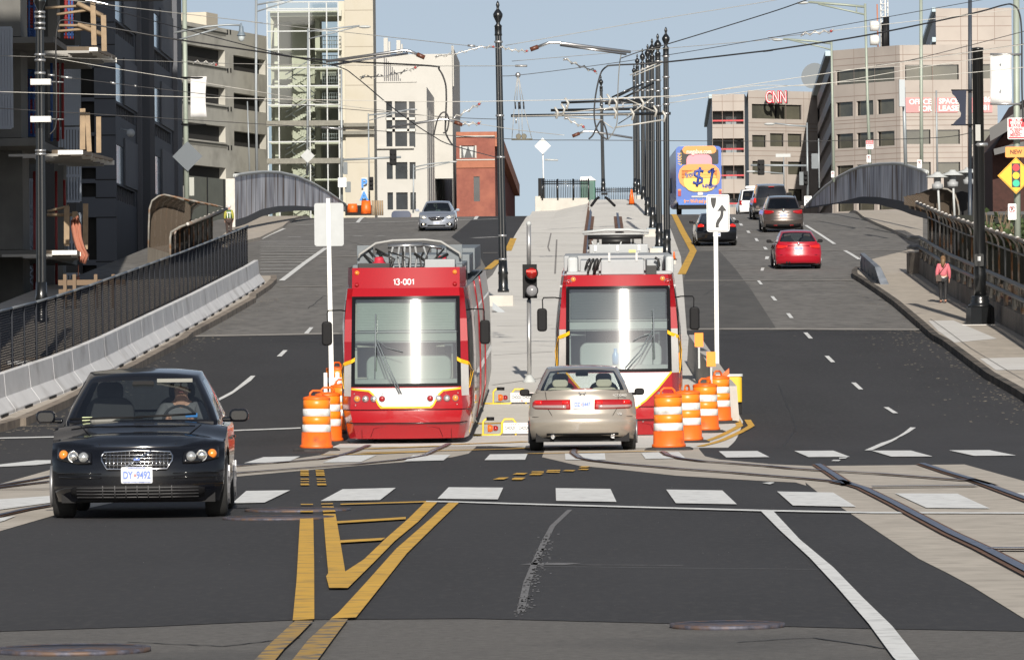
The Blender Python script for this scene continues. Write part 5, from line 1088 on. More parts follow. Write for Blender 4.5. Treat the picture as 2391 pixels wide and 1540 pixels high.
def fbox(F_,a,c,z0,z1,d0,d1):
 b=MB();return b.hexa([F_.w(a,z0,d0),F_.w(c,z0,d0),F_.w(c,z0,d1),F_.w(a,z0,d1)],[F_.w(a,z1,d0),F_.w(c,z1,d0),F_.w(c,z1,d1),F_.w(a,z1,d1)])
Z1=lambda x,y:(x*.2547,y*.2547);Z2=lambda x,y:(597.7+x*.2547,y*.2547);Z3=lambda x,y:(1195.5+x*.2547,y*.2547);Z4=lambda x,y:(1793.2+x*.2547,y*.2547)
u1=lambda x:x*.2547;u2=lambda x:597.7+x*.2547;u3=lambda x:1195.5+x*.2547;u4=lambda x:1793.2+x*.2547;vv=lambda y:y*.2547;vl=lambda y:373.6+y*.2547
m_dark=M('dark_interior',(.012,.012,.012),.95);m_gar=M('garage_concrete',(.39,.38,.34),.9,var=.06,vs=.35,grime=((.22,.215,.19),.5,.5,.85));m_gar2=M('garage_grooved',(.19,.185,.16),.95,var=.2,vs=4)
f=Fac(406,416,632,440);T=thing('parking_garage','beige concrete parking garage with open decks, left of the glass stair tower','parking garage',f.w(f.len/2,0))
holes=[];tops=(98,189,281,380);bots=(137.5,230,320,432)
for vt,vb in zip(tops,bots):holes+=[f.rect(408,531.5,vt,vb,409),(f.hit(551.5,VH)[0],f.hit(626,VH)[0],f.hit(409,vb)[1]-.15,f.hit(409,vt)[1]-.25)]
ztop=f.hit(410,46)[1]
facade(T,f,-.2,f.len,-5,ztop,holes,m_gar,m_dark,.6,gname='deck_opening')
for vt,vb in zip((52,137.5,230,320),(64,147,240,333)):
 r=f.rect(408,534,vt,vb,409);fbox(f,r[0],r[1],r[2],r[3],-.02,-.012).build('grooved_band',m_gar2,T)
 r=f.rect(408,534,vt,vt+4,409);fbox(f,r[0],r[1],r[2],r[3],-.12,-.0).build('ledge',m_gar,T)
for vt in(71,160,250,340):
 for u in(536,543):r=f.rect(u,u+3,vt,vt+11,u);fbox(f,r[0],r[1],r[2],r[3],-.03,-.025).build('slot',m_dark,T)
b=MB();b.hexa([f.w(0,-5,.7),f.w(f.len,-5,.7),f.w(f.len,-5,14),f.w(0,-5,14)],[f.w(0,ztop-1,.7),f.w(f.len,ztop-1,.7),f.w(f.len,ztop-1,14),f.w(0,ztop-1,14)]);b.build('deck_mass',m_dark,T)
r=f.rect(568,594,28,90,570);b=MB();b.hexa([f.w(r[0],r[2]-2,3),f.w(r[1],r[2]-2,3),f.w(r[1],r[2]-2,8),f.w(r[0],r[2]-2,8)],[f.w(r[0],r[3],3),f.w(r[1],r[3],3),f.w(r[1],r[3],8),f.w(r[0],r[3],8)]);b.build('penthouse',M('cream_render',(.52,.47,.38),.9),T)
for k,(u,v0,v1)in enumerate(((565,40,88),(496,140,156))):pass
f=Fac(445,330,565,340);T=thing('metal_shed','dull green metal wall under the parking garage behind the curved cage','shed',f.w(0,0));facade(T,f,0,f.len,0,f.hit(450,411)[1],[],M('green_cladding',(.12,.125,.10),.6,var=.1),m_dark)
b=MB()
for u in(487,526,562):s_=f.hit(u,VH)[0];b=fbox(f,s_-.05,s_+.05,0,f.hit(450,411)[1],-.05,0);b.build('post',m_blk,T)
m_crm=M('cream_concrete',(.42,.39,.325),.9,var=.05,vs=.3,grime=((.38,.345,.27),.6,.5,.9));m_crm2=M('cream_concrete_pale',(.48,.455,.38),.9,var=.05,vs=.3)
Yt=432.;f=Fac(800,Yt,879,Yt);T=thing('stair_tower','tall cream concrete tower with a glazed staircase on its left','tower',f.w(0,0))
b=MB();x0,x1=P(812,VH,Yt).x,P(878.5,VH,Yt).x;b.bx(x0,x1,Yt,Yt+9,-5,50);b.build('concrete_shaft',m_crm,T)
b=MB()
for v in(25,110,200,290,380):z=P(830,v,Yt).z;b.bx(x0+.02,x1-.02,Yt-.012,Yt-.004,z,z+.06)
b.build('panel_joint',M('cream_joint',(.28,.25,.20),.9),T)
b=MB();xa=P(797,VH,Yt).x;b.bx(xa,x0-.01,Yt+.5,Yt+8,-5,P(800,2,Yt).z);b.build('side_shaft',m_crm2,T)
fg=Fac(630.5,Yt-1,797,Yt-1);mw=M('white_mullion',(.40,.42,.42),.5);gl=glass_mat('stair_glass',(.88,.92,.88),refl=.9,base=.05)
zt=P(700,4,Yt-1).z;b=MB();b.add([fg.w(0,-3),fg.w(fg.len,-3),fg.w(fg.len,zt),fg.w(0,zt)],[(0,1,2,3)]);b.add([fg.w(fg.len,-3),fg.w(fg.len,-3,3),fg.w(fg.len,zt,3),fg.w(fg.len,zt)],[(0,1,2,3)]);b.build('stair_glazing',gl,T)
for u in(631,657,729,770,797):s_=fg.hit(u,VH)[0];fbox(fg,s_-.05,s_+.05,-3,zt,-.08,.04).build('mullion',mw,T)
for v in(5,21,25,73,115,158,201,245,331):z=P(700,v,Yt-1).z;fbox(fg,0,fg.len,z-.05,z+.05,-.1,.03).build('transom',mw,T)
for v in(288,376):z=P(700,v,Yt-1).z;fbox(fg,-.1,fg.len+.4,z-.22,z+.22,-.25,.1).build('beam',m_gar2,T)
for v in(292,310):z=P(850,v,Yt).z;b=MB();b.bx(P(800,VH,Yt).x,P(886-v*.02,VH,Yt).x,Yt-.5,Yt-.05,z-.15,z+.15);b.build('brown_rail',m_gar2,T)
gx=lambda x,y,dep:P(u2(x),vv(y),Yt+dep)
mi=M('stair_concrete',(.46,.46,.40),.9,var=.05);b=MB()
for x0_,x1_,y0_,dep in((325,512,145,6),(540,600,150,3),(165,215,180,1.5)):a_=gx(x0_,y0_,dep);c_=gx(x1_,1900,dep);b=MB();b.bx(a_.x,c_.x,Yt+dep,Yt+dep+.6,-3,a_.z);b.build('inner_wall',mi,T)
a_=gx(132,0,7.6);c_=gx(600,0,7.6);b=MB();b.bx(a_.x,c_.x,Yt+7.6,Yt+8,-3,gx(0,170,7.6).z);b.build('inner_wall',M('back_cream',(.36,.36,.30),.9),T)
b=MB();b.bx(gx(600,0,7).x,gx(780,0,7).x,Yt+7,Yt+7.5,-3,gx(0,640,7).z);b.build('inner_wall',M('dim_core',(.24,.25,.235),.8),T)
a_=gx(130,100,0);c_=gx(785,150,0);b=MB();b.bx(a_.x,c_.x,Yt-.3,Yt+7,c_.z,a_.z);b.build('roof_slab',mi,T)
for y in(450,625,795,968,1130,1305,1470,1640):
 for xa_,xb_ in((135,330),(540,785)):
  a_=gx(xa_,y,0);c_=gx(xb_,y+14,0);b=MB();b.bx(a_.x,c_.x,Yt-.3,Yt+3,c_.z,a_.z);b.build('landing',mi,T)
for k in range(4):
 y0_=790+343*k-0;n=12
 for dep,(xa_,ya_,xb_,yb_)in((.3,(270,y0_,540,y0_-160)),(2.2,(330,y0_+20,540,y0_+170))):
  b=MB();pa=gx(xa_,ya_,dep);pb=gx(xb_,yb_,dep);st=(pb-pa)/n
  for j_ in range(n):p=pa+st*j_;b.bx(p.x,p.x+abs(st.x)+.01,Yt+dep,Yt+dep+1.2,p.z-.32,p.z+max(st.z,0)*.2)
  b.build('stair_flight',mi,T);b=MB();b.tube([pa+Vector((0,-.05,.95)),pb+Vector((0,-.05,.95))],.05,5);b.tube([pa+Vector((0,-.05,.5)),pb+Vector((0,-.05,.5))],.035,5);b.build('handrail',m_galv,T)
for y in(625,968,1305,450,795):
 b=MB();a_=gx(610,y,-.1);c_=gx(780,y,-.1)
 for h in(.35,.7,1.05):b.tube([(a_.x,Yt,a_.z+h),(c_.x,Yt,a_.z+h)],.03,4)
 for k in range(9):x=a_.x+(c_.x-a_.x)*k/8;b.tube([(x,Yt,a_.z),(x,Yt,a_.z+1.05)],.025,4)
 b.build('railing',m_galv,T)
f=Fac(805,405,886,405);T=thing('parking_sign','blue letters P and A on a pale vertical parking sign beside the traffic signal','sign',f.w(2,0))
z0_,z1_=P(860,470,405).z,P(860,415,405).z;b=MB();b.bx(P(848,VH,405).x,P(862,VH,405).x,405,405.2,P(860,470,405).z,P(860,414,405).z);b.build('sign_board',M('pale_board',(.5,.5,.47),.7),T)
mb_=M('letter_blue',(.03,.2,.6),.5)
for ch,v in(('P',429),('A',459)):c0=P(850,v,404.6);text('letter',ch,.95,mb_,T,(c0 .x,c0 .y,c0 .z),bold=.03,world=True)
m_lime=M('limestone',(.46,.45,.42),.9,var=.04,vs=.3,grime=((.39,.38,.35),.4,.5,.9));m_lgl=M('dim_glass',(.03,.035,.04),.08,spec=1.,var=.4,vs=.5)
f=Fac(884,470,1002,470);T=thing('limestone_building','white limestone building with tall windows behind the silver blue sedan','building',f.w(0,0))
holes=[]
for a_,c_ in((1215,1270),(1295,1405),(1425,1480)):
 holes+=[f.rect(u2(a_),u2(c_),vv(930),vv(1350),u2(a_)),f.rect(u2(a_),u2(c_),vl(20),vl(175),u2(a_)),f.rect(u2(a_)+1,u2(c_),vl(297),vl(455),u2(a_))]
facade(T,f,0,f.len,-5,f.hit(890,196)[1],holes,m_lime,m_lgl,.3)
b=MB()
for y in(1090,1195):z=f.hit(900,vv(y))[1];b=fbox(f,f.hit(906,VH)[0],f.hit(976,VH)[0],z-.12,z+.12,-.0,.2);b.build('spandrel',M('bronze_frame',(.5,.5,.47),.6),T)
z=f.hit(900,190)[1];fbox(f,0,f.len-.9,z-.12,z,-.2,.6).build('parapet_rail',m_lime,T);z=f.hit(900,345)[1];fbox(f,0,f.len-1.2,z-.1,z+.1,-.3,0).build('ledge',m_lime,T)
f2=Fac(1002,470,1072,560)
zt_=f.hit(890,196)[1]
facade(T,f2,0,f2 .len,-5,zt_-.3,[(2+k*5.5,2.8+k*5.5,1,zt_-2)for k in range(16)if 2.8+k*5.5<f2 .len],m_lime,m_lgl,.5,wname='fluted_wall')
fu=Fac(882,490,1062,490);zu=fu.hit(950,127)[1];facade(T,fu,0,fu.len,zt_-8,zu,[],m_lime,m_lgl,wname='upper_wall')
fu2=Fac(1062,490,1080,520);facade(T,fu2,0,fu2 .len,-5,fu2 .hit(1070,138)[1],[],m_lime,m_lgl,wname='upper_wall')
for k in range(9):
 u=903+k*4.6;r=fu.rect(u,u+2.1,130+k*6.7,193,u);fbox(fu,r[0],r[1],r[2],r[3],-.06,-.01).build('louver',M('louver_grey',(.10,.10,.11),.7),T)
for(a_,c_,vt)in((1170,1210,348),(1213,1232,383),(1287,1325,370),(1330,1345,405),(1790,1812,420)):
 p0,p1=P(u2(a_),vv(vt),492),P(u2(c_),140,492);b=MB();b.bx(p0 .x,p1 .x,492,493,zu-3,p0 .z);b.build('roof_stack',m_lime,T)
for i,(ua,ub,vt)in enumerate(((1062,1078,300),(1078,1092,395),(1092,1118,417),(1118,1130,432),(1130,1142,452))):
 fx_=Fac(ua,560+i*14,ub,574+i*14);zt2=fx_.hit(ua+1,vt)[1];facade(T,fx_,0,fx_.len,-5,zt2,[(k*3.+.8,k*3.+1.5,0,zt2-1)for k in range(int(fx_.len//3))],m_lime,m_lgl,.4,wname='fluted_wall')
m_brk=M('red_brick',(.22,.075,.055),.9,var=.15,vs=3,grime=((.30,.11,.075),.6,.45,.7));m_brk2=M('brick_band',(.33,.13,.08),.9,var=.1,vs=2)
f=Fac(1070,490,1160,490);T=thing('brick_building','red brick building with orange cornice bands behind the ornate black pole','building',f.w(0,0));zt_=f.hit(1100,308)[1]
r=f.rect(1081.6,1113.5,340,369,1090);r2=f.rect(1110,1124,412,470,1112)
facade(T,f,0,f.len,-5,zt_,[r,r2],m_brk,m_lgl,.25)
for vt,vb in((308,317),(373,392)):rr=f.rect(1070,1160,vt,vb,1100);fbox(f,0,f.len,rr[2],rr[3],-.12,-.01).build('cornice',m_brk2,T)
for vt in(317,372):rr=f.rect(1070,1160,vt,vt+2.5,1100);fbox(f,0,f.len,rr[2],rr[3],-.2,-.01).build('pale_moulding',m_lime,T)
for a_,c_ in((r[0]-.15,r[0]),(r[1],r[1]+.15)):fbox(f,a_,c_,r[2],r[3],-.05,.1).build('frame',m_lime,T)
b=MB();m_=(r[0]+r[1])/2;b.add([f.w(r[0]+.1,r[3],.2),f.w(m_,r[3],.2),f.w(r[0]+.25,r[2],.2)],[(0,1,2)]);b.add([f.w(r[1]-.1,r[3],.2),f.w(m_,r[3],.2),f.w(r[1]-.25,r[2],.2)],[(0,1,2)]);b.build('curtain',m_lgrey,T)
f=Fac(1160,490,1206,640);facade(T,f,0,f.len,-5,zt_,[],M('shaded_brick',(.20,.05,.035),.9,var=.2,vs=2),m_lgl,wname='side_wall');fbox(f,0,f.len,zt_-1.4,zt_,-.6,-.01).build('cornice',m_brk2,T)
m_off=M('office_panel',(.37,.332,.30),.85,var=.04,vs=.25,grime=((.31,.275,.25),.35,.45,.8));m_offg=M('office_glass',(.035,.038,.035),.06,spec=1.,var=.6,vs=.12,col2=(.12,.115,.085));m_offd=M('office_dark',(.012,.014,.018),.3);m_jn=M('panel_seam',(.23,.18,.155),.9);m_offshade=M('shaded_office_wall',(.10,.105,.125),.5)  # last material paints shade into the walls turned from the sun
def seams(T,F_,s0,s1,zs,verts,z0,z1):
 b=MB()
 for z in zs:b.add(fbox(F_,s0,s1,z-.035,z+.035,-.008,-.003).v,[(0,1,5,4)])
 for s_ in verts:b.add(fbox(F_,s_-.03,s_+.03,z0,z1,-.012,-.009).v,[(0,1,5,4)])
 b.build('panel_seam',m_jn,T)
fa=Fac(1947,560,2108,551);fb=Fac(2108,551,2335,551);T=thing('office_building','pink beige office block with ribbon windows and red lease banners, right','office building',fa.w(0,0));zt_=fa.hit(1950,118)[1]
holes=[fa.rect(u4(645),u4(1185),vv(648),vv(780),u4(645))]
for y0_,y1_ in((940,1073),(1230,1363),(1520,1650),(1810,1940)):holes+=[fa.rect(u4(a_),u4(c_),vv(y0_),vv(y1_),u4(645))for a_,c_ in((645,800),(832,988),(1022,1180))]
facade(T,fa,0,fa.len,-8,zt_,holes,m_off,m_offg,.35,mull=4.2)
holes=[fb.rect(u4(1283),u4(1775),vv(597),vv(736)),fb.rect(u4(1875),u4(2115),vv(590),vv(722))]
for y0_,y1_ in((1190,1322),(1487,1618),(1780,1910)):holes+=[fb.rect(u4(a_),u4(c_),vv(y0_),vv(y1_))for a_,c_ in((1285,1510),(1565,1780),(1875,2080))]
facade(T,fb,0,fb.len,-8,zt_,holes,m_off,m_offg,.35,mull=4.2)
zl=[fb.hit(2150,vv(y))[1]for y in(500,560,850,1070,1100,1150,1350,1400,1450)]
seams(T,fb,0,fb.len,zl,[fb.hit(u4(x),VH)[0]for x in(1265,1535,1800,1850)],0,zt_);seams(T,fa,0,fa.len,zl,[fa.hit(u4(x),VH)[0]for x in(625,815,1005,1200)],0,zt_)
fs=Fac(1912,650,1947,560)
hs=[]
for k in range(5):z=fs.hit(1946,vv(505+290*k))[1];hs.append((2,fs.len-2,z-3.0,z-1.0))
facade(T,fs,0,fs.len,-8,zt_,hs,m_offshade,m_offd,.4,wname='side_wall',mull=5,mm=m_off)
b=MB();
for zz_ in(zt_-.25,):fbox(fs,0,fs.len,zz_-.3,zz_+.25,-.6,-.01).build('coping',M('blue_coping',(.35,.45,.5),.5),T)
b=MB();b.add([fa.w(0,zt_,-.0),fa.w(fa.len,zt_),fb.w(fb.len,zt_),fb.w(fb.len,zt_,60),fs.w(0,zt_)],[(0,1,2,3,4)]);b.build('roof',m_off,T)
fp=Fac(2193,556,2370,556);fq=Fac(2157,640,2193,556);zp=fp.hit(2200,20)[1]
facade(T,fp,0,fp.len,zt_-1,zp,[],m_off,m_offg,wname='penthouse_wall');facade(T,fq,0,fq.len,zt_-1,zp,[],m_offshade,m_offg,wname='penthouse_side');fbox(fq,0,fq.len,zp-.35,zp+.1,-.4,-.01).build('coping',M('blue_coping',0),T);fbox(fq,0,fq.len,zp-3.6,zp-3.1,-.4,-.01).build('coping',M('blue_coping',0),T)
seams(T,fp,0,fp.len,[fp.hit(2200,v)[1]for v in(40,62,96)],[fp.hit(u,VH)[0]for u in(2251,2290,2330)],zt_,zp)
mbn=M('lease_red',(.60,.24,.24),.7);mbw=M('lease_white',(.8,.78,.76),.7)
for(a_,c_,lines)in((1283,1510,(('OFFICE',935,205),('FOR',998,120))),(1555,1760,(('SPACE',930,180),('LEASE',995,185))),(1868,2078,(('202 863',915,190),('8181',990,120)))):
 r=fb.rect(u4(a_),u4(c_),vv(897),vv(1033));bo=fbox(fb,r[0],r[1],r[2],r[3],-.1,-.02).build('lease_banner',mbn,T)
 for tx,y,wd in lines:
  cx=(a_+c_)/2+(45 if tx=='FOR' else 0);c0=P(u4(cx),vv(y),550.7);text('banner_text',tx,.78,mbw,bo,(c0 .x,550.85,c0 .z),bold=.02,width=wd*.2547*550/F,world=True)
for u in(2085,):pass
b=MB();b.tube([(P(u4(1158),0,560).x,575,zt_),(P(u4(1158),0,560).x,575,zt_+4)],.35,8);b.build('flue',m_blk,T);b=MB();b.tube([(P(u4(1174),0,560).x,575,zt_),(P(u4(1174),0,560).x,575,zt_+4.6)],.35,8);b.build('flue',m_blk,T)
fc=Fac(1668.5,640,1744,640);fd=Fac(1753,640,1915,646);T=thing('broadcast_office','beige office block with big red letters at its top and balconies at its left','office building',fc.w(0,0));zc_=fc.hit(1700,220)[1];zd=fd.hit(1800,212)[1]
holes=[fc.rect(u3(1860),u3(2145),vv(y0_),vv(y1_))for y0_,y1_ in((1018,1140),(1270,1400),(1517,1642),(1772,1900))]
facade(T,fc,0,fc.len,-8,zc_,holes,m_off,m_offd,3.0,gname='balcony_back')
for h in holes:
 p_=fbox(fc,h[0],h[1],h[2]+.35,h[2]+.55,.1,.25).build('balcony_rail',M('rail_red',(.45,.03,.04),.5),T);fbox(fc,h[0]+(h[1]-h[0])*.45,h[1]-.8,h[2],h[3]-.6,2.7,2.8).build('balcony_door',M('pale_glazing',(.22,.25,.27),.2),T)
holes=[fd.rect(u4(-125),u4(333),vv(957),vv(1090),1800),fd.rect(u4(418),u4(467),vv(950),vv(1065),1900),fd.rect(u4(420),u4(467),vv(1212),vv(1322),1900),fd.rect(u4(-125),u4(5),vv(1240),vv(1350),1790)]
for y0_,y1_ in((1222,1342),(1479,1597),(1730,1840)):holes+=[fd.rect(u4(a_),u4(c_),vv(y0_),vv(y1_),1800)for a_,c_ in((40,168),(202,333),(-125,-10)if y0_>1300 else(36,38))]
holes=[h for h in holes if h[1]-h[0]>1]
facade(T,fd,0,fd.len,-8,zd,holes,m_off,m_offg,.35,mull=4.4);seams(T,fd,0,fd.len,[fd.hit(1800,vv(y))[1]for y in(900,1130,1170,1200,1385,1430)],[fd.hit(u4(x),VH)[0]for x in(185,350,400)],0,zd);seams(T,fc,0,fc.len,[fc.hit(1700,vv(y))[1]for y in(930,1170,1430)],[fc.hit(u3(x),VH)[0]for x in(1950,2050)],0,zc_)
fe=Fac(1744,640,1753,655);facade(T,fe,0,fe.len,-8,zc_,[],m_offshade,m_offd,wname='recess');fw=Fac(1656,720,1668.5,640);facade(T,fw,0,fw.len,-8,zc_,[],m_offshade,m_offd,wname='side_wall');fbox(fw,0,fw.len,zc_-.5,zc_,-.4,-.01).build('coping',M('blue_coping',0),T)
b=MB();b.add([fw.w(0,zc_),fc.w(0,zc_),fc.w(fc.len,zc_),fc.w(fc.len,zc_,50)],[(0,1,2,3)]);b.add([fd.w(0,zd),fd.w(fd.len,zd),fd.w(fd.len,zd)+Vector((1,30,0)),fd.w(0,zd)+Vector((1,30,0))],[(0,1,2,3)]);b.build('roof',m_off,T)
t=thing('rooftop_letters','large red letters with pale outlines high on the beige office block','sign',P(1813,245,638));ml=M('sign_red',(.55,.005,.03),.4);mlw=M('sign_outline',(.8,.78,.78),.4)
c0=P(1812.5,227.5,639.0)
text('letter_backing','CNN',2.05,m_blk,t,(c0 .x+.07,639.5,c0 .z-.08),bold=.10,width=2.75,depth=.12,world=True)
text('letters','CNN',2.05,ml,t,(c0 .x,639.2,c0 .z),bold=.085,width=2.62,depth=.1,world=True);text('outline','CNN',2.05,mlw,t,(c0 .x,639.08,c0 .z),bold=-.045,width=2.46,depth=.01,world=True)
T=thing('radio_mast','white lattice radio mast on the office roof','mast',P(2063,112,600));b=MB();xs=[P(u4(x),0,600).x for x in(1035,1075,1100)];z0_=P(2063,114,600).z;z1_=z0_+9
mw2=M('mast_white',(.62,.62,.6),.5)
for k in range(12):
 za,zb=z0_+k*.75,z0_+(k+1)*.75;b.tube([(xs[0],600,za),(xs[2],600.5,za)],.05,4);b.tube([(xs[0],600,za),(xs[1],601,zb),(xs[2],600,za+.37)],.04,4)
for x in xs:b.tube([(x,600.3,z0_),(x,600.3,z1_)],.09,5)
b.build('lattice',mw2,T);b=MB();b.tube([(P(u4(1005),0,600).x,600,z0_),(P(u4(1000),0,600).x,600,P(0,30,600).z)],.09,6);b.build('whip_antenna',M('antenna_red',(.4,.15,.08),.6),T)
for y in(240,370):c0=P(u4(975),vv(y),600);b=MB();b.lathe([(.6,-.5),(.62,.4),(.3,.6)],c0,16,'X');b.build('drum_antenna',mw2,T)
T=thing('satellite_dish','big pale mesh satellite dish on the roof beside the red letters','satellite dish',P(1890,205,660));c0=P(1901,178,660);b=MB();nrm=Matrix.Rotation(R_(60),4,'Y')@Matrix.Rotation(R_(15),4,'X');MBv=[(r_,r_*r_*.28-.6)for r_ in(.001,.5,1.,1.5,1.7)]
b.lathe(MBv,n=24);b.v=[c0+(Matrix.Rotation(R_(-25),4,'Z')@Matrix.Rotation(R_(78),4,'X'))@p for p in b.v];b.build('dish',M('dish_grey',(.17,.19,.205),.7),T);b=MB();b.tube([c0,P(1890,200,660)],.12,6);b.tube([c0,P(1905,202,660)],.12,6);b.build('mount',mw2,T)
f=Fac(2322,300,2420,300);T=thing('brick_house','dark brick building with a grey eave at the right edge behind the snow route sign','building',f.w(0,0));zt_=f.hit(2391,262)[1]
b=MB();b.prism([(f.w(0,0).x,-2),(f.w(f.len,0).x,-2),(f.w(f.len,0).x,zt_+1),(P(2391,0,300).x,zt_+.2),(f.w(0,0).x,P(2322,350,300).z)],300,315);b.build('wall',M('maroon_brick',(.045,.018,.014),.9,var=.3,vs=3),T)
b=MB();a_,c_=P(2310,300,298),P(2400,246,298);b.hexa([a_,P(2312,330,298),P(2312,330,302),P(2310,300,302)],[c_,P(2405,275,298),P(2405,275,302),P(2400,246,302)]);b.build('eave',M('eave_grey',(.10,.10,.10),.7),T)
a_,c_=P(2320,348,297),P(2391,330,297);b=MB();b.hexa([a_,P(2322,362,297),P(2322,362,301),P(2320,348,301)],[c_,P(2391,345,297),P(2391,345,301),P(2391,330,301)]);b.build('string_course',M('eave_grey',0),T)
def Zc(x,y):return((2260+x/3.667)/1.0707,(440+y/3.667)/1.0707)
def Zd(x,y):return((360+x/5.5)/1.0707,(420+y/5.5)/1.0707)
def Ze(x,y):return(x/3.5/1.0707,(380+y/3.5)/1.0707)
def Zf(x,y):return((2360+x/4.278)/1.0707,(200+y/4.278)/1.0707)
def Zg(x,y):return((1680+x/4.529)/1.0707,(360+y/4.529)/1.0707)
m_slt=M('slate_cladding',(.060,.067,.082),.75,var=.06,vs=.4);m_slt2=M('slate_cladding_light',(.095,.10,.115),.75,var=.08,vs=.6);m_bgl=M('sky_reflection_glass',(.55,.68,.78),.12,spec=1.,metal=.6,var=.1,vs=.5)  # last material's pale blue paints the sky reflected in the panes
T=thing('slate_building','tall slate grey building with stepped bays and tall windows tinted like reflected sky, in shade, left','building',P(300,VH,285)-Vector((0,0,1.5)))
def wallf(F_,ztop=40,holes=[],mat=m_slt,gl=m_dark,rec=.3,wn='wall',gn='window',mull=None):return facade(T,F_,0,F_.len,-6,ztop,holes,mat,gl,rec,wn,gn,mull)
w1=Fac(182,264,275,264)
hs=[w1 .rect(u1(740),u1(885),vv(y0),vv(y1))for y0,y1 in((90,270),(620,895),(930,1215),(1245,1500))]+[w1 .rect(u1(752),u1(895),vl(y0),vl(y1))for y0,y1 in((70,175),(212,340),(525,915),(965,1080))]
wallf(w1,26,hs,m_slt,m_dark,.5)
seam=MB()
for y in(205,410,615,905,1070,1240,1467+180,1467+345,1467+525,1467+930):z=w1 .hit(250,vv(y))[1];seam.add(fbox(w1,w1 .hit(226,VH)[0],w1 .len,z-.03,z+.03,-.012,-.004).v,[(0,1,5,4)])
seam.build('cladding_seam',m_dark,T)
w2=Fac(324,279,355,279);w3=Fac(355,279,366,279.01);wallf(w2,26);wallf(w3,26,[],m_slt2)  # paler cladding on the narrow strip paints in the sun it catches
for(F_,xa,xb,xc,tops,lv)in((Fac(275,264,324,278),1085,1150,1268,((-545,195),(585,935),(1267+60,1680)),((195,430),(935,1150),(1677,1867))),(Fac(366,279,409,293),1440,1490,1598,((135,445),(810,1120),(1430,1780)),((450,655),(1125,1320),(1790,1960)))):
 H1=[];ua=u1(xa)
 for a_,c_ in tops:H1 .append(F_.rect(ua,u1(xb),vv(a_),vv(c_),ua))
 for a_,c_ in lv:r=F_.rect(ua,u1(xc-14),vv(a_),vv(c_),ua);h_=(r[3]-r[2]);H1 .append((r[0],r[1],F_.hit(ua,vv(a_+(130 if a_<1500 else 160)))[1],r[3]-.12))
 nt_=len(tops)
 facade(T,F_,0,F_.len,-6,26,H1[:nt_]+[],m_slt2,m_bgl,.25,'bay_wall','tall_window')if 0 else None
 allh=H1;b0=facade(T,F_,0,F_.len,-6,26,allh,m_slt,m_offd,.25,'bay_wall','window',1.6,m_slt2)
 for h in H1[:nt_]:fbox(F_,h[0]+.03,h[1]-.03,h[2],h[3],.05,.10).build('sky_tinted_pane',m_bgl,T)
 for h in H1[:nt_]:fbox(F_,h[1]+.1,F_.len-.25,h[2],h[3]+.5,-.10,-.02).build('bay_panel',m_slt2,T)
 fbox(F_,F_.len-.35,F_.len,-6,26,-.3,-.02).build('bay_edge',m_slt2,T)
b=MB();b.bx(w1 .w(0,0).x-12,w1 .w(0,0).x+.1,264.5,300,-6,26);b.bx(w1 .w(0,0).x,P(355,VH,282).x,280,310,-6,26);b.build('building_mass',m_slt,T)
c0=P(u1(1198),vv(1220),262);b=MB();b.sphere(c0,.22);b.tube([c0+Vector((0,0,.1)),P(u1(1110),vv(1185),263)],.05,6);b.build('security_camera',m_grey,T)
b=MB();b.bx(-44,-13.0,108,128,-1,38);o=b.build('unseen_shade_block',M('shade_block_grey',(.12,.12,.125),.9,var=.2,vs=2));tag(o,'unseen block added outside the left edge to shade the site','building')  # unseen block added beyond the view to shade the building site
m_cf=M('raw_concrete',(.13,.128,.12),.9,var=.18,vs=.7,grime=((.10,.1,.095),.8,.45,.8));m_stud=M('steel_stud',(.26,.29,.34),.5,metal=.3);m_wood=M('pale_timber',(.28,.205,.13),.8,var=.2,vs=3);m_form=M('formwork_white',(.72,.71,.68),.6);m_rshore=M('red_shoring',(.22,.02,.02),.6);m_bshore=M('blue_shoring',(.03,.08,.25),.6)
T=thing('building_frame','unfinished concrete building frame with formwork decks and timber posts at the left edge','construction',P(20,VH,178)-Vector((0,0,2)))
def wb(name,u0,u1_,vt,vb,Y0,dep,mat,par=None,**k):p0,p1=P(u0,vb,Y0),P(u1_,vt,Y0);b=MB();b.bx(p0 .x,p1 .x,Y0,Y0+dep,p0 .z,p1 .z);return b.build(name,mat,par or T,**k)
for(vt,vb,ue)in((86,104,126),(322,344,86),(583,603,88)):
 wb('floor_slab',-320,ue,vt,vb,176,16,m_cf)
wb('floor_slab',-300,90,-180,-160,178,16,m_cf)
for(u0_,u1_,vt,vb)in((-60,48,104,322),(-60,52,344,583),(-60,54,603,760),(-60,46,-160,86)):wb('column',u0_,u1_,vt,vb,180,2.5,m_cf)
wb('core_wall',-330,160,-1500,800,215,3,M('deep_shade_concrete',(.05,.05,.05),.95));wb('upper_shade_mass',-330,175,-1900,-190,190,45,m_cf)  # upper mass added above the view to shade the slate building
for k,(ud,vt,vb)in enumerate(((112,-160,86),(112,104,322),(128,344,583),(128,603,780))):
 wb('column',ud,ud+20,vt,vb,196,1.2,m_cf)
for(ua,ub,vt,vb,Y0)in((-20,26,66,298,174),(138,186,300,470,205),(138,188,500,600,205),(54,80,420,590,200),(134,186,640,780,206),(150,184,110,290,205)):
 b=MB();n=7
 for k in range(n+1):u=ua+(ub-ua)*k/n;a_,c_=P(u,vt,Y0),P(u,vb,Y0);b.bx(a_.x-.04,a_.x+.04,Y0,Y0+.1,c_.z,a_.z)
 for v in(vt,(vt*.35+vb*.65),vb):a_,c_=P(ua,v,Y0),P(ub,v,Y0);b.bx(a_.x,c_.x,Y0-.01,Y0+.11,a_.z-.05,a_.z+.05)
 b.build('stud_wall',m_stud,T)
 wb('stud_sheet',ua,ub,vt+(vb-vt)*.72,vb,Y0+.2,.05,m_slt2)
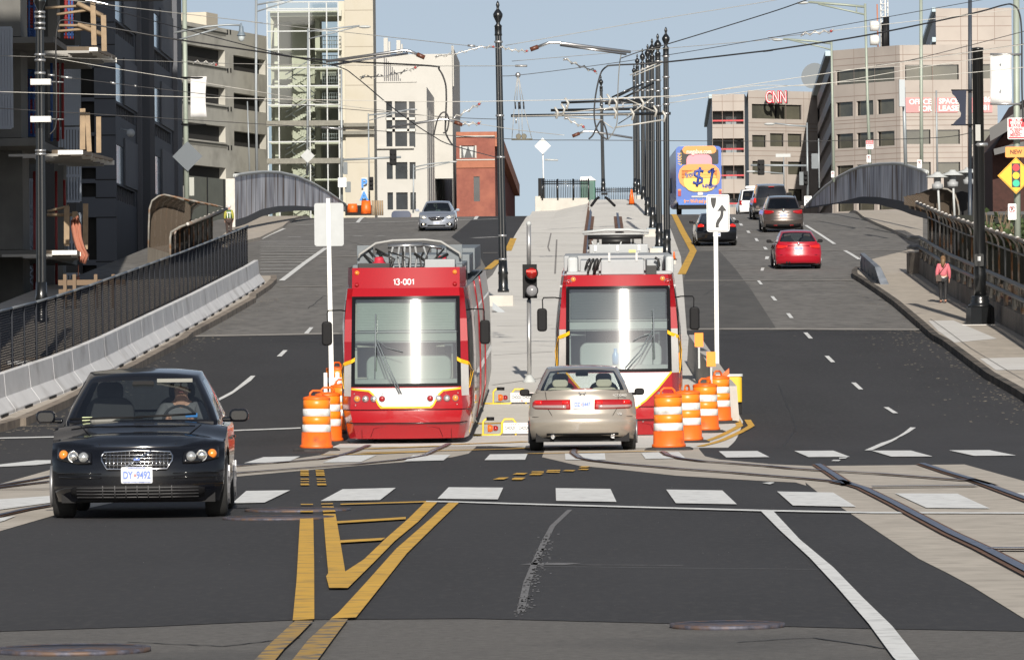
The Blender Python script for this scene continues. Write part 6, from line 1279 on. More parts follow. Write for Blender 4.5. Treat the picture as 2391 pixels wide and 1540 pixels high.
b1=MB();b2=MB();random.seed(4)
for(ua,ub,vt,vb)in((52,84,-20,88),(55,82,165,320),(150,172,-20,90)):
 v=vt
 while v<vb:
  bb=b1 if int(v)%3 else b2;a_,c_=P(ua,v,190),P(ub,v+1,190);bb.tube([a_,c_],.06,5);v+=random.choice((6,7,9))
 for u in(ua+4,(ua+ub)/2,ub-4):(b2 if u>ua+8 else b1).tube([P(u,vt,189.8),P(u,vb,189.8)],.04,5)
b1 .build('shoring',m_rshore,T);b2 .build('shoring',m_bshore,T)
for u,vt,vb,m_ in((134,105,330,m_rshore),(146,110,325,m_rshore),(80,400,700,m_rshore),(131,400,700,m_rshore),(120,110,330,m_bshore),(150,420,480,m_rshore)):b=MB();b.tube([P(u,vt,188),P(u+1,vb,188)],.055,6);b.build('prop',m_,T)
for k in range(3):
 b=MB()
 for j_ in range(3):v=470+k*70+j_*16;b.tube([P(58,v,199),P(80,v+26,199)],.03,4);b.tube([P(58,v+26,199),P(80,v,199)],.03,4)
 b.build('brace',m_stud,T)
def deck(label,ul,ur,v0,dv,n,Y0,Y1,first):
 t=thing('formwork_deck',label,'formwork',P(ul,v0,Y0),group='formwork decks sticking out of the concrete frame')
 pl_=P(ul-75,v0,Y0);pr_=P(ul,v0,Y0);b=MB();b.hexa([P(ul-70,v0+8,Y0+2),P(ul,v0+8,Y0),P(ur,v0+dv,Y1),P(ul-40,v0+dv+6,Y1)],[P(ul-70,v0-2,Y0+2),P(ul,v0-2,Y0),P(ur,v0+dv-6,Y1),P(ul-40,v0+dv-2,Y1)]);b.build('deck_sheet',M('plywood',(.26,.20,.14),.8,var=.2,vs=3),t)
 random.seed(int(v0))
 for k in range(n):
  tt=k/(n-1);Yk=Y0+(Y1-Y0)*tt;u=ul+(ur-ul)*tt+random.uniform(-3,3);v=v0+dv*tt;wd=(58 if k==0 and first else random.uniform(16,34))
  a_=P(u-wd,v+9,Yk);c_=P(u,v-1+random.uniform(-1,1),Yk);b=MB();b.bx(a_.x,c_.x,Yk,Yk+.12,a_.z,c_.z);b.build('joist',m_form,t)
  b=MB();b.bx(a_.x-1.6,a_.x,Yk+.02,Yk+.1,a_.z-.05,a_.z+.03);b.build('joist',M('joist_grey',(.3,.29,.27),.7),t)
deck('topmost formwork deck with bright stacked joist ends, above the slate building',226,270,111,26,9,168,205,False)
deck('middle formwork deck with a wide white end board',191,264,352,24,8,166,200,True)
deck('lowest formwork deck with orange netting hanging off its end',178,208,586,12,5,164,190,True)
for(pts,w)in(((Z1(850,10),Z1(862,415)),.085),((Z1(948,140),Z1(955,470)),.085),((Z1(757,995),Z1(757,1370)),.09),((Z1(800,1030),Z1(818,1390)),.08),((Z1(903,1070),Z1(905,1400)),.08),((Ze(583,480),Ze(583,820)),.09),((Ze(655,520),Ze(658,775)),.085),((Ze(748,450),Ze(745,850)),.085)):
 b=MB();a_,c_=P(pts[0][0],pts[0][1],172),P(pts[1][0],pts[1][1],172);b.hexa([(c_.x-w,172,c_.z),(c_.x+w,172,c_.z),(c_.x+w,172.12,c_.z),(c_.x-w,172.12,c_.z)],[(a_.x-w,172,a_.z),(a_.x+w,172,a_.z),(a_.x+w,172.12,a_.z),(a_.x-w,172.12,a_.z)]);b.build('timber_post',m_wood,T)
for(pa,pb,w)in((Z1(415,75),Z1(740,55),.05),(Z1(520,135),Z1(820,92),.05),(Z1(705,30),Z1(940,150),.09),(Z1(540,235),Z1(830,235),.05),(Z1(530,288),Z1(800,265),.05),(Z1(710,225),Z1(950,325),.09),(Ze(415,520),Ze(605,472),.05),(Ze(410,550),Ze(690,548),.06)):
 b=MB();b.tube([P(*pa,172.2),P(*pb,172.3)],w,4);b.build('timber_rail',m_wood,T)
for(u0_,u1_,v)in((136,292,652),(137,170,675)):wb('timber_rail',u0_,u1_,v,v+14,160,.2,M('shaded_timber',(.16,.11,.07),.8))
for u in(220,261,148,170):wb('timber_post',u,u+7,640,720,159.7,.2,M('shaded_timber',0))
t=thing('orange_netting','orange safety netting draped over the lowest formwork deck','netting',P(190,600,170));b=MB()
L0=[Ze(620,600),Ze(625,680),Ze(640,760),Ze(670,850),Ze(690,930),Ze(700,960)];R0_=[Ze(680,555),Ze(708,640),Ze(715,740),Ze(740,830),Ze(775,900),Ze(745,980)]
b.grid(lambda i,j:P(L0[i][0]*(1-j/8)+R0_[i][0]*j/8,L0[i][1]*(1-j/8)+R0_[i][1]*j/8,170.6+.16*math.sin(j*2.3+i*.5)),5,8);o=b.build('net',M('net_orange',(.32,.125,.08),.8,var=.12,vs=5),t);o.modifiers.new('s','SOLIDIFY').thickness=.02
b=MB();b.tube([P(*Ze(688,985),171),P(*Ze(683,1095),171)],.02,5);b.tube([P(*Ze(683,1095),171),P(*Ze(682,1150),171)],.06,6);b.build('rope',M('net_orange',0),t)
t=thing('block_stack','low pile of rough concrete blocks behind the fence','blocks',P(60,860,122)-Vector((0,0,.3)))
random.seed(9)
for k in range(7):u=10+k*34;c0=P(u,868-k*9,118+k*5);b=MB();b.box(c0,(random.uniform(.5,1.),.6,.35),rz=random.uniform(-.2,.2));b.build('block',m_jer if k%2 else m_kerb,t)
t=thing('planter_wall','long brown retaining wall rising behind the fence','wall',P(300,760,140));b=MB();pa,pb=P(60,905,119),P(560,660,190)
pts=[(P(60,905,119),P(60,888,119)),(P(230,850,136),P(240,806,136)),(P(400,760,158),P(410,715,158)),(P(560,680,185),P(560,640,185))]
for(a_,c_),(e_,g_)in zip(pts[:-1],pts[1:]):b.hexa([a_-Vector((0,0,.6)),e_-Vector((0,0,.6)),e_+Vector((-.6,0,-.6)),a_+Vector((-.6,0,-.6))],[c_,g_,g_+Vector((-.6,0,0)),c_+Vector((-.6,0,0))])
b.build('wall',M('brown_wall',(.13,.115,.095),.9,var=.2,vs=2),t)
m_cagem=mesh_mat('cage_mesh',(.085,.068,.053),19.,19.,.55);m_caged=mesh_mat('cage_mesh_dark',(.025,.022,.018),15.,15.,.62);m_rusty=M('rusty_hoop',(.17,.075,.028),.8,var=.35,vs=6,grime=((.45,.43,.4),3.,.45,.7));m_greyh=M('grey_hoop',(.20,.19,.17),.7,var=.3,vs=4,grime=((.2,.09,.03),3.,.5,.7));m_par=M('parapet_concrete',(.20,.175,.15),.9,var=.2,vs=1.5,grime=((.09,.08,.07),1.,.45,.75));m_pipe=M('dull_pipe',(.20,.20,.20),.5,metal=.4)
def vault(T,name,near,far,Yn,Yf,mat,n=16):
 b=MB();K_=len(near)-1;b.grid(lambda i,j:P(*near[i],Yn).lerp(P(*far[i],Yf),j/n),K_,n)
 L_=0
 for i in range(K_+1):
  for j in range(n+1):b.uv[i*(n+1)+j]=(j/n*(Yf-Yn),i*.45)
 return b.build(name,mat,T)
T=thing('walkway_cage','curved rusty mesh cage over the left walkway behind the screened fence','fence',P(400,620,215))
near=[Zd(60,1100),Zd(65,800),Zd(75,560),Zd(110,450),Zd(200,385),Zd(280,365),Zd(420,395),Zd(550,440)];far=[Zd(640,1000),Zd(640,760),Zd(650,640),Zd(680,560),Zd(760,500),Zd(860,490),Zd(960,505),Zd(1080,540)]
vault(T,'mesh',near,far,212,240,m_cagem)
b=MB();pg=[Zd(*t)for t in((60,1100),(65,800),(75,560),(110,450),(200,385),(280,365),(420,395),(550,440),(640,520),(640,700),(590,765),(430,860),(362,960),(352,1175))];b.add([P(u,v,213)for u,v in pg],[tuple(range(len(pg)))],False);b.uv={i:(p.x*.9,p.z*.9)for i,p in enumerate(b.v)};b.build('mesh',m_cagem,T)
b=MB();near2=[Zd(550,750),Zd(560,600),Zd(600,500),Zd(680,500)]
for k in range(9):
 t_=k/8;b2_=MB();b2_.tube([P(*near[i],212).lerp(P(*far[i],240),t_)for i in range(8)],.045,5);b2_.build('hoop',m_rusty if k%2 else m_greyh,T)
for k in range(10):
 t_=k/9;xr,yr_=600+540*t_,770-215*t_;xv=360+575*t_;Yk=208+27*t_;xm=xv+(xr-xv)*.25
 b=MB();b.tube([P(*Zd(xr,yr_),Yk),P(*Zd(xr-(xr-xv)*.45,yr_+40),Yk),P(*Zd(xv+12,yr_+110-40*t_),Yk),P(*Zd(xv,yr_+190-60*t_),Yk),P(*Zd(xv,1320-20*t_*9),Yk)],.05,6);b.build('hoop',m_rusty if k%3 else m_greyh,T)
 b=MB();b.sphere(P(*Zd(xr,yr_),Yk-.1),.075,8,6);b.build('clamp',M('pale_clamp',(.5,.48,.45),.7),T)
b=MB();b.tube([P(*Zd(600,770),208),P(*Zd(850,680),219),P(*Zd(1140,560),235)],.07,6);b.build('top_rail',m_greyh,T)
b=MB();pr=lambda t_:[P(*Zd(600+540*t_-5,775-215*t_),208.2+27*t_),P(*Zd(480+600*t_,850-230*t_),208.2+27*t_),P(*Zd(362+575*t_,960-275*t_),208.2+27*t_),P(*Zd(362+575*t_,1320-180*t_),208.2+27*t_)]
b.grid(lambda i,j:pr(i/12)[j],12,3);b.uv={i*4+j:(i*2.2,j*.9)for i in range(13)for j in range(4)};b.build('mesh',m_caged,T)
b=MB();b.hexa([P(*Zd(45,1480),211),P(*Zd(350,1480),207),P(*Zd(350,1480),209),P(*Zd(45,1480),213)],[P(*Zd(50,1085),211),P(*Zd(350,1170),207),P(*Zd(350,1170),209),P(*Zd(50,1085),213)]);b.build('ribbed_base',M('ribbed_concrete',(.30,.26,.21),.9,var=.25,vs=2,stretch=(6,6,.3)),T)
m_art=M('striped_mural',(.15,.16,.21),.8,col2=(.85,.86,.9),vs=1.3,stretch=(3.2,.6,.12),detail=9,grime=((.13,.085,.06),1.7,.52,.66));m_bandk=M('mural_base_dark',(.05,.055,.065),.8,var=.2,vs=3)
def mural(label,tops,bots,Ya,Yb,thick=.5,bandh=None):
 t=thing('mural_wall',label,'wall',P(bots[0][0],bots[0][1],Ya));ua,ub=tops[0][0],tops[-1][0];Yu=lambda u:Ya+(Yb-Ya)*(u-ua)/(ub-ua);n=30
 def g_(i,top,dy=0,extra=0):
  u=ua+(ub-ua)*i/n;p=P(u,lerp_list(tops if top else bots,u)+extra,Yu(u));return p+Vector((0,dy,0))
 b=MB();b.grid(lambda i,j:g_(i,j),n,1,smooth=False);b.grid(lambda i,j:g_(i,j,thick),n,1,smooth=False);b.grid(lambda i,j:g_(i,1,j*thick),n,1);b.grid(lambda i,j:g_(0 if i==0 else n,j),0,1)if 0 else None
 b.build('mural',m_art,t)
 b=MB();b.tube([g_(i,1,thick/2)for i in range(n+1)],.09,6);b.build('coping',m_lgrey,t)
 if bandh:
  b=MB();b.grid(lambda i,j:(g_(i,0,-.06,2)if j==0 else P(ua+(ub-ua)*i/n,lerp_list(bandh,ua+(ub-ua)*i/n),Yu(ua+(ub-ua)*i/n))-Vector((0,.06,0))),n,1,smooth=False);b.build('base_band',m_bandk,t)
 return t
mural('arched wall with grey and blue vertical streaks beyond the left walkway cage',[(547,409),(580,404),(612,401),(650,402),(690,411),(730,428),(770,452),(806,478)],[(547,530),(575,521),(612,503),(650,494),(690,490),(731,490),(775,490),(806,492)],255,300,.5,[(547,514),(575,506),(612,488),(650,481),(690,480),(731,483),(780,488),(806,491)])
mural('arched wall with grey blue streaks behind the right sidewalk',[(1882,483),(1900,462),(1925,438),(1955,415),(1985,399),(2010,389),(2050,383),(2095,381),(2110,383),(2135,391),(2166,401)],[(1882,485),(1955,474),(2010,473),(2050,475),(2105,490),(2130,500),(2166,510)],300,243,.5,[(1882,484),(1955,473),(2010,459),(2050,460),(2105,469),(2130,480),(2166,490)])
t=thing('white_pier','white painted pier at the near end of the left mural wall','pier',P(537,520,253));wb('pier',528,548,417,530,253,.5,M('pier_white',(.52,.50,.46),.8,var=.12,vs=3),t)
T=thing('bridge_parapet','concrete parapet with twin pipe rails and a curved mesh cage along the right sidewalk','parapet',G(*Zc(830,1330),.15))
FP=[G(*Zc(x,y),.15)for x,y in((1500,1740),(1100,1480),(830,1330),(600,1200),(420,1100),(280,1000),(130,893))]
def at_(L,t_):n=len(L)-1;k=min(int(t_*n),n-1);return L[k].lerp(L[k+1],t_*n-k)
b=MB();hw_=.55
for a_,c_ in zip(FP[:-1],FP[1:]):b.hexa([a_-Vector((0,0,.3)),c_-Vector((0,0,.3)),c_+Vector((.4,0,-.3)),a_+Vector((.4,0,-.3))],[a_+Vector((.03,0,hw_)),c_+Vector((.03,0,hw_)),c_+Vector((.4,0,hw_)),a_+Vector((.4,0,hw_))])
b.build('parapet_wall',m_par,T);b=MB();e_=FP[-1];b.bx(e_.x-.35,e_.x+.3,e_.y-.4,e_.y+.8,e_.z-.2,e_.z+.75);b.build('end_block',m_par,T)
for hz in(.95,1.30):b=MB();b.tube([p+Vector((.05,0,hz-.0))for p in FP]+[FP[-1]+Vector((-.35,.3,hz))],.065,8);b.build('pipe_rail',m_pipe,T)
n=27;vec=lambda x,z:Vector((x,0,z));prof_=[(.38,.5),(.38,1.35),(.38,2.0),(.33,2.25),(.18,2.45),(-.02,2.55)]
for k in range(n):
 p=at_(FP,k/(n-1));b=MB();b.tube([p+vec(x,z)for x,z in prof_],.034,6);b.build('hoop',(m_rusty,m_greyh,m_greyh,m_rusty,m_caged)[k%5]if k%5!=4 else m_pipe,T);b=MB();b.sphere(p+vec(-.02,2.56),.06,7,5);b.build('clamp',M('pale_clamp',0),T)
for k in range(0,n*2,2):pass
for k in range(22):p=at_(FP,k/21);b=MB();b.box(p+Vector((.10,0,hw_+.32)),(.12,.14,.66));b.build('rail_post',m_greyh,T)
b=MB();b.tube([p+vec(-.02,2.53)for p in FP],.06,6);b.build('top_rail',m_greyh,T);b=MB();b.tube([p+vec(.38,2.02)for p in FP],.03,6);b.build('mid_rail',m_pipe,T)
b=MB();b.grid(lambda i,j:at_(FP,i/40)+vec(prof_[j][0]+.02,prof_[j][1]),40,5);b.uv={i*6+j:(i*2.4,prof_[j][1]*1.6)for i in range(41)for j in range(6)};b.build('mesh',m_caged,T)
T=thing('walkway_cage','brown mesh tunnel cage beyond the right parapet beside the mural wall','fence',P(2200,520,232))
near=[Zc(490,420),Zc(500,330),Zc(490,220),Zc(470,150),Zc(440,115),Zc(380,105)];far=[Zc(0,260),Zc(0,230),Zc(0,215),Zc(0,205),Zc(0,198),Zc(0,190)]
near=[Zc(500,420),Zc(505,320),Zc(490,230),Zc(460,160),Zc(400,120),Zc(330,112)];far=[Zc(60,300),Zc(40,250),Zc(30,225),Zc(20,210),Zc(10,200),Zc(-5,190)]
vault(T,'mesh',near,far,205,243,m_cagem)
b=MB();pg=[Zc(*t)for t in((0,262),(0,190),(120,168),(250,135),(380,106),(440,115),(480,170),(500,250),(505,430),(420,395),(340,352),(220,320),(110,285))];b.add([P(u,v,206)for u,v in pg],[tuple(range(len(pg)))],False);b.uv={i:(p.x*.9,p.z*.9)for i,p in enumerate(b.v)};b.build('mesh',m_cagem,T)
for k in range(9):b=MB();b.tube([P(*near[i],205).lerp(P(*far[i],243),k/8)for i in range(6)],.04,5);b.build('hoop',m_rusty if k%2 else m_greyh,T)
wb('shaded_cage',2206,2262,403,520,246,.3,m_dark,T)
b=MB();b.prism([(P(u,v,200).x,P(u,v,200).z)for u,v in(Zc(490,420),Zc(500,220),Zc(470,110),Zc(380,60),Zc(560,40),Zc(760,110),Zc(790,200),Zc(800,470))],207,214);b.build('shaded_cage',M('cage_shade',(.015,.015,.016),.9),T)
t=thing('ivy_bed','green ivy and dry twigs behind the cage below the no parking sign','plant',P(2350,560,170));random.seed(12);b=MB()
for k in range(1500):
 u=random.uniform(2275,2400);v=590-abs(random.gauss(0,26))-10;p=P(u,v,random.uniform(168,178));s_=random.uniform(.05,.13);d1=Vector((random.gauss(0,1),random.gauss(0,1),random.gauss(0,1))).normalized()*s_;d2=d1 .cross(Vector((random.random(),random.random(),random.random()+.1))).normalized()*s_
 b.add([p-d1,p+d2,p+d1,p-d2],[(0,1,2,3)])
b.build('leaves',M('ivy_green',(.055,.085,.03),.7,var=.5,vs=3),t);b=MB()
for k in range(40):p=P(random.uniform(2300,2360),575,170);b.tube([p,p+Vector((random.uniform(-.5,.5),0,random.uniform(.4,1.2)))],.012,4)
b.build('twigs',M('dry_twig',(.15,.11,.07),.9),t)
T=thing('verge_wall','low purplish brick wall seen through the right cage','wall',P(2330,680,160));wb('wall',2240,2460,662,760,160,.4,M('pale_brick_band',(.30,.23,.18),.9,var=.2,vs=4),T);wb('lower_course',2240,2460,690,900,159.6,.3,M('purple_brick',(.09,.045,.05),.9,var=.3,vs=4),T)
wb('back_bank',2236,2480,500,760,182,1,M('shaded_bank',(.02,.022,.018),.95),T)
T=thing('steel_barrier','weathered grey steel traffic barrier on the nose of the right kerb','barrier',G(*q(3,1,900,1050),.15));A_=G(*q(3,1,850,1000),.15);B_=G(*q(3,1,1030,1140),.15);m_gb=M('blue_grey_steel',(.15,.17,.20),.6,metal=.2,var=.2,vs=3,grime=((.3,.32,.36),2.,.5,.8))
b=MB();b.hexa([A_,B_,B_+Vector((.3,0,0)),A_+Vector((.25,0,0))],[A_+Vector((-.02,.0,.60)),B_+Vector((-.15,0.6,.62)),B_+Vector((.05,.6,.62)),A_+Vector((.15,0,.60))]);b.build('barrier_body',m_gb,T,bevel=.02)
for k in range(5):p=A_.lerp(B_,(k+.5)/5);b=MB();b.box(p+Vector((-.05,.1,.28)),(.05,.1,.5));b.build('rib',m_gb,T)
m_pblk=M('pole_black',(.008,.009,.010),.28,coat=.5,spec=.6);m_pgrn=M('pole_grey_green',(.30,.34,.29),.55,metal=.2,var=.06,vs=2);m_pgry=M('pole_grey',(.30,.33,.35),.5,metal=.3);m_clampm=M('clamp_steel',(.5,.5,.5),.35,metal=.8);m_wp=M('wire_pale',(.42,.41,.38),.5,metal=.2);m_wk=M('wire_black',(.02,.02,.022),.5)
def ocs(label,ut,vt,ub,vb,Y,wpx,straps=(),grp='ornate black overhead line poles',ball=True,H=None):
 r=wpx/2*Y/F;bpt=P(ub,vb,Y);tp=P(ut,vt,Y);H=tp.z-bpt.z;t=thing('line_pole',label,'pole',bpt,group=grp)
 ax=(tp-bpt)/H
 def sk(mb):
  mb.v=[bpt+Vector((p.x,p.y,0))+ax*p.z for p in mb.v];return mb
 R0=r*1.35;hf=R0*2;fin=r*9.2;b=MB();b.lathe([(r*1.06,1.0),(r*1.0,3),(r*.86,H-fin)],n=24,flute=.10,smooth=False);sk(b).build('shaft',m_pblk,t)
 b=MB();b.lathe([(r*1.55,0),(r*1.55,.08),(r*1.3,.12),(r*1.25,.55),(r*1.4,.6),(r*1.2,.68),(r*1.15,1.0)],n=20);sk(b).build('base',m_pblk,t)
 z=H-fin;b=MB();b.lathe([(r*.95,z-.02),(r*1.05,z),(r*.95,z+r*.5),(r*.95,z+r*2.2),(r*1.1,z+r*2.4),(r*.55,z+r*3.0),(r*.5,z+r*3.3),(r*1.25,z+r*5.0),(r*1.3,z+r*5.6),(r*.9,z+r*6.3),(r*.35,z+r*7.0),(r*.35,z+r*7.4),(r*.52,z+r*8.0),(r*.3,z+r*8.8),(.005,z+r*9.2)],n=20);sk(b).build('finial',m_pblk,t)
 for v in straps:
  c=P(ut+(ub-ut)*(v-vt)/(vb-vt),v,Y);b=MB();b.lathe([(r*1.12,-.03),(r*1.16,0),(r*1.12,.03)],c,18);b.build('strap',m_clampm,t)
 return t
bases=[(1410,247,1420,870,203,14.5),(1335,308,1350,795,217,13.6),(1283,353,1290,625,244,12.2),(1243,405,1243,515,269,11),(1195,445,1205,400,298,9.8),(1147,495,1160,320,328,8.6),(1117,590,1130,300,360,7.6)]
ordn=['nearest black pole of the dense row right of the streetcars','second nearest black pole of the dense row','third black pole of the dense row','fourth black pole of the dense row','fifth black pole of the dense row, rather far','sixth black pole of the dense row, near the crest','farthest and lowest black pole of the dense row']
m_ped=M('pedestal_concrete',(.46,.44,.40),.9,var=.1,vs=1.5)
for(xt,yt,xb,yb,Y,w),lab in zip(bases,ordn):
 ut,vt=Z3(xt,yt);ub,vb=q(2,1,xb,yb);ocs(lab,ut,vt,ub,vb,Y,w,[vt+(vb-vt)*f_ for f_ in(.13,.22,.27,.34,.38)])
 p=P(ub,vb,Y);g_=zg(Y);
 if p.z-g_>.1:
  t=thing('pedestal','concrete pedestal under the '+lab.replace('black pole','pole'),'pedestal',(p.x,p.y,g_),group='concrete pole pedestals');b=MB();b.bx(p.x-.42,p.x+.34,p.y-.6,p.y+.6,g_-.1,p.z-.06);b.build('block',m_ped,t,bevel=.03)
  b=MB();b.bx(p.x-.3,p.x+.3,p.y-.3,p.y+.3,p.z-.06,p.z);b.build('base_plate',M('plate_bluegrey',(.18,.22,.26),.5,metal=.4),t)
ocs('tall single ornate black pole between the streetcars with its finial at the top edge',1162,2,1175.5,682,163,17.5,(98,270,367,550,605,660))
p=P(1178,690,163);t=thing('pedestal','pale concrete block under the single tall pole between the streetcars','pedestal',(p.x,163,zg(163)));b=MB();b.bx(p.x-.5,p.x+.28,162.4,163.6,zg(163)-.1,p.z);b.build('block',m_ped,t,bevel=.03)
b=MB();b.prism([(P(1150,705,158).x,P(1150,705,158).z),(P(1192,738,158).x,P(1192,738,158).z),(P(1192,746,158).x,P(1192,746,158).z),(P(1150,722,158).x,P(1150,722,158).z)],157.6,158);o=b.build('steel_ramp',m_galv,None);tag(o,'sloping grey steel edge plate leaning out behind the numbered streetcar','steel plate')
ocs('far black pole standing on the track at the crest',1403,176,*q(2,1,838,290),397,8,(235,245))
t=thing('track_bracket','dark splayed steel bracket over the rails at the foot of the far pole','bracket',P(1408,475,250));b=MB();b.bx(P(1400,0,250).x,P(1414,0,250).x,249.8,250,P(0,464,250).z-.1,P(1406,450,250).z);b.build('box',m_blk,t)
for s_ in(-1,1):b=MB();b.tube([P(1406+s_*6,460,250),P(1406+s_*14,465,250),P(1408+s_*27,480,249)],.07,6);b.build('arm',m_blk,t)
t=ocs('thick black fluted pole at the left with pale boxes strapped to it',92.5,-40,97,752,128,22,(29,40,55,67,128,141,171,352,360),grp='black poles at the kerbs')
for v0,v1 in((184,198),(271,285)):b=MB();a_,c_=P(71,v1,127.6),P(118,v0,127.6);b.bx(a_.x,c_.x,127.6,127.95,a_.z,c_.z);o=b.build('strapped_box',M('box_white',(.62,.62,.60),.6),t);b=MB();b.tube([P(118,(v0+v1)/2,127.7),P(148,(v0+v1)/2+1,127.7)],.02,5);b.build('bracket',m_clampm,t)
Yb=G(*Zc(700,1360),.15).y;g_=G(*Zc(700,1360),.15);t=thing('signal_pole','massive plain black pole with octagonal base on the right sidewalk','pole',g_)
s_=F/Yb;b=MB();tp=P(2290.5,117,Yb);b.lathe([(.165,.75),(.165,1.4),(.150,tp.z-g_.z),(.165,tp.z-g_.z),(.165,tp.z-g_.z+.06),(.02,tp.z-g_.z+.08)],g_,28);b.build('shaft',m_pblk,t)
b=MB();b.lathe([(.40,0),(.39,.48),(.36,.5)],g_,8,smooth=False);b.build('base',m_pblk,t);b=MB();b.lathe([(.36,.5),(.31,.55),(.25,.60),(.27,.66),(.23,.72),(.25,.78),(.17,.80)],g_,24);b.build('collar',m_pblk,t)
b=MB();b.bx(g_.x-.55,g_.x+.5,Yb-.45,Yb+.5,g_.z-.12,g_.z-.0);b.build('footing',m_sidelt,t)
c=P(*Zc(690,770),Yb-.2);b=MB();b.rbox(c,(.24,.12,.34),.03,2,'Y');o=b.build('button_box',m_pblk,t);b=MB();b.bx(c.x-.05,c.x+.03,c.y-.075,c.y-.065,c.z-.02,c.z+.1);b.build('button_label',m_signw,o)
for v,w_ in((338,.2),):c=P(2290,v,Yb);b=MB();b.lathe([(.19,-.05),(.2,0),(.19,.05)],c,18);b.build('clamp',m_clampm,t);b=MB();b.bx(c.x-.16,c.x-.02,Yb-.2,Yb-.17,c.z+.1,c.z+.55);b.build('hatch',M('hatch_grey',(.35,.35,.33),.5),t)
def tpole(name,label,cat,pts,Y,wpx,mat,taper=.7,grp=None):
 t=thing(name,label,cat,P(pts[-1][0],pts[-1][1],Y),group=grp);b=MB();n=len(pts);b.tube([P(u,v,Y)for u,v in pts],[wpx/2*Y/F*(taper+(1-taper)*i/(n-1))for i in range(n)],12);b.build('pole',mat,t);return t
def arm(t,pts,Y,r,mat,name='arm'):b=MB();b.tube([P(u,v,Y)for u,v in pts],r,7);return b.build(name,mat,t)
def cobra(t,u0,u1_,v,Y,mat=m_lgrey):
 c=P((u0+u1_)/2,v,Y);L_=abs(u1_-u0)*Y/F;b=MB();b.sphere(c,L_/2,14,8,(1,.45,.24));b.build('lamp_head',mat,t)
t=tpole('street_lamp','tallest grey green lamp post before the office block, lamp arm to the left','lamp post',[(u4(890),vv(35)),(u4(912),vv(900)),(u4(935),383)],250,8,m_pgrn);arm(t,[Z4(885,65),Z4(700,45),Z4(370,20)],250,.06,m_pgrn);arm(t,[Z4(885,135),Z4(760,105),Z4(460,38)],250,.045,m_pgrn);arm(t,[Z4(812,65),Z4(812,115)],250,.03,m_pgrn);cobra(t,u4(262),u4(375),vv(28),250)
t=tpole('street_lamp','second grey green lamp post, left of the tallest, lamp arm over the sky','lamp post',[(u4(582),vv(385)),(u4(590),vv(900)),(u4(604),425)],285,7,m_pgrn);arm(t,[Z4(578,400),Z4(400,378),Z4(140,358)],285,.06,m_pgrn);arm(t,[Z4(578,458),Z4(480,430),Z4(205,368)],285,.04,m_pgrn);cobra(t,u4(38),u4(145),vv(366),285)
tpole('street_lamp','plain grey green post rising out of frame in front of the lease banners','lamp post',[(u4(1402),-20),(u4(1405),vv(900)),(u4(1408),383)],235,8.5,m_pgrn,.9)
for x,y in((898,1282),):pass
t=tpole('street_lamp','thin blue grey lamp post in front of the beige block below the red letters','lamp post',[(u4(358),vv(1125)),(u4(362),470)],330,4.6,m_pgry);arm(t,[Z4(355,1160),Z4(200,1148),Z4(60,1130)],330,.05,m_pgry);cobra(t,u3(2310),u4(65),vv(1138),330)
t=tpole('signal_post','blue grey pole with a flat cap left of the torn banner','pole',[(u4(1243),vv(800)),(u4(1262),386)],230,8.5,m_pgry,.95);b=MB();c=P(u4(1232),vv(855),229.7);b.bx(c.x-.15,c.x+.1,229.5,229.8,c.z-.6,c.z+.6);b.build('cabinet',m_pgry,t)
tpole('signal_post','slim grey post with a pointed cap in front of the lease banners','pole',[(u4(1543),vv(830)),(u4(1552),408)],225,4.8,m_pgry,.8)
t=tpole('banner_pole','dark slate pole carrying the torn navy banner','pole',[(u4(1852),-20),(u4(1852),vl(80))],190,9.5,M('slate_pole',(.04,.05,.065),.4),.95);g_=P(u4(1852),vl(80),190)
arm(t,[Z4(1680,828),Z4(1885,828)],189.8,.03,m_blk,'bracket');arm(t,[Z4(1680,1145),Z4(1885,1145)],189.8,.03,m_blk,'bracket');b=MB();b.tube([P(u4(1852),vl(60),190),P(u4(1852),620,190)],.07,8);b.build('lower_pole',M('slate_pole',0),t)
t=thing('torn_banner','torn navy cloth banner hanging off the slate pole','banner',P(u4(1780),vv(1140),189));pts=[Z4(1685,832),Z4(1818,830),Z4(1815,1000),Z4(1813,1145),Z4(1690,1145),Z4(1720,1110),Z4(1765,1070),Z4(1770,1040),Z4(1755,1010),Z4(1758,960),Z4(1740,930),Z4(1715,885),Z4(1690,862)];b=MB();b.prism([(P(u,v,189).x,P(u,v,189).z)for u,v in pts],189,189.03);b.build('cloth',M('navy_cloth',(.018,.024,.045),.8),t)
Yw=152;t=tpole('utility_pole','pale grey green pole at the right edge carrying the traffic signs','pole',[(2373,-30),(2374,300),(2376,600)],Yw,16,m_pgrn,.9);tw=P(2376,600,Yw)
for v in(127,243):arm(t,[(2312,v),(2385,v)],Yw-.1,.035,m_clampm,'bracket')
t=thing('white_banner','plain white banner hanging on the grey green pole at the right edge','banner',P(2337,240,Yw-.1));b=MB();b.grid(lambda i,j:P(2312+50*i/6,125+115*j/8+2*(i/6),Yw-.1)+Vector((0,.04*math.sin(i+j*.7),0)),6,8);o=b.build('cloth',M('banner_white',(.62,.62,.62),.8),t);o.modifiers.new('s','SOLIDIFY').thickness=.01
for y in(590,830):c=P(u4(2132),vv(y),Yw-.18);b=MB();b.prism([(c.x-.03,c.z+.02),(c.x+.03,c.z+.02),(c.x,c.z-.05)],Yw-.2,Yw-.19);b.build('wind_flap',m_grey2,t)
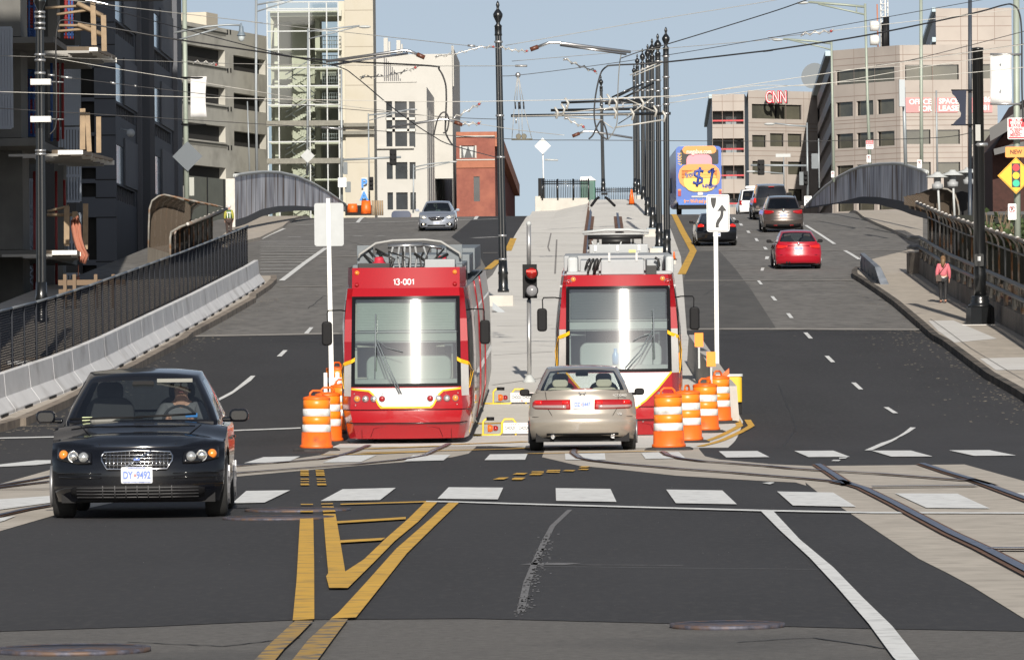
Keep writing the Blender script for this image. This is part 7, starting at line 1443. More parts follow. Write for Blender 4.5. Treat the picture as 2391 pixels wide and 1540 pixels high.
def sgn(name,label,u0,v0,u1_,v1,Y,mat,r=.04,cat='sign'):
 a_,c_=P(u0,v1,Y),P(u1_,v0,Y);t=thing(name,label,cat,((a_.x+c_.x)/2,Y,a_.z));b=MB();b.rbox(((a_.x+c_.x)/2,Y,(a_.z+c_.z)/2),(c_.x-a_.x,.015,c_.z-a_.z),r,4,'Y');o=b.build('panel',mat,t);return t,o,Y-.012,lambda u,v:P(u,v,Y-.012)
m_rs=M('sign_red_face',(.55,.015,.03),.5);m_ro=M('sign_orange_face',(.85,.30,.05),.5);m_ry=M('sign_yellow_face',(.80,.42,.005),.45);m_txo=M('sign_brown_text',(.06,.03,.015),.6)
Ys=Yw-.35;X_=lambda x,y:Zf(x,y)
t,o,yy,pp=sgn('parking_sign','red and white snow emergency route sign on the right edge pole',*X_(681,404),*X_(870,634),Ys,m_signw)
a_,c_=pp(*X_(690,505)),pp(*X_(862,412));b=MB();b.bx(a_.x,c_.x,yy-.004,yy,a_.z,c_.z);b.build('red_field',m_rs,o);a_,c_=pp(*X_(690,626)),pp(*X_(862,610));b=MB();b.bx(a_.x,c_.x,yy-.004,yy,a_.z,c_.z);b.build('red_strip',m_rs,o)
for tx,y,w_,m_,h_ in(('SNOW',430,96,m_signw,.13),('EMERGENCY',459,128,m_signw,.09),('ROUTE',488,106,m_signw,.13),('NO PARKING',528,138,m_rs,.10),('DURING',559,86,m_rs,.10),('EMERGENCY',590,142,m_rs,.10)):
 c=pp(*X_(772,y));text('sign_text',tx,h_*1.15,m_,o,(c.x,yy-.006,c.z),width=w_/4.278/1.0707*Ys/F,bold=.003,world=True)
t,o,yy,pp=sgn('plaque','orange plaque reading NEW above the yellow diamond sign',*X_(656,714),*X_(880,828),Ys,m_ro);c=pp(*X_(770,771));text('sign_text','NEW',.17,m_txo,o,(c.x,yy-.004,c.z),width=128/4.278/1.0707*Ys/F,bold=.004,world=True)
t=thing('warning_sign','yellow diamond sign with a red, yellow and green signal symbol','sign',P(*X_(770,1215),Ys));cx,cz=P(*X_(770,1022),Ys).x,P(*X_(770,1022),Ys).z;hd=197/4.278/1.0707*Ys/F
for nm,k,m_,y0_,y1_ in(('panel',1.,m_ry,Ys-.012,Ys),('border',.955,m_txo,Ys-.015,Ys-.0125),('field',.925,m_ry,Ys-.018,Ys-.0155)):
 b=MB();b.prism([(cx,cz+hd*k),(cx+hd*k,cz),(cx,cz-hd*k),(cx-hd*k,cz)],y0_,y1_);b.build(nm,m_,t)
b=MB();w_=hd*.235;b.bx(cx-w_,cx+w_,Ys-.022,Ys-.0185,cz-hd*.64,cz+hd*.66);b.build('symbol_case',m_signb,t)
for dz,m_ in((.43,m_rs),(0,M('symbol_yellow',(.85,.50,.01),.5)),(-.42,M('symbol_green',(.01,.45,.27),.5))):b=MB();b.lathe([(hd*.19,-.003),(hd*.19,.003)],(cx,Ys-.026,cz+hd*dz),24,'Y');b.build('symbol_lamp',m_,t)
def nopark(label,u0,v0,u1_,v1,Y,arrow=True):
 t,o,yy,pp=sgn('no_parking_sign',label,u0,v0,u1_,v1,Y,m_signw,.03);uc=(u0+u1_)/2;w=(u1_-u0)*Y/F;c=pp(uc,v0+(v1-v0)*.34);text('sign_text','P',w*.62,m_signb,o,(c.x,yy-.003,c.z),bold=w*.02,world=True)
 b=MB();ring=[Vector((c.x+w*.36*math.cos(a),yy-.008,c.z+w*.36*math.sin(a)))for a in[2*math.pi*k/24 for k in range(25)]];b.tube(ring,w*.035,5);b.tube([Vector((c.x-w*.25,yy-.008,c.z+w*.25)),Vector((c.x+w*.25,yy-.008,c.z-w*.25))],w*.035,5);b.build('red_ring',m_rs,o)
 c=pp(uc,v0+(v1-v0)*.84);b=MB();b.bx(c.x-w*.25,c.x+w*.25,yy-.006,yy-.002,c.z-w*.03,c.z+w*.03);b.build('red_arrow',m_rs,o)
nopark('white no parking sign below the yellow diamond sign',*X_(686,1322),*X_(773,1495),Ys)
nopark('small no parking sign on the tallest lamp post right',u4(905),vv(1420),u4(943),vv(1490),248);nopark('small no parking sign on the post in front of the lease banners',u4(1368),vv(1465),u4(1410),vl(72),233);nopark('tiny no parking sign low on the second lamp post',u4(580),vl(102),u4(608),vl(160),283)
t,o,yy,pp=sgn('parking_sign','small red and white parking sign on the tallest lamp post right',u4(898),vv(1282),u4(966),vv(1366),248,m_signw);a_,c_=pp(u4(900),vv(1322)),pp(u4(964),vv(1285));b=MB();b.bx(a_.x,c_.x,yy-.005,yy-.001,a_.z,c_.z);b.build('red_field',m_rs,o)
for tx,y,m_ in(('SNOW',1293,m_signw),('ROUTE',1311,m_signw),('NO PARKING',1338,m_rs)):c=pp(u4(932),vv(y));text('sign_text',tx,.11,m_,o,(c.x,yy-.008,c.z),width=.27,world=True)
t,o,yy,pp=sgn('speed_sign','white speed limit sign partly hidden by the right mural wall',*Zg(1498,588),*Zg(1582,700),320,m_signw)
for tx,y,h_ in(('SPEED',605,.13),('LIMIT',628,.13),('25',665,.36)):c=pp(*Zg(1540,y));text('sign_text',tx,h_,m_signb,o,(c.x,yy-.005,c.z),world=True)
def signal(label,u0,u1_,v0,v1,Y,lit=0,face=True,tilt=0.):
 a_,c_=P(u0,v1,Y),P(u1_,v0,Y);w,h=c_.x-a_.x,c_.z-a_.z;cx,cz=(a_.x+c_.x)/2,(a_.z+c_.z)/2;t=thing('traffic_signal',label,'traffic signal',(cx,Y,a_.z));b=MB();b.rbox((cx,Y,cz),(w,.22,h),w*.12,3,'Y');hous=b.build('housing',m_grey2 if not face else m_blk,t)
 for k,(m_on,c_off)in enumerate((('sig_red',(.45,.01,.01)),('sig_amber',(.42,.14,.01)),('sig_green',(.02,.26,.2)))):
  z=cz+h*(.31-.31*k);sg=-1 if face else 1;b=MB();b.lathe([(w*.36,.0),(w*.37,sg*.24)],(cx,Y+sg*.11,z),14,'Y');b.build('visor',m_blk if face else m_grey2,t)
  if face:on=k==lit;b=MB();b.lathe([(w*.33,0),(w*.3,-.02),(.001,-.04)],(cx,Y-.30,z),16,'Y');b.build('lens',M(m_on+('_on' if on else '_off'),(1,.03,.02)if on else c_off,.4,emit=(1.8 if on else 0)),hous)
 return t
Yt_=330
t=tpole('signal_mast','grey signal mast atop the right carriageway, long arm to the left','signal mast',[Zg(1530,-60),Zg(1537,580)],Yt_,5.5,m_pgry);arm(t,[Zg(890,240),Zg(1530,245)],Yt_,.07,m_pgry)
t=tpole('street_lamp','small grey lamp post behind the white minivan','lamp post',[Zg(1265,150),Zg(1268,480)],345,3,m_pgry);arm(t,[Zg(1262,335),Zg(1050,316),Zg(940,312)],345,.04,m_pgry);cobra(t,Zg(840,0)[0],Zg(950,0)[0],Zg(0,312)[1],345);b=MB();c=P(*Zg(1258,130),345);b.box(c,(1.0,.1,.22));b.build('camera_box',m_lgrey,t)
signal('red traffic signal hanging on the mast arm left of the lamp post',*[Zg(x,0)[0]for x in(970,1045)],*[Zg(0,y)[1]for y in(178,352)],Yt_-.4)
signal('red traffic signal fixed on the mast at the right of the far junction',*[Zg(x,0)[0]for x in(1492,1537)],*[Zg(0,y)[1]for y in(308,468)],Yt_-.4);signal('grey signal seen from the side next to the red one on the mast',*[Zg(x,0)[0]for x in(1442,1488)],*[Zg(0,y)[1]for y in(316,466)],Yt_-.2,face=False)
t=tpole('signal_mast','thin grey mast at the left end of the right mural wall','signal mast',[Zg(1660,-60),Zg(1668,500)],310,4,m_pgry);signal('grey traffic signal seen from behind beside the thin mast',*[Zg(x,0)[0]for x in(1580,1655)],*[Zg(0,y)[1]for y in(108,280)],309,face=False)
t=tpole('signal_mast','grey signal mast before the glass stair tower','signal mast',[(u2(783),vv(640)),(u2(786),470)],318,6.5,m_pgry);arm(t,[(u2(800),vv(1465)),(u2(1330),vv(1440))],318,.07,m_pgry)
signal('dark traffic signal hanging at the end of the left mast arm',u2(1226),u2(1288),vv(1370),386,317.6,5);signal('grey signal from behind high on the left mast',u2(800),u2(838),378,407,317.5,face=False);signal('grey signal from behind low on the left mast',u2(818),u2(868),424,449,317.3,face=False)
t=tpole('signal_mast','slim grey pole right of the parking sign letters','signal mast',[(u2(1030),vv(1040)),(u2(1040),470)],335,4.2,m_pgry);arm(t,[Z2(1035,1055),Z2(1200,1040),Z2(1420,1003)],335,.05,m_pgry);arm(t,[Z2(1035,1105),Z2(1400,1005)],335,.03,m_pgry);cobra(t,u2(1405),u2(1480),vv(1005),335,m_grey)
signal('red traffic signal beside the blue letters at the far left junction',u2(1038),u2(1076),vl(155),vl(278),333)
t=thing('lane_sign','white sign on the left signal mast','sign',P(u2(765),437,317));wb('panel',u2(752),u2(828),415,437,317,.03,m_signw,t)
t=tpole('street_lamp','tall pale post in front of the garage, left of the glass tower','lamp post',[(u2(2),-20),(u2(0),vv(900)),(u2(8),405)],300,6.5,m_pgry,.9);arm(t,[(u2(0),12),(650,2),(700,-10)],300,.05,m_pgry);arm(t,[(u2(0),28),(660,8),(700,-6)],300,.04,m_pgry)
t=tpole('street_lamp','grey lamp post in front of the glass tower, arm and lamp to the right','lamp post',[(u2(478),vv(265)),(u2(470),410)],305,6,m_pgry);arm(t,[Z2(478,290),Z2(700,262),Z2(950,238)],305,.05,m_pgry);arm(t,[Z2(480,358),Z2(700,305),Z2(940,242)],305,.035,m_pgry);cobra(t,u2(940),u2(1055),vv(248),305)
t=thing('diamond_sign','small pale diamond sign on the lamp post in front of the glass tower','sign',P(u2(474),vv(1480),303));c=P(u2(474),vv(1430),303);b=MB();b.prism([(c.x,c.z+.42),(c.x+.42,c.z),(c.x,c.z-.42),(c.x-.42,c.z)],302.9,303);b.build('panel',m_alu,t)
t=tpole('street_lamp','slim grey post in front of the garage corner near the mural wall','lamp post',[(u1(2268),vv(930)),(u1(2290),415)],290,3.8,m_pgry)
t=tpole('street_lamp','lamp post at the far limestone building with a cobra lamp','lamp post',[(q(1,1,1445,40)),(q(1,1,1442,485))],350,4,m_pgry);arm(t,[q(1,1,1450,65),q(1,1,1600,35),q(1,1,1780,18)],350,.04,m_pgry);arm(t,[q(1,1,1450,98),q(1,1,1780,22)],350,.03,m_pgry);cobra(t,q(1,1,1768,0)[0],q(1,1,1845,0)[0],q(1,1,0,17)[1],350)
Yl=226;t=tpole('street_lamp','grey green pole left with a white banner, bell lamp and diamond sign','lamp post',[(u1(1690),-20),(u1(1700),vv(900)),(q(0,1,1715,0)[0],522)],Yl,12.5,m_pgrn,.85);arm(t,[Z1(1600,300),Z1(1900,245),Z1(2080,228),Z1(2200,232)],Yl-.1,.045,m_pgry);arm(t,[Z1(1640,365),Z1(1800,320),Z1(1990,265)],Yl-.1,.04,m_pgry)
c=P(*Z1(2212,300),Yl);b=MB();s_=.01885;b.lathe([(.05,1.25),(.12,1.2),(.12,1.0),(.32,.85),(.36,.45),(.55,.12),(.7,.0),(.68,-.05),(.3,-.07)],(c.x,c.y,c.z-.55),20);b.v=[Vector((c.x+(p.x-c.x)*.29,c.y+(p.y-c.y)*.29,c.z+.12+(p.z-c.z)*.44))for p in b.v];b.build('bell_lamp',M('lamp_blue_grey',(.14,.18,.22),.5),t);b=MB();b.sphere((c.x,c.y,c.z-.2),.145,14,8,(1,1,1.4));b.build('globe',M('lamp_globe',(.45,.50,.52),.3),t)
for v in(181,290):arm(t,[(u1(1660),v),(u1(1890),v+1)],Yl-.2,.035,m_blk,'bracket')
t=thing('white_banner','curling white banner on the left grey green pole','banner',P(460,272,Yl-.2));b=MB();b.grid(lambda i,j:P(443+38*i/6-(3*math.sin(j/8*math.pi)*(i/6))+2,179+94*j/8,Yl-.2)+Vector((0,.06*math.sin(i*.8),0)),6,8);o=b.build('cloth',M('banner_white',0),t);o.modifiers.new('s','SOLIDIFY').thickness=.01
t=thing('diamond_sign','dark back of a large diamond sign on the left grey green pole','sign',P(438,410,Yl+.2));c=P(439,366,Yl+.2);hd=35*Yl/F;b=MB();b.prism([(c.x,c.z+hd),(c.x+hd,c.z),(c.x,c.z-hd),(c.x-hd,c.z)],Yl-.22,Yl-.2);b.build('panel',M('dull_sign_back',(.085,.10,.115),.5,metal=.3),t)
t=thing('sign_back','pale backs of two stacked signs behind the left grey green pole','sign',P(450,480,Yl));wb('panel',432,453,414,457,Yl+.3,.02,M('pale_sign_back',(.34,.35,.32),.6),t)
for(x,ytop,ybot,nm)in((1563,112,490,'leftmost of the three small disc lamps above the right cage'),(1702,93,530,'middle of the three small disc lamps above the right cage'),(1848,70,575,'small disc lamp right beside the massive black pole')):
 ub=u4(x);t=tpole('path_lamp',nm,'lamp',[(ub-2,vl(ytop+60)),(ub+3,vl(ybot)+15)],205,5.5,m_lgrey,.95,grp='disc lamps above the right cage');c=P(ub-2.5,vl(ytop+35),205)
 b=MB();b.lathe([(.12,.16),(.14,.10),(.45,-.02),(.48,-.06),(.12,-.05)],c,20);b.build('disc',m_lgrey,t);b=MB();b.lathe([(.14,-.05),(.14,-.3),(.22,-.32),(.22,-.5),(.05,-.52)],c,12);b.build('lantern',m_grey,t)
Yp=285;t=thing('platform_wall','low pale concrete wall at the end of the track platform','wall',P(1310,490,Yp));wb('wall',1254,1375,462,505,Yp,.6,m_ped,t);wb('wall_wing',1250,1262,458,506,Yp-1,1.6,m_ped,t)
t=thing('railing','black steel railing on the platform end wall, left of the green cabin','railing',P(1315,462,Yp));zb_=P(1310,462,Yp).z;zt_=P(1310,424,Yp).z;x0,x1=P(1262,0,Yp).x,P(1370,0,Yp).x
b=MB();n=26
for k in range(n+1):x=x0+(x1-x0)*k/n;b.tube([(x,Yp,zb_),(x,Yp,zt_+.12)],.018,4)
b.build('balusters',m_pblk,t)
for z in(zt_,zt_-.12):b=MB();b.tube([(x0,Yp,z),(x1,Yp,z)],.03,5);b.build('rail',m_pblk,t)
for k in range(4):x=x0+(x1-x0)*k/3;b=MB();b.tube([(x,Yp-.05,zb_-.1),(x,Yp-.05,zt_+.15)],.05,5);b.build('post',m_pblk,t)
t=thing('railing','black steel railing between the green cabin and the pole row','railing',P(1430,478,300));zb_=P(1430,480,300).z;zt_=P(1430,442,300).z;x0,x1=P(1374,0,300).x,P(1482,0,300).x;b=MB()
for k in range(n+1):x=x0+(x1-x0)*k/n;b.tube([(x,300,zb_),(x,300,zt_+.12)],.018,4)
b.build('balusters',m_pblk,t)
for z in(zt_,zt_-.12):b=MB();b.tube([(x0,300,z),(x1,300,z)],.03,5);b.build('rail',m_pblk,t)
NL,NR=G(1213,545),G(1563,545);FU=[(1243,494),(1300,492),(1372,476),(1380,467),(1500,466),(1535,480),(1556,520)];b=MB();fp_=[P(u,v,284)for u,v in FU];K_=len(FU)-1
b.grid(lambda i,j:NL.lerp(NR,i/K_).lerp(fp_[i],j/8)+Vector((0,0,.02)),K_,8,smooth=False)
b.add([p+Vector((0,0,.02))for p in fp_]+[Vector((p.x,p.y+.05,p.z-2))for p in fp_],[(i,i+1,K_+2+i,K_+1+i)for i in range(K_)],False);b.add([fp_[0],fp_[-1],fp_[-1]+Vector((0,16,-1.2)),fp_[0]+Vector((0,16,-1.2))],[(0,1,2,3)]);struct(b.build('track_platform',m_plat))
for ua,ub in((1374,1383),(1447,1438)):
 for w_,dz,m_ in((.42,.10,m_rust),(.12,.12,m_rail)):
  a_=G(ua,545);c_=P(ub,475,283.5);b=MB();b.add([a_+Vector((-w_/2,0,dz)),a_+Vector((w_/2,0,dz)),c_+Vector((w_/2,0,dz)),c_+Vector((-w_/2,0,dz))],[(0,1,2,3)]);struct(b.build('rail',m_))
t=thing('portable_toilet','green portable toilet cabin with a pale roof at the crest','portable toilet',P(1372,480,295));a_,c_=P(1356,482,295),P(1390,421,295);b=MB();b.rbox(((a_.x+c_.x)/2,295.6,(a_.z+c_.z)/2),(c_.x-a_.x,1.1,c_.z-a_.z),.08,3,'Z');b.build('cabin',M('cabin_green',(.05,.13,.10),.5,var=.15,vs=2),t);b=MB();w_=c_.x-a_.x;b.hexa([(a_.x-.04,295,c_.z),(c_.x+.04,295,c_.z),(c_.x+.04,296.2,c_.z),(a_.x-.04,296.2,c_.z)],[(a_.x+.0,295.05,c_.z+.2),(c_.x-.25,295.05,c_.z+.24),(c_.x-.15,296.1,c_.z+.2),(a_.x+.1,296.1,c_.z+.2)]);b.build('roof',M('cabin_roof',(.6,.61,.6),.5),t)
b=MB();b.bx(a_.x+.12,c_.x-.12,294.99,295.04,a_.z+.1,c_.z-.15);b.build('door',M('cabin_green_dark',(.035,.10,.08),.5),t)
t=tpole('diamond_sign','white diamond sign on a white pole at the platform end','sign',[(1267,322),(1270,465)],290,3.6,m_postw);c=P(1267,341,289.8);b=MB();b.prism([(c.x,c.z+.46),(c.x+.46,c.z),(c.x,c.z-.46),(c.x-.46,c.z)],289.8,289.82);b.build('panel',M('diamond_white',(.62,.62,.60),.5),t);arm(t,[(1272,373),(1303,374)],289.8,.05,m_lgrey,'arm')
t=thing('litter_bin','dark slim cabinet at the left end of the platform railing','cabinet',P(1260,470,286));wb('cabinet',1257,1272,416,470,287,.4,m_blk,t)
for(u,v,hpx,Y,lab)in((1574,607,20,196,'small orange cone beside the nearest pole of the row'),(1475,478,36,262,'orange cone on the platform beside the far end of the pole row')):
 c=P(u,v,Y);h=hpx*Y/F;t=thing('traffic_cone',lab,'traffic cone',c);b=MB();b.lathe([(h*.33,0),(h*.33,.04)],c,4,smooth=False);b.build('base',m_blk,t);b=MB();b.lathe([(h*.2,.04),(h*.05,h)],c,14);b.build('cone',m_org,t)
for(u,v,lab)in((*q(1,1,828,485),'orange barrel far left by the junction, smaller'),(*q(1,1,940,498),'orange barrel far left in front of the black sheeting')):
 pass
t=thing('silt_fence','black sheeting fence with timber stakes at the far left junction','fence',P(840,500,300));wb('sheeting',806,868,479,503,302,.1,m_dark,t)
for k in range(6):u=870+k*4.5;b=MB();b.tube([P(u,468,300),P(u+1,503,300)],.05,5);b.build('stake',m_wood,t)
for(u,v,s_,lab)in((823,496,.5,'orange barrel top far left beyond the crest'),(855,499,.75,'orange barrel in front of the black sheeting at the far junction')):
 c=P(u,v,297);t=thing('traffic_barrel',lab,'traffic barrel',c);b=MB();b.lathe([(.32,0),(.3,.3),(.26,s_)],c,14);b.build('drum',m_org,t)
Yb_=297;a_,c_=P(1579.5,491,Yb_),P(1684,341,Yb_);x0,x1,zb_,zt_=a_.x,c_.x,a_.z,c_.z;W=x1-x0;H=zt_-zb_;T=thing('coach','blue double deck coach with orange and yellow advert on its back, top of the ramp','bus',((x0+x1)/2,Yb_,zb_))
m_cb=M('coach_blue',(.035,.10,.38),.4,coat=.4);m_co=M('advert_orange',(.72,.26,.06),.5);m_cy=M('advert_yellow',(.78,.48,.10),.5);m_cpk=M('advert_pink',(.70,.25,.30),.5)
b=MB();b.rbox(((x0+x1)/2,Yb_+6,zb_+H/2+.2),(W,12,H-.4),.22,4,'Y');b.build('body',m_cb,T)
bx_=lambda n_,u0,u1_,v0,v1,m_,d=.02,par=None,r=None:(lambda A,Cc,B_:(B_.rbox(((A.x+Cc.x)/2,Yb_-d/2,(A.z+Cc.z)/2),(Cc.x-A.x,d,Cc.z-A.z),r or .05,3,'Y'),B_.build(n_,m_,par or T))[1])(P(u0,v1,Yb_),P(u1_,v0,Yb_),MB())
zg_=lambda x,y:Zg(x,y)
win=bx_('rear_window',*[zg_(x,0)[0]for x in(95,525)],*[zg_(0,y)[1]for y in(60,232)],m_gloss,.02,r=.1)
bx_('advert_panel',*[zg_(x,0)[0]for x in(118,500)],*[zg_(0,y)[1]for y in(22,112)],m_co,.05,r=.3);bx_('advert_pane',*[zg_(x,0)[0]for x in(165,450)],*[zg_(0,y)[1]for y in(118,300)],m_cpk,.04,r=.3)
bx_('advert_panel',*[zg_(x,0)[0]for x in(75,545)],*[zg_(0,y)[1]for y in(225,500)],m_co,.06,r=.6);bx_('advert_panel',*[zg_(x,0)[0]for x in(130,510)],*[zg_(0,y)[1]for y in(300,540)],m_cy,.09,r=.7)
b=MB()
for y in(300,316,332,348,364,380):b.tube([P(*zg_(110,y),Yb_-.1),P(*zg_(510,y),Yb_-.1)],.012,4)
b.build('vent_slats',M('slat_brown',(.35,.15,.05),.6),T)
mnb=M('advert_navy',(.03,.06,.28),.5)
for tx,x,y,w_,h_,m_,tl in(('from',212,345,120,.42,mnb,.25),('& plus a',400,462,120,.22,mnb,.12),('reservation',430,478,160,.22,mnb,.12),('fee',440,500,40,.2,mnb,.12),('megabus.com',305,88,280,.36,M('advert_pale',(.7,.6,.55),.5),0),('free Wi-Fi and power',300,648,330,.30,m_co,0)):
 c=P(*zg_(x,y),Yb_-.12);text('advert_text',tx,h_,m_,T,(c.x,Yb_-.12,c.z),bold=.008,width=w_/4.529/1.0707*Yb_/F,tilt=tl,world=True)
c=P(*zg_(352,372),Yb_-.12);strokes('advert_price','$1',1.0,.085,mnb,T,(c.x,Yb_-.1,c.z),world=True,lean=.18);c=P(*zg_(448,305),Yb_);strokes('advert_star','*',1.0,.035,mnb,T,(c.x+.1,Yb_-.1,c.z-.3),world=True)
for x0_,x1_ in((68,102),(530,560)):
 u0_,ub_=zg_(x0_,0)[0],zg_(x1_,0)[0];o=bx_('tail_light',u0_,ub_,zg_(0,512)[1],zg_(0,590)[1],m_redl,.05,r=.03);bx_('turn_signal',u0_,ub_,zg_(0,512)[1],zg_(0,530)[1],m_amber,.07,par=o,r=.02)
bx_('license_plate',*[zg_(x,0)[0]for x in(290,350)],*[zg_(0,y)[1]for y in(545,580)],m_plate,.1);bx_('chrome_bar',*[zg_(x,0)[0]for x in(220,400)],*[zg_(0,y)[1]for y in(585,605)],m_lgrey,.05)
bx_('bumper',*[zg_(x,0)[0]for x in(72,556)],*[zg_(0,y)[1]for y in(625,690)],M('coach_blue_light',(.05,.15,.48),.4),.08);bx_('underside',*[zg_(x,0)[0]for x in(70,556)],*[zg_(0,y)[1]for y in(690,735)],m_blk,.01)
for x in(68,520):u=zg_(x,0)[0];p=P(u+6,490,Yb_);b=MB();b.lathe([(.3,-.15),(.5,-.14),(.52,0),(.5,.14),(.3,.15)],(p.x,Yb_+2.5,zg(Yb_+2.5)+.5),24,'X');b.build('wheel',m_tyre,T)
c=P(*zg_(10,530),Yb_+9);b=MB();b.rbox((c.x,c.y,c.z+.3),(.3,.2,.9),.05,3,'Y');b.build('mirror',m_blk,T)
b=MB();b.rbox(((x0+x1)/2,Yb_+5,zt_+.02),(W*.8,6,.16),.05,3,'Y');b.build('roof_panel',m_lgrey,T)
text('fleet_number','52017',.3,m_cy,T,(P(*zg_(84,170),Yb_).x,Yb_-.03,P(*zg_(84,170),Yb_).z),tilt=R_(-90),world=True)
t=thing('truck','dark truck cab just visible between the pole row and the coach','truck',P(1571,470,312));wb('cab',1567,1580,437,475,312,4,m_blk,t)
c=P(*q(1,1,1330,478),345);t=thing('far_car','dark blue car roof just showing beyond the crest','car',c);b=MB();b.rbox((c.x,346,c.z-.25),(1.3,2,.7),.25,4,'Y');b.build('roof',M('far_car_blue',(.03,.045,.09),.3,coat=1),t)
def wire(label,pts,r,mat,name='span_wire',cat='wire',sm=True):
 W_=[P(u,v,Y)for u,v,Y in pts]
 if sm and len(W_)>2:
  out=[]
  for i in range(len(W_)-1):
   p0=W_[max(i-1,0)];p1=W_[i];p2=W_[i+1];p3=W_[min(i+2,len(W_)-1)]
   for k in range(6):
    t=k/6;out.append(.5*((2*p1)+(p2-p0)*t+(2*p0-5*p1+4*p2-p3)*t*t+(3*p1-p0-3*p2+p3)*t**3))
  W_=out+[W_[-1]]
 b=MB();b.tube(W_,r,6);o=b.build(name,mat);return tag(o,label,cat)
def zz(*a):return[(f(x,y)[0],f(x,y)[1],Y)for f,x,y,Y in a]
wire('pale span wire across the whole view just above the garage openings',zz((Z1,-60,511,140),(Z1,420,525,138),(Z1,1700,570,132),(Z2,0,588,128),(Z2,1500,605,125),(Z3,130,605,122)),.009,m_wp)
wire('pale span wire across the whole view, level with the left white banner',zz((Z1,-60,840,120),(Z1,1200,875,120),(Z2,0,905,120),(Z2,1500,930,120),(Z3,0,925,120),(Z3,1440,882,120),(Z4,0,752,120),(Z4,2500,385,120)),.009,m_wp)
wire('thin black contact wire across the whole view, lowest of all',zz((Z1,-60,990,130),(Z1,2347,1135,130),(Z2,800,1180,130),(Z2,2347,1275,130),(Z3,700,1285,130),(Z3,2347,1295,130),(Z4,640,1290,130),(Z4,1560,1262,131),(Z4,1870,1215,132)),.010,m_wk)
wire('thick pale wire running down from the top left corner to the single tall pole',zz((Z1,560,-8,140),(Z1,1100,60,140),(Z1,2347,205,145),(Z2,0,208,145),(Z2,900,305,150),(Z2,1950,420,158),(Z2,2230,440,162)),.011,m_wp)
wire('steel bar with coiled spring at the upper left of the wires',zz((Z1,780,5,139.5),(Z1,850,12,139.5),(Z1,1000,45,139.5)),.035,m_steel,'tension_bar','steel bar')
wire('black wire sweeping from the top left down to the single tall pole',zz((Z1,780,25,138),(Z1,1600,245,134),(Z1,2347,440,130),(Z2,350,525,128),(Z2,760,615,126),(Z2,920,710,125),(Z2,1230,970,122),(Z2,1450,1135,121),(Z2,1620,1245,121),(Z2,1790,1330,122),(Z2,2190,1440,150)),.013,m_wk)
wire('heavy black cable from the left pole loop to a hanging loop right',zz((Z1,455,1235,127),(Z1,510,1150,127),(Z1,518,900,127),(Z1,512,400,127),(Z1,535,230,127),(Z1,600,185,127),(Z1,900,235,127),(Z1,1600,360,127),(Z1,2347,470,126),(Z2,400,530,125),(Z2,900,568,124),(Z2,1600,605,123),(Z2,1680,640,123),(Z2,1735,760,123),(Z2,1745,900,123),(Z2,1740,1080,123),(Z2,1740,1220,123),(Z2,1800,1330,123)),.022,m_wk,'feeder_cable','cable')
wire('small black cable loop hanging before the limestone building',zz((Z2,1630,1240,122.6),(Z2,1660,1110,122.6),(Z2,1700,1040,122.6),(Z2,1740,1035,122.6),(Z2,1768,1100,122.6),(Z2,1750,1200,122.6),(Z2,1715,1220,122.6)),.020,m_wk,'feeder_cable','cable')
wire('pale wire slanting from the left pole down past the glass tower',zz((Z1,480,530,127),(Z1,1000,620,127),(Z1,1750,740,127),(Z1,2347,838,127),(Z2,800,968,126),(Z2,1600,1065,125),(Z2,2347,1185,124),(Z3,480,1240,123)),.008,m_wp)
wire('dark thin wire with insulators from the left pole strap to the stair tower',zz((Z1,430,685,127),(Z1,1240,790,127),(Z1,2250,905,127),(Z2,430,965,127),(Z2,1700,1070,127),(Z2,2280,1095,127)),.009,m_wk)
for k,(f_,x,y,x2,y2)in enumerate(((Z1,440,688,500,692),(Z1,560,705,660,715),(Z1,1010,755,1060,768),(Z1,1230,785,1250,790),(Z2,1940,418,2010,424),(Z2,600,1168,790,1182),(Z3,30,605,140,605))):
 wire('small steel turnbuckle on an overhead wire, %s'%('beside the left pole','right of the left pole','before the slate building bay','at the second slate bay','near the single tall pole top','before the stair tower mullions','right of the single tall pole')[k],zz((f_,x,y,126.8),(f_,x2,y2,126.8)),.03,m_clampm,'turnbuckle','turnbuckle')
def chain(label,pts,Y,n=9):
 t=thing('insulator_chain',label,'insulator',P(pts[0][0],pts[0][1],Y),group='coiled insulator chains on the wires');W_=[P(u,v,Y)for u,v in pts];tot_=sum((b_-a_).length for a_,b_ in zip(W_[:-1],W_[1:]));b=MB();b.tube(W_,.012,5);b.build('rod',m_clampm,t);b=MB()
 for k in range(n):
  c=along(W_,tot_*(k+.5)/n);d=(W_[-1]-W_[0]).normalized();sgn_=.05*(1 if k%2 else-1);b.tube([c-d*.06+Vector((0,0,sgn_)),c+d*.06-Vector((0,0,sgn_))],.014,5)
 b.build('coil',m_wp,t)
 for k in(0,n-1):c=along(W_,tot_*(k+.5)/n);b=MB();b.sphere(c,.035,8,6);b.build('shackle',M('shackle_red',(.30,.05,.05),.6)if k else m_clampm,t)
chain('coiled insulator chain left of the single tall pole top',[Z2(1640,520),Z2(1850,490),Z2(2060,430),Z2(2200,430)],150,12);chain('coiled insulator chain right of the single tall pole top',[Z2(2230,430),Z2(2347,460),Z3(150,470)],150,9)
chain('short insulator chain on the lower wires left of the single pole',[Z2(1880,1140),Z2(1950,1138),Z2(2060,1130)],123,5);chain('slanting insulator chain before the red brick building top',[Z2(1800,1090),Z2(1900,1035),Z2(2065,945)],124,7)
chain('slanting insulator chain left of the black hanging cable ring',[Z3(470,535),Z3(620,605),Z3(780,660)],124,8);chain('pale insulator chain high over the right office roofs',[Z4(300,318),Z4(440,300),Z4(600,285)],124,7)
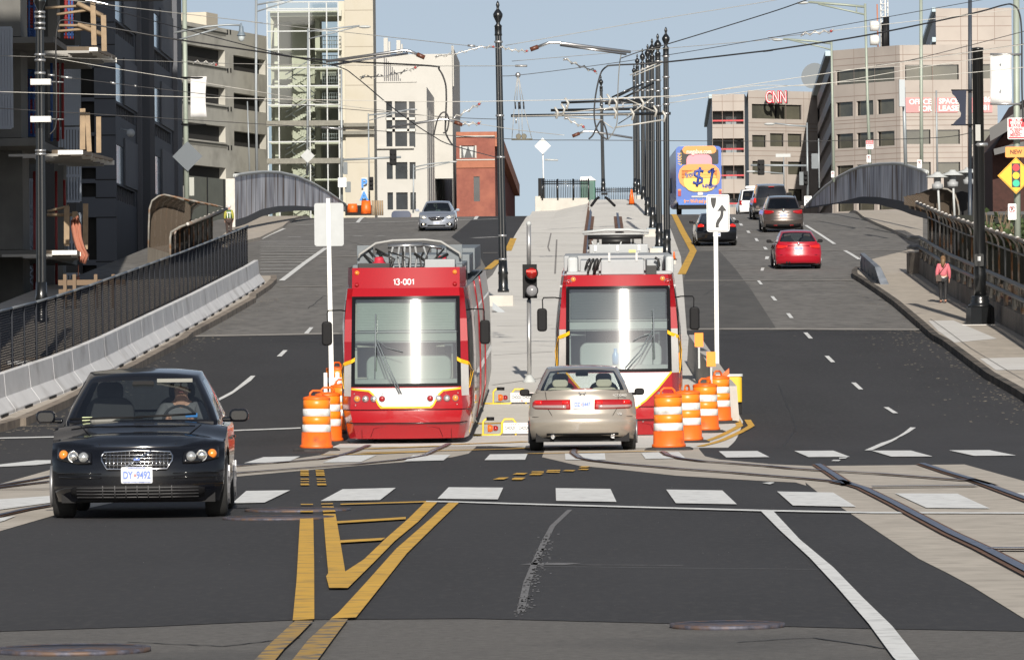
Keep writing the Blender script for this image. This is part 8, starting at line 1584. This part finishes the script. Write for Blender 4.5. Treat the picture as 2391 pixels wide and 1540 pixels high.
chain('insulator chain before the limestone building upper wall',[Z2(950,708),Z2(1180,700),Z2(1350,660),Z2(1490,610)],124,9);chain('insulator chain right of the garage before the pole with the white banner',[Z1(1770,572),Z1(1900,575),Z1(2000,600)],132,6)
chain('insulator chain on the lower left of the far pole',[Z3(480,1075),Z3(580,1130),Z3(670,1170)],124,6)
def hoist(label,pts,r,Y=123,tip=True):
 t=thing('pulloff_arm',label,'support arm',P(pts[0][0],pts[0][1],Y));b=MB();b.tube([P(u,v,Y)for u,v in pts],r,10);b.build('tube',m_steel,t)
 if tip:a_,c_=P(pts[-1][0],pts[-1][1],Y),P(pts[-2][0],pts[-2][1],Y);d=(a_-c_).normalized();b=MB();b.tube([a_-d*.04,a_+d*.16],r*1.5,8);b.build('insulator',M('brown_insulator',(.10,.035,.02),.4),t)
hoist('upper curved steel arm left of the single tall pole',[Z2(640,565),Z2(1360,462),Z2(1410,470),Z2(1490,505)],.036);hoist('second straight arm just under the upper left one',[Z2(690,598),Z2(1000,545),Z2(1395,490)],.030,123.2,False)
hoist('lower curved steel arm before the limestone building',[Z2(1220,1168),Z2(1700,1095),Z2(1760,1098),Z2(1835,1125)],.030);hoist('curved steel arm right of the single tall pole over the sky',[Z3(1090,478),Z3(420,392),Z3(340,392),Z3(225,435)],.036);hoist('thinner arm just under the right curved one',[Z3(1050,498),Z3(440,415)],.028,123.2,False)
hoist('small low curved arm before the far pole',[Z3(1105,1265),Z3(720,1202),Z3(660,1205),Z3(605,1228)],.03,135)
t=thing('hanging_rig','hanging line rig of pulleys and weights right of the single tall pole','line rig',P(*Z3(55,1275),130));b=MB()
for x0,x1 in((50,20),(52,45),(58,80),(60,105)):b.tube([P(*Z3(x0,700),130),P(*Z3(x1,935),130)],.008,4)
for x0,x1 in((20,0),(62,65),(90,95),(110,180)):b.tube([P(*Z3(x0,1000),130),P(*Z3(x1,1265),130)],.008,4)
b.build('hanger_wires',m_wp,t)
for x in(28,60,72,105):b=MB();b.tube([P(*Z3(x,935),130),P(*Z3(x+4,1000),130)],.022,6);b.build('weight',m_wk,t)
b=MB();b.tube([P(*Z3(-5,1278),130),P(*Z3(188,1278),130)],.025,6)
for x in(60,110):b.lathe([(.06,-.02),(.07,0),(.06,.02)],P(*Z3(x,1250),130),12,'Y')
b.build('cradle',M('cradle_olive',(.12,.11,.08),.6),t);b=MB();b.sphere(P(*Z3(55,688),130),.07,8,6);b.build('clamp',m_clampm,t)
wire('thick black wire climbing to the upper right over the pole row',zz((Z3,1000,535,123),(Z3,1200,465,123),(Z3,1450,398,123),(Z3,2347,122,122),(Z4,370,-4,121),(Z4,700,-110,120)),.014,m_wk)
wire('heavy black cable from the hanging ring to a loop at the right edge',zz((Z3,870,605,124),(Z3,960,597,124),(Z3,1410,570,124),(Z3,2347,465,126),(Z4,0,465,126),(Z4,900,325,128),(Z4,1850,130,132),(Z4,2150,50,134),(Z4,2240,45,134),(Z4,2300,110,134),(Z4,2325,300,134),(Z4,2328,800,134),(Z4,2340,1120,134)),.022,m_wk,'feeder_cable','cable')
wire('large black cable ring hanging before the far pole',zz((Z3,880,602,124),(Z3,820,660,124),(Z3,780,800,124),(Z3,757,960,124),(Z3,757,1100,124),(Z3,790,1210,124),(Z3,870,1275,124),(Z3,865,1200,124),(Z3,835,1120,124),(Z3,812,1110,124),(Z3,780,1160,124),(Z3,740,1240,124),(Z3,703,1275,124)),.022,m_wk,'feeder_cable','cable')
wire('grey curved drop wire at the right of the hanging cable ring',zz((Z3,1000,500,123.5),(Z3,985,600,123.5),(Z3,972,800,123.5),(Z3,965,1100,123.5),(Z3,935,1200,123.5),(Z3,880,1280,123.5)),.014,M('wire_grey',(.16,.16,.15),.5))
wire('thin black wire rising from the hanging rig to the top right',zz((Z3,-150,680,130),(Z3,60,690,130),(Z3,1200,540,130),(Z3,2347,352,128),(Z4,900,192,127),(Z4,1980,-4,126)),.009,m_wk)
wire('pale wire high over the sky rising to the right',zz((Z3,-60,418,140),(Z3,1200,200,138),(Z3,2400,5,136),(Z4,400,-70,135)),.009,m_wp)
wire('pale wire from the single pole over the pole row to the right offices',zz((Z3,0,562,138),(Z3,1100,470,134),(Z3,2347,365,130),(Z4,0,348,130),(Z4,300,318,126),(Z4,900,245,126),(Z4,2347,78,126)),.008,m_wp)
wire('pale wire under the red letters rising to the right edge, upper one',zz((Z3,1440,945,124),(Z3,2347,812,124),(Z4,440,770,124),(Z4,1700,680,124),(Z4,2400,612,124)),.009,m_wp)
wire('pale wire under the red letters rising to the right edge, steeper one',zz((Z3,1400,900,125),(Z3,2200,790,125),(Z4,470,775,125),(Z4,1400,620,125),(Z4,2230,495,125)),.009,m_wp)
wire('thin dark wire rising steeply across the right office front',zz((Z4,990,600,126),(Z4,1290,555,126),(Z4,1800,430,126),(Z4,2400,275,126)),.010,m_wk);wire('thin dark wire just below the steep one across the right office front',zz((Z4,1290,558,126),(Z4,1800,485,126),(Z4,2400,395,126)),.009,m_wk)
wire('thin pale wire high over the right office penthouse',zz((Z4,650,645,127),(Z4,1500,160,127)if 0 else(Z4,1200,610,127),(Z4,1700,590,127)),.006,m_wp)
def cant(label,pa,pb,Ya,Yb_,r=.03,pale=False):
 t=thing('cantilever_arm',label,'support arm',P(pa[0],pa[1],Ya),group='black cantilever arms on the pole row');b=MB();b.tube([P(pa[0],pa[1],Ya),P(pb[0],pb[1],Yb_)],r*1.3,8);b.build('tube',m_pblk,t)
 c=P(pa[0]+12,pa[1]+3,Ya);b=MB();b.tube([c,c+Vector((0,0,-.25))],.03,6);b.build('clamp',m_clampm,t)
cant('lowest and longest black arm reaching left from the nearest pole',Z3(-10,1062),Z3(1455,1040),203,203,.045);cant('second black arm above the lowest one',Z3(355,1012),Z3(1330,995),217,217,.045);cant('third black arm, higher and shorter',Z3(450,942),Z3(1230,915),244,244,.045);cant('fourth short black arm right of the far pole',Z3(850,950),Z3(1200,938),269,269,.045)
cant('slanting black stay from the second pole',Z3(970,925),Z3(1300,760),217,217,.035);cant('slanting black stay from the fourth pole',Z3(915,893),Z3(1130,793),269,269,.035);cant('slanting black stay from the third pole',Z3(960,890),Z3(1200,770),244,244,.032)
for k,(pa,pb,lab)in enumerate(((Z3(940,1170),Z3(1380,1100),'pale steady arm low on the nearest pole'),(Z3(0,1066),Z3(1100,1046),'pale steady rod along the lowest black arm'),(Z3(1080,690),Z3(1380,560),'pale stay high on the pole row'),(Z3(1110,700),Z3(1370,590),'second pale stay high on the pole row'),(Z3(1050,905),Z3(1320,1030),'pale crossing rod before the pole row falling right'),(Z3(1050,1070),Z3(1300,890),'pale crossing rod before the pole row rising right'),(Z3(480,1072),Z3(830,1100),'pale rod left of the far pole'),(Z3(830,1110),Z3(930,1180),'short pale rod right of the far pole'),(Z3(520,920),Z3(1440,880),'pale rod over the third arm'),(Z3(390,1045),Z3(1180,960),'pale slanting rod under the second arm'),(Z3(975,1135),Z3(1110,1050),'dark short stay by the drop wire'))):
 wire(lab,[(pa[0],pa[1],202),(pb[0],pb[1],202)],.022 if k else .035,m_wp if k<10 else m_wk,'steady_arm','rod')
for k,(x,y,Y)in enumerate(((815,905,396),(815,1000,396),(410,1030,202),(505,945,202),(950,945,202),(890,910,202),(945,1030,202),(1195,945,202),(1105,1045,202),(1315,1015,202),(1395,1060,202),(470,1000,202))):
 t=thing('line_clamp','small pale steel clamp hanging among the wires left of the pole row','clamp',P(*Z3(x,y),Y),group='pale clamps among the wires');c=P(*Z3(x,y),Y);b=MB();b.tube([c+Vector((-.08,0,.2)),c+Vector((.05,0,0)),c+Vector((-.02,0,-.25))],.05,6);b.build('clamp_body',m_wp,t)
def human(name,label,loc,rz,h,J,mats,hair=None,fat=1.,extras=None):
 """one skinned figure; J: joint positions for a 1.70 m body"""
 s=h/1.70;t=thing(name,label,'person',loc,rz);V=[];E=[];R__=[]
 def add(p,r,par=None):
  V.append(Vector(p)*s);R__.append(r*s*fat if len(V)>1 else r*s*fat);i=len(V)-1
  if par is not None:E.append((par,i))
  return i
 pel=add(J['pelvis'],.125);sp=add(J['spine'],.115,pel);ch_=add(J['chest'],.135,sp);nk=add(J['neck'],.055,ch_);hd0=add(J['head0'],.085,nk);hd=add(J['head'],.098,hd0);ht=add(J['top'],.075,hd);ns=add(Vector(J['head'])+Vector(J.get('nose',(0,-.11,-.02))),.018,hd)
 names={}
 for sd,sx in(('L',-1),('R',1)):
  sh=add(J['sh'+sd],.062,ch_);el=add(J['el'+sd],.045,sh);wr=add(J['wr'+sd],.030,el);d=(Vector(J['wr'+sd])-Vector(J['el'+sd])).normalized();pm=add(Vector(J['wr'+sd])+d*.06,.034,wr)
  side=d.cross(Vector((sx,0,0))).normalized()if abs(d.x)<.9 else Vector((0,1,0))
  for k in range(4):o_=side*(-.03+.02*k);a_=add(Vector(J['wr'+sd])+d*.10+o_,.010,pm);add(Vector(J['wr'+sd])+d*(.145+.012*(1.5-abs(k-1.5)))+o_+Vector((-sx*.012,0,0)),.008,a_)
  add(Vector(J['wr'+sd])+d*.075-side*.05,.011,pm)
  hp=add(J['hp'+sd],.095,pel);kn=add(J['kn'+sd],.060,hp);an=add(J['an'+sd],.040,kn);to=add(J['to'+sd],.036,an)
 def skin(nm,idx_v,idx_e,rr,mat,par):
  me=bpy.data.meshes.new(nm);me.from_pydata([tuple(V[i])for i in idx_v],[(idx_v.index(a_),idx_v.index(c_))for a_,c_ in idx_e],[]);o=bpy.data.objects.new(nm,me);C.objects.link(o);o.parent=par;o.modifiers.new('k','SKIN')
  for k,i in enumerate(idx_v):me.skin_vertices[0].data[k].radius=(rr(i),rr(i));me.skin_vertices[0].data[k].use_root=(k==0)
  md=o.modifiers.new('s','SUBSURF');md.levels=1;md.render_levels=2;me.materials.append(mat);return o
 al=list(range(len(V)));body=skin('body',al,E,lambda i:R__[i],mats['skin'],t)
 for k in(0,1):pass
 nb=8+0
 L0_,R0_=8,8+17
 top_v=[2,1,0]+[L0_,L0_+1,L0_+2]+[R0_,R0_+1,R0_+2];top_e=[(0,1),(1,2),(2,L0_),(L0_,L0_+1),(L0_+1,L0_+2),(2,R0_),(R0_,R0_+1),(R0_+1,R0_+2)]
 skin('jacket',top_v,top_e,lambda i:R__[i]*1.22+.008,mats['top'],t)
 lv=[0,L0_+13,L0_+14,L0_+15,R0_+13,R0_+14,R0_+15];le=[(0,L0_+13),(L0_+13,L0_+14),(L0_+14,L0_+15),(0,R0_+13),(R0_+13,R0_+14),(R0_+14,R0_+15)]
 skin('trousers',lv,le,lambda i:R__[i]*mats.get('leg',1.12)+.004,mats['leg_m'],t)
 for k,o0 in enumerate((L0_,R0_)):skin('shoe',[o0+15,o0+16],[(o0+15,o0+16)],lambda i:.046*s,mats['shoe'],t)
 return t,s
std=dict(pelvis=(0,0,.95),spine=(0,0,1.13),chest=(0,0,1.32),neck=(0,0,1.46),head0=(0,-.01,1.54),head=(0,-.015,1.61),top=(0,0,1.66),shL=(-.17,0,1.38),elL=(-.225,.02,1.12),wrL=(-.22,-.06,.88),shR=(.17,0,1.38),elR=(.225,.03,1.12),wrR=(.225,-.02,.88),hpL=(-.09,0,.88),knL=(-.095,-.03,.50),anL=(-.09,.05,.09),toL=(-.10,-.08,.045),hpR=(.09,0,.88),knR=(.095,-.06,.50),anR=(.09,.0,.09),toR=(.10,-.14,.045))
m_skin=M('skin',(.50,.28,.20),.55)
gp=G(*Zc(362,1165),.15);h_=(1165-738)/3.667/1.0707*gp.y/F
t,s=human('person','woman in a pink sweatshirt and black leggings walking away up the right sidewalk',gp,math.pi-.05,h_,dict(std,anL=(-.07,.12,.10),toL=(-.08,.02,.05),knL=(-.08,.0,.5)),dict(skin=m_skin,top=M('pink_sweatshirt',(.55,.14,.17),.85,var=.08,vs=8),leg_m=M('black_leggings',(.012,.012,.014),.7),shoe=M('maroon_shoe',(.10,.02,.03),.6),leg=1.08),fat=1.08)
b=MB();b.sphere((0,.02*s,1.62*s),.105*s,14,10,(1,1.05,1.15));b.tube([(0,.07*s,1.64*s),(0,.11*s,1.54*s),(.01,.13*s,1.42*s),(.02,.12*s,1.30*s)],[.085*s,.095*s,.075*s,.03*s],10);b.build('hair',M('light_brown_hair',(.17,.10,.05),.6,var=.3,vs=20),t,local=True)
b=MB();b.lathe([(.17*s,.86*s),(.175*s,.90*s),(.165*s,.96*s)],n=20);b.v=[Vector((p.x,p.y*.75,p.z))for p in b.v];b.build('shirt_hem',M('pale_hem',(.55,.54,.53),.8),t,local=True)
b=MB();b.rbox((.17*s,.10*s,.92*s),(.20*s,.10*s,.24*s),.04,3,'Y');b.build('shoulder_bag',M('brown_bag',(.05,.03,.02),.6),t,local=True);b=MB();b.tube([(.17*s,.14*s,1.02*s),(.05*s,.18*s,1.2*s),(-.08*s,.16*s,1.36*s),(-.12*s,.05*s,1.45*s)],.010,5);b.build('bag_strap',M('brown_bag',0),t,local=True)
gp=P(*Zd(1170,935),238);h_=(940-520)/5.5/1.0707*238/F
t,s=human('person','worker in white helmet, green vest and yellow sleeves walking away by the left mural',gp,math.pi,h_,dict(std,knR=(.1,-.02,.5)),dict(skin=m_skin,top=M('yellow_sleeves',(.34,.32,.05),.8),leg_m=M('brown_trousers',(.045,.03,.026),.85),shoe=m_blk,leg=1.25),fat=1.15)
b=MB();b.sphere((0,0,1.66*s),.125*s,14,8,(1,1.1,.85));b.build('helmet',M('helmet_white',(.6,.6,.58),.4),t,local=True)
b=MB();b.lathe([(.185*s,.98*s),(.19*s,1.15*s),(.195*s,1.32*s),(.15*s,1.46*s)],n=18);b.v=[Vector((p.x,p.y*.85,p.z))for p in b.v];b.build('vest',M('vest_green',(.06,.13,.05),.8),t,local=True)
b=MB();b.lathe([(.196*s,1.27*s),(.199*s,1.30*s),(.196*s,1.33*s)],n=18);b.v=[Vector((p.x,p.y*.86,p.z))for p in b.v];b.build('reflective_stripe',m_bwht,t,local=True)
for x in(-.07,.07):b=MB();b.bx(x*s-.015,x*s+.015,.155*s,.17*s,1.0*s,1.26*s);b.build('reflective_stripe',m_bwht,t,local=True)
def driver(label,car,x,y,zseat,top,face,glasses=True):
 """seated figure in the car's space, looking to -Y"""
 mat=WM[car.t.name];loc=mat@Vector((x,y,zseat-.72));J=dict(pelvis=(0,.12,.72),spine=(0,.12,.92),chest=(0,.10,1.10),neck=(0,.07,1.24),head0=(0,.04,1.31),head=(0,.03,1.385),top=(0,.045,1.44),shL=(-.17,.08,1.15),elL=(-.25,-.12,.98),wrL=(-.15,-.38,1.02),shR=(.17,.08,1.15),elR=(.25,-.12,.98),wrR=(.15,-.38,1.02),hpL=(-.10,.06,.70),knL=(-.14,-.38,.74),anL=(-.14,-.55,.56),toL=(-.14,-.65,.56),hpR=(.10,.06,.70),knR=(.14,-.38,.74),anR=(.14,-.55,.56),toR=(.14,-.65,.56))
 t,s=human('person',label,loc,mat.to_euler().z,1.70,J,dict(skin=face,top=top,leg_m=m_int,shoe=m_blk))
 b=MB();b.sphere((0,.055,1.425),.108,14,9,(.95,1.05,.8));b.build('hair',M('dark_hair',(.02,.014,.01),.6),t,local=True)
 if glasses:
  for sx in(-1,1):b=MB();b.rbox((sx*.038,-.075,1.395),(.062,.02,.042),.018,3,'Y');b.build('sunglasses',m_gloss,t,local=True)
  b=MB();b.box((0,-.082,1.325),(.05,.012,.014));b.build('mouth',M('lip',(.35,.10,.09),.5),t,local=True)
driver('sunglassed driver in a grey top behind the wheel of the black sedan',VOL,.37,-.10,.645,M('grey_top',(.12,.12,.13),.8),m_skin)
driver('dark haired driver seen from behind in the champagne sedan',CHA,.37,.15,.45,M('dark_top',(.03,.03,.04),.8),m_skin,False)
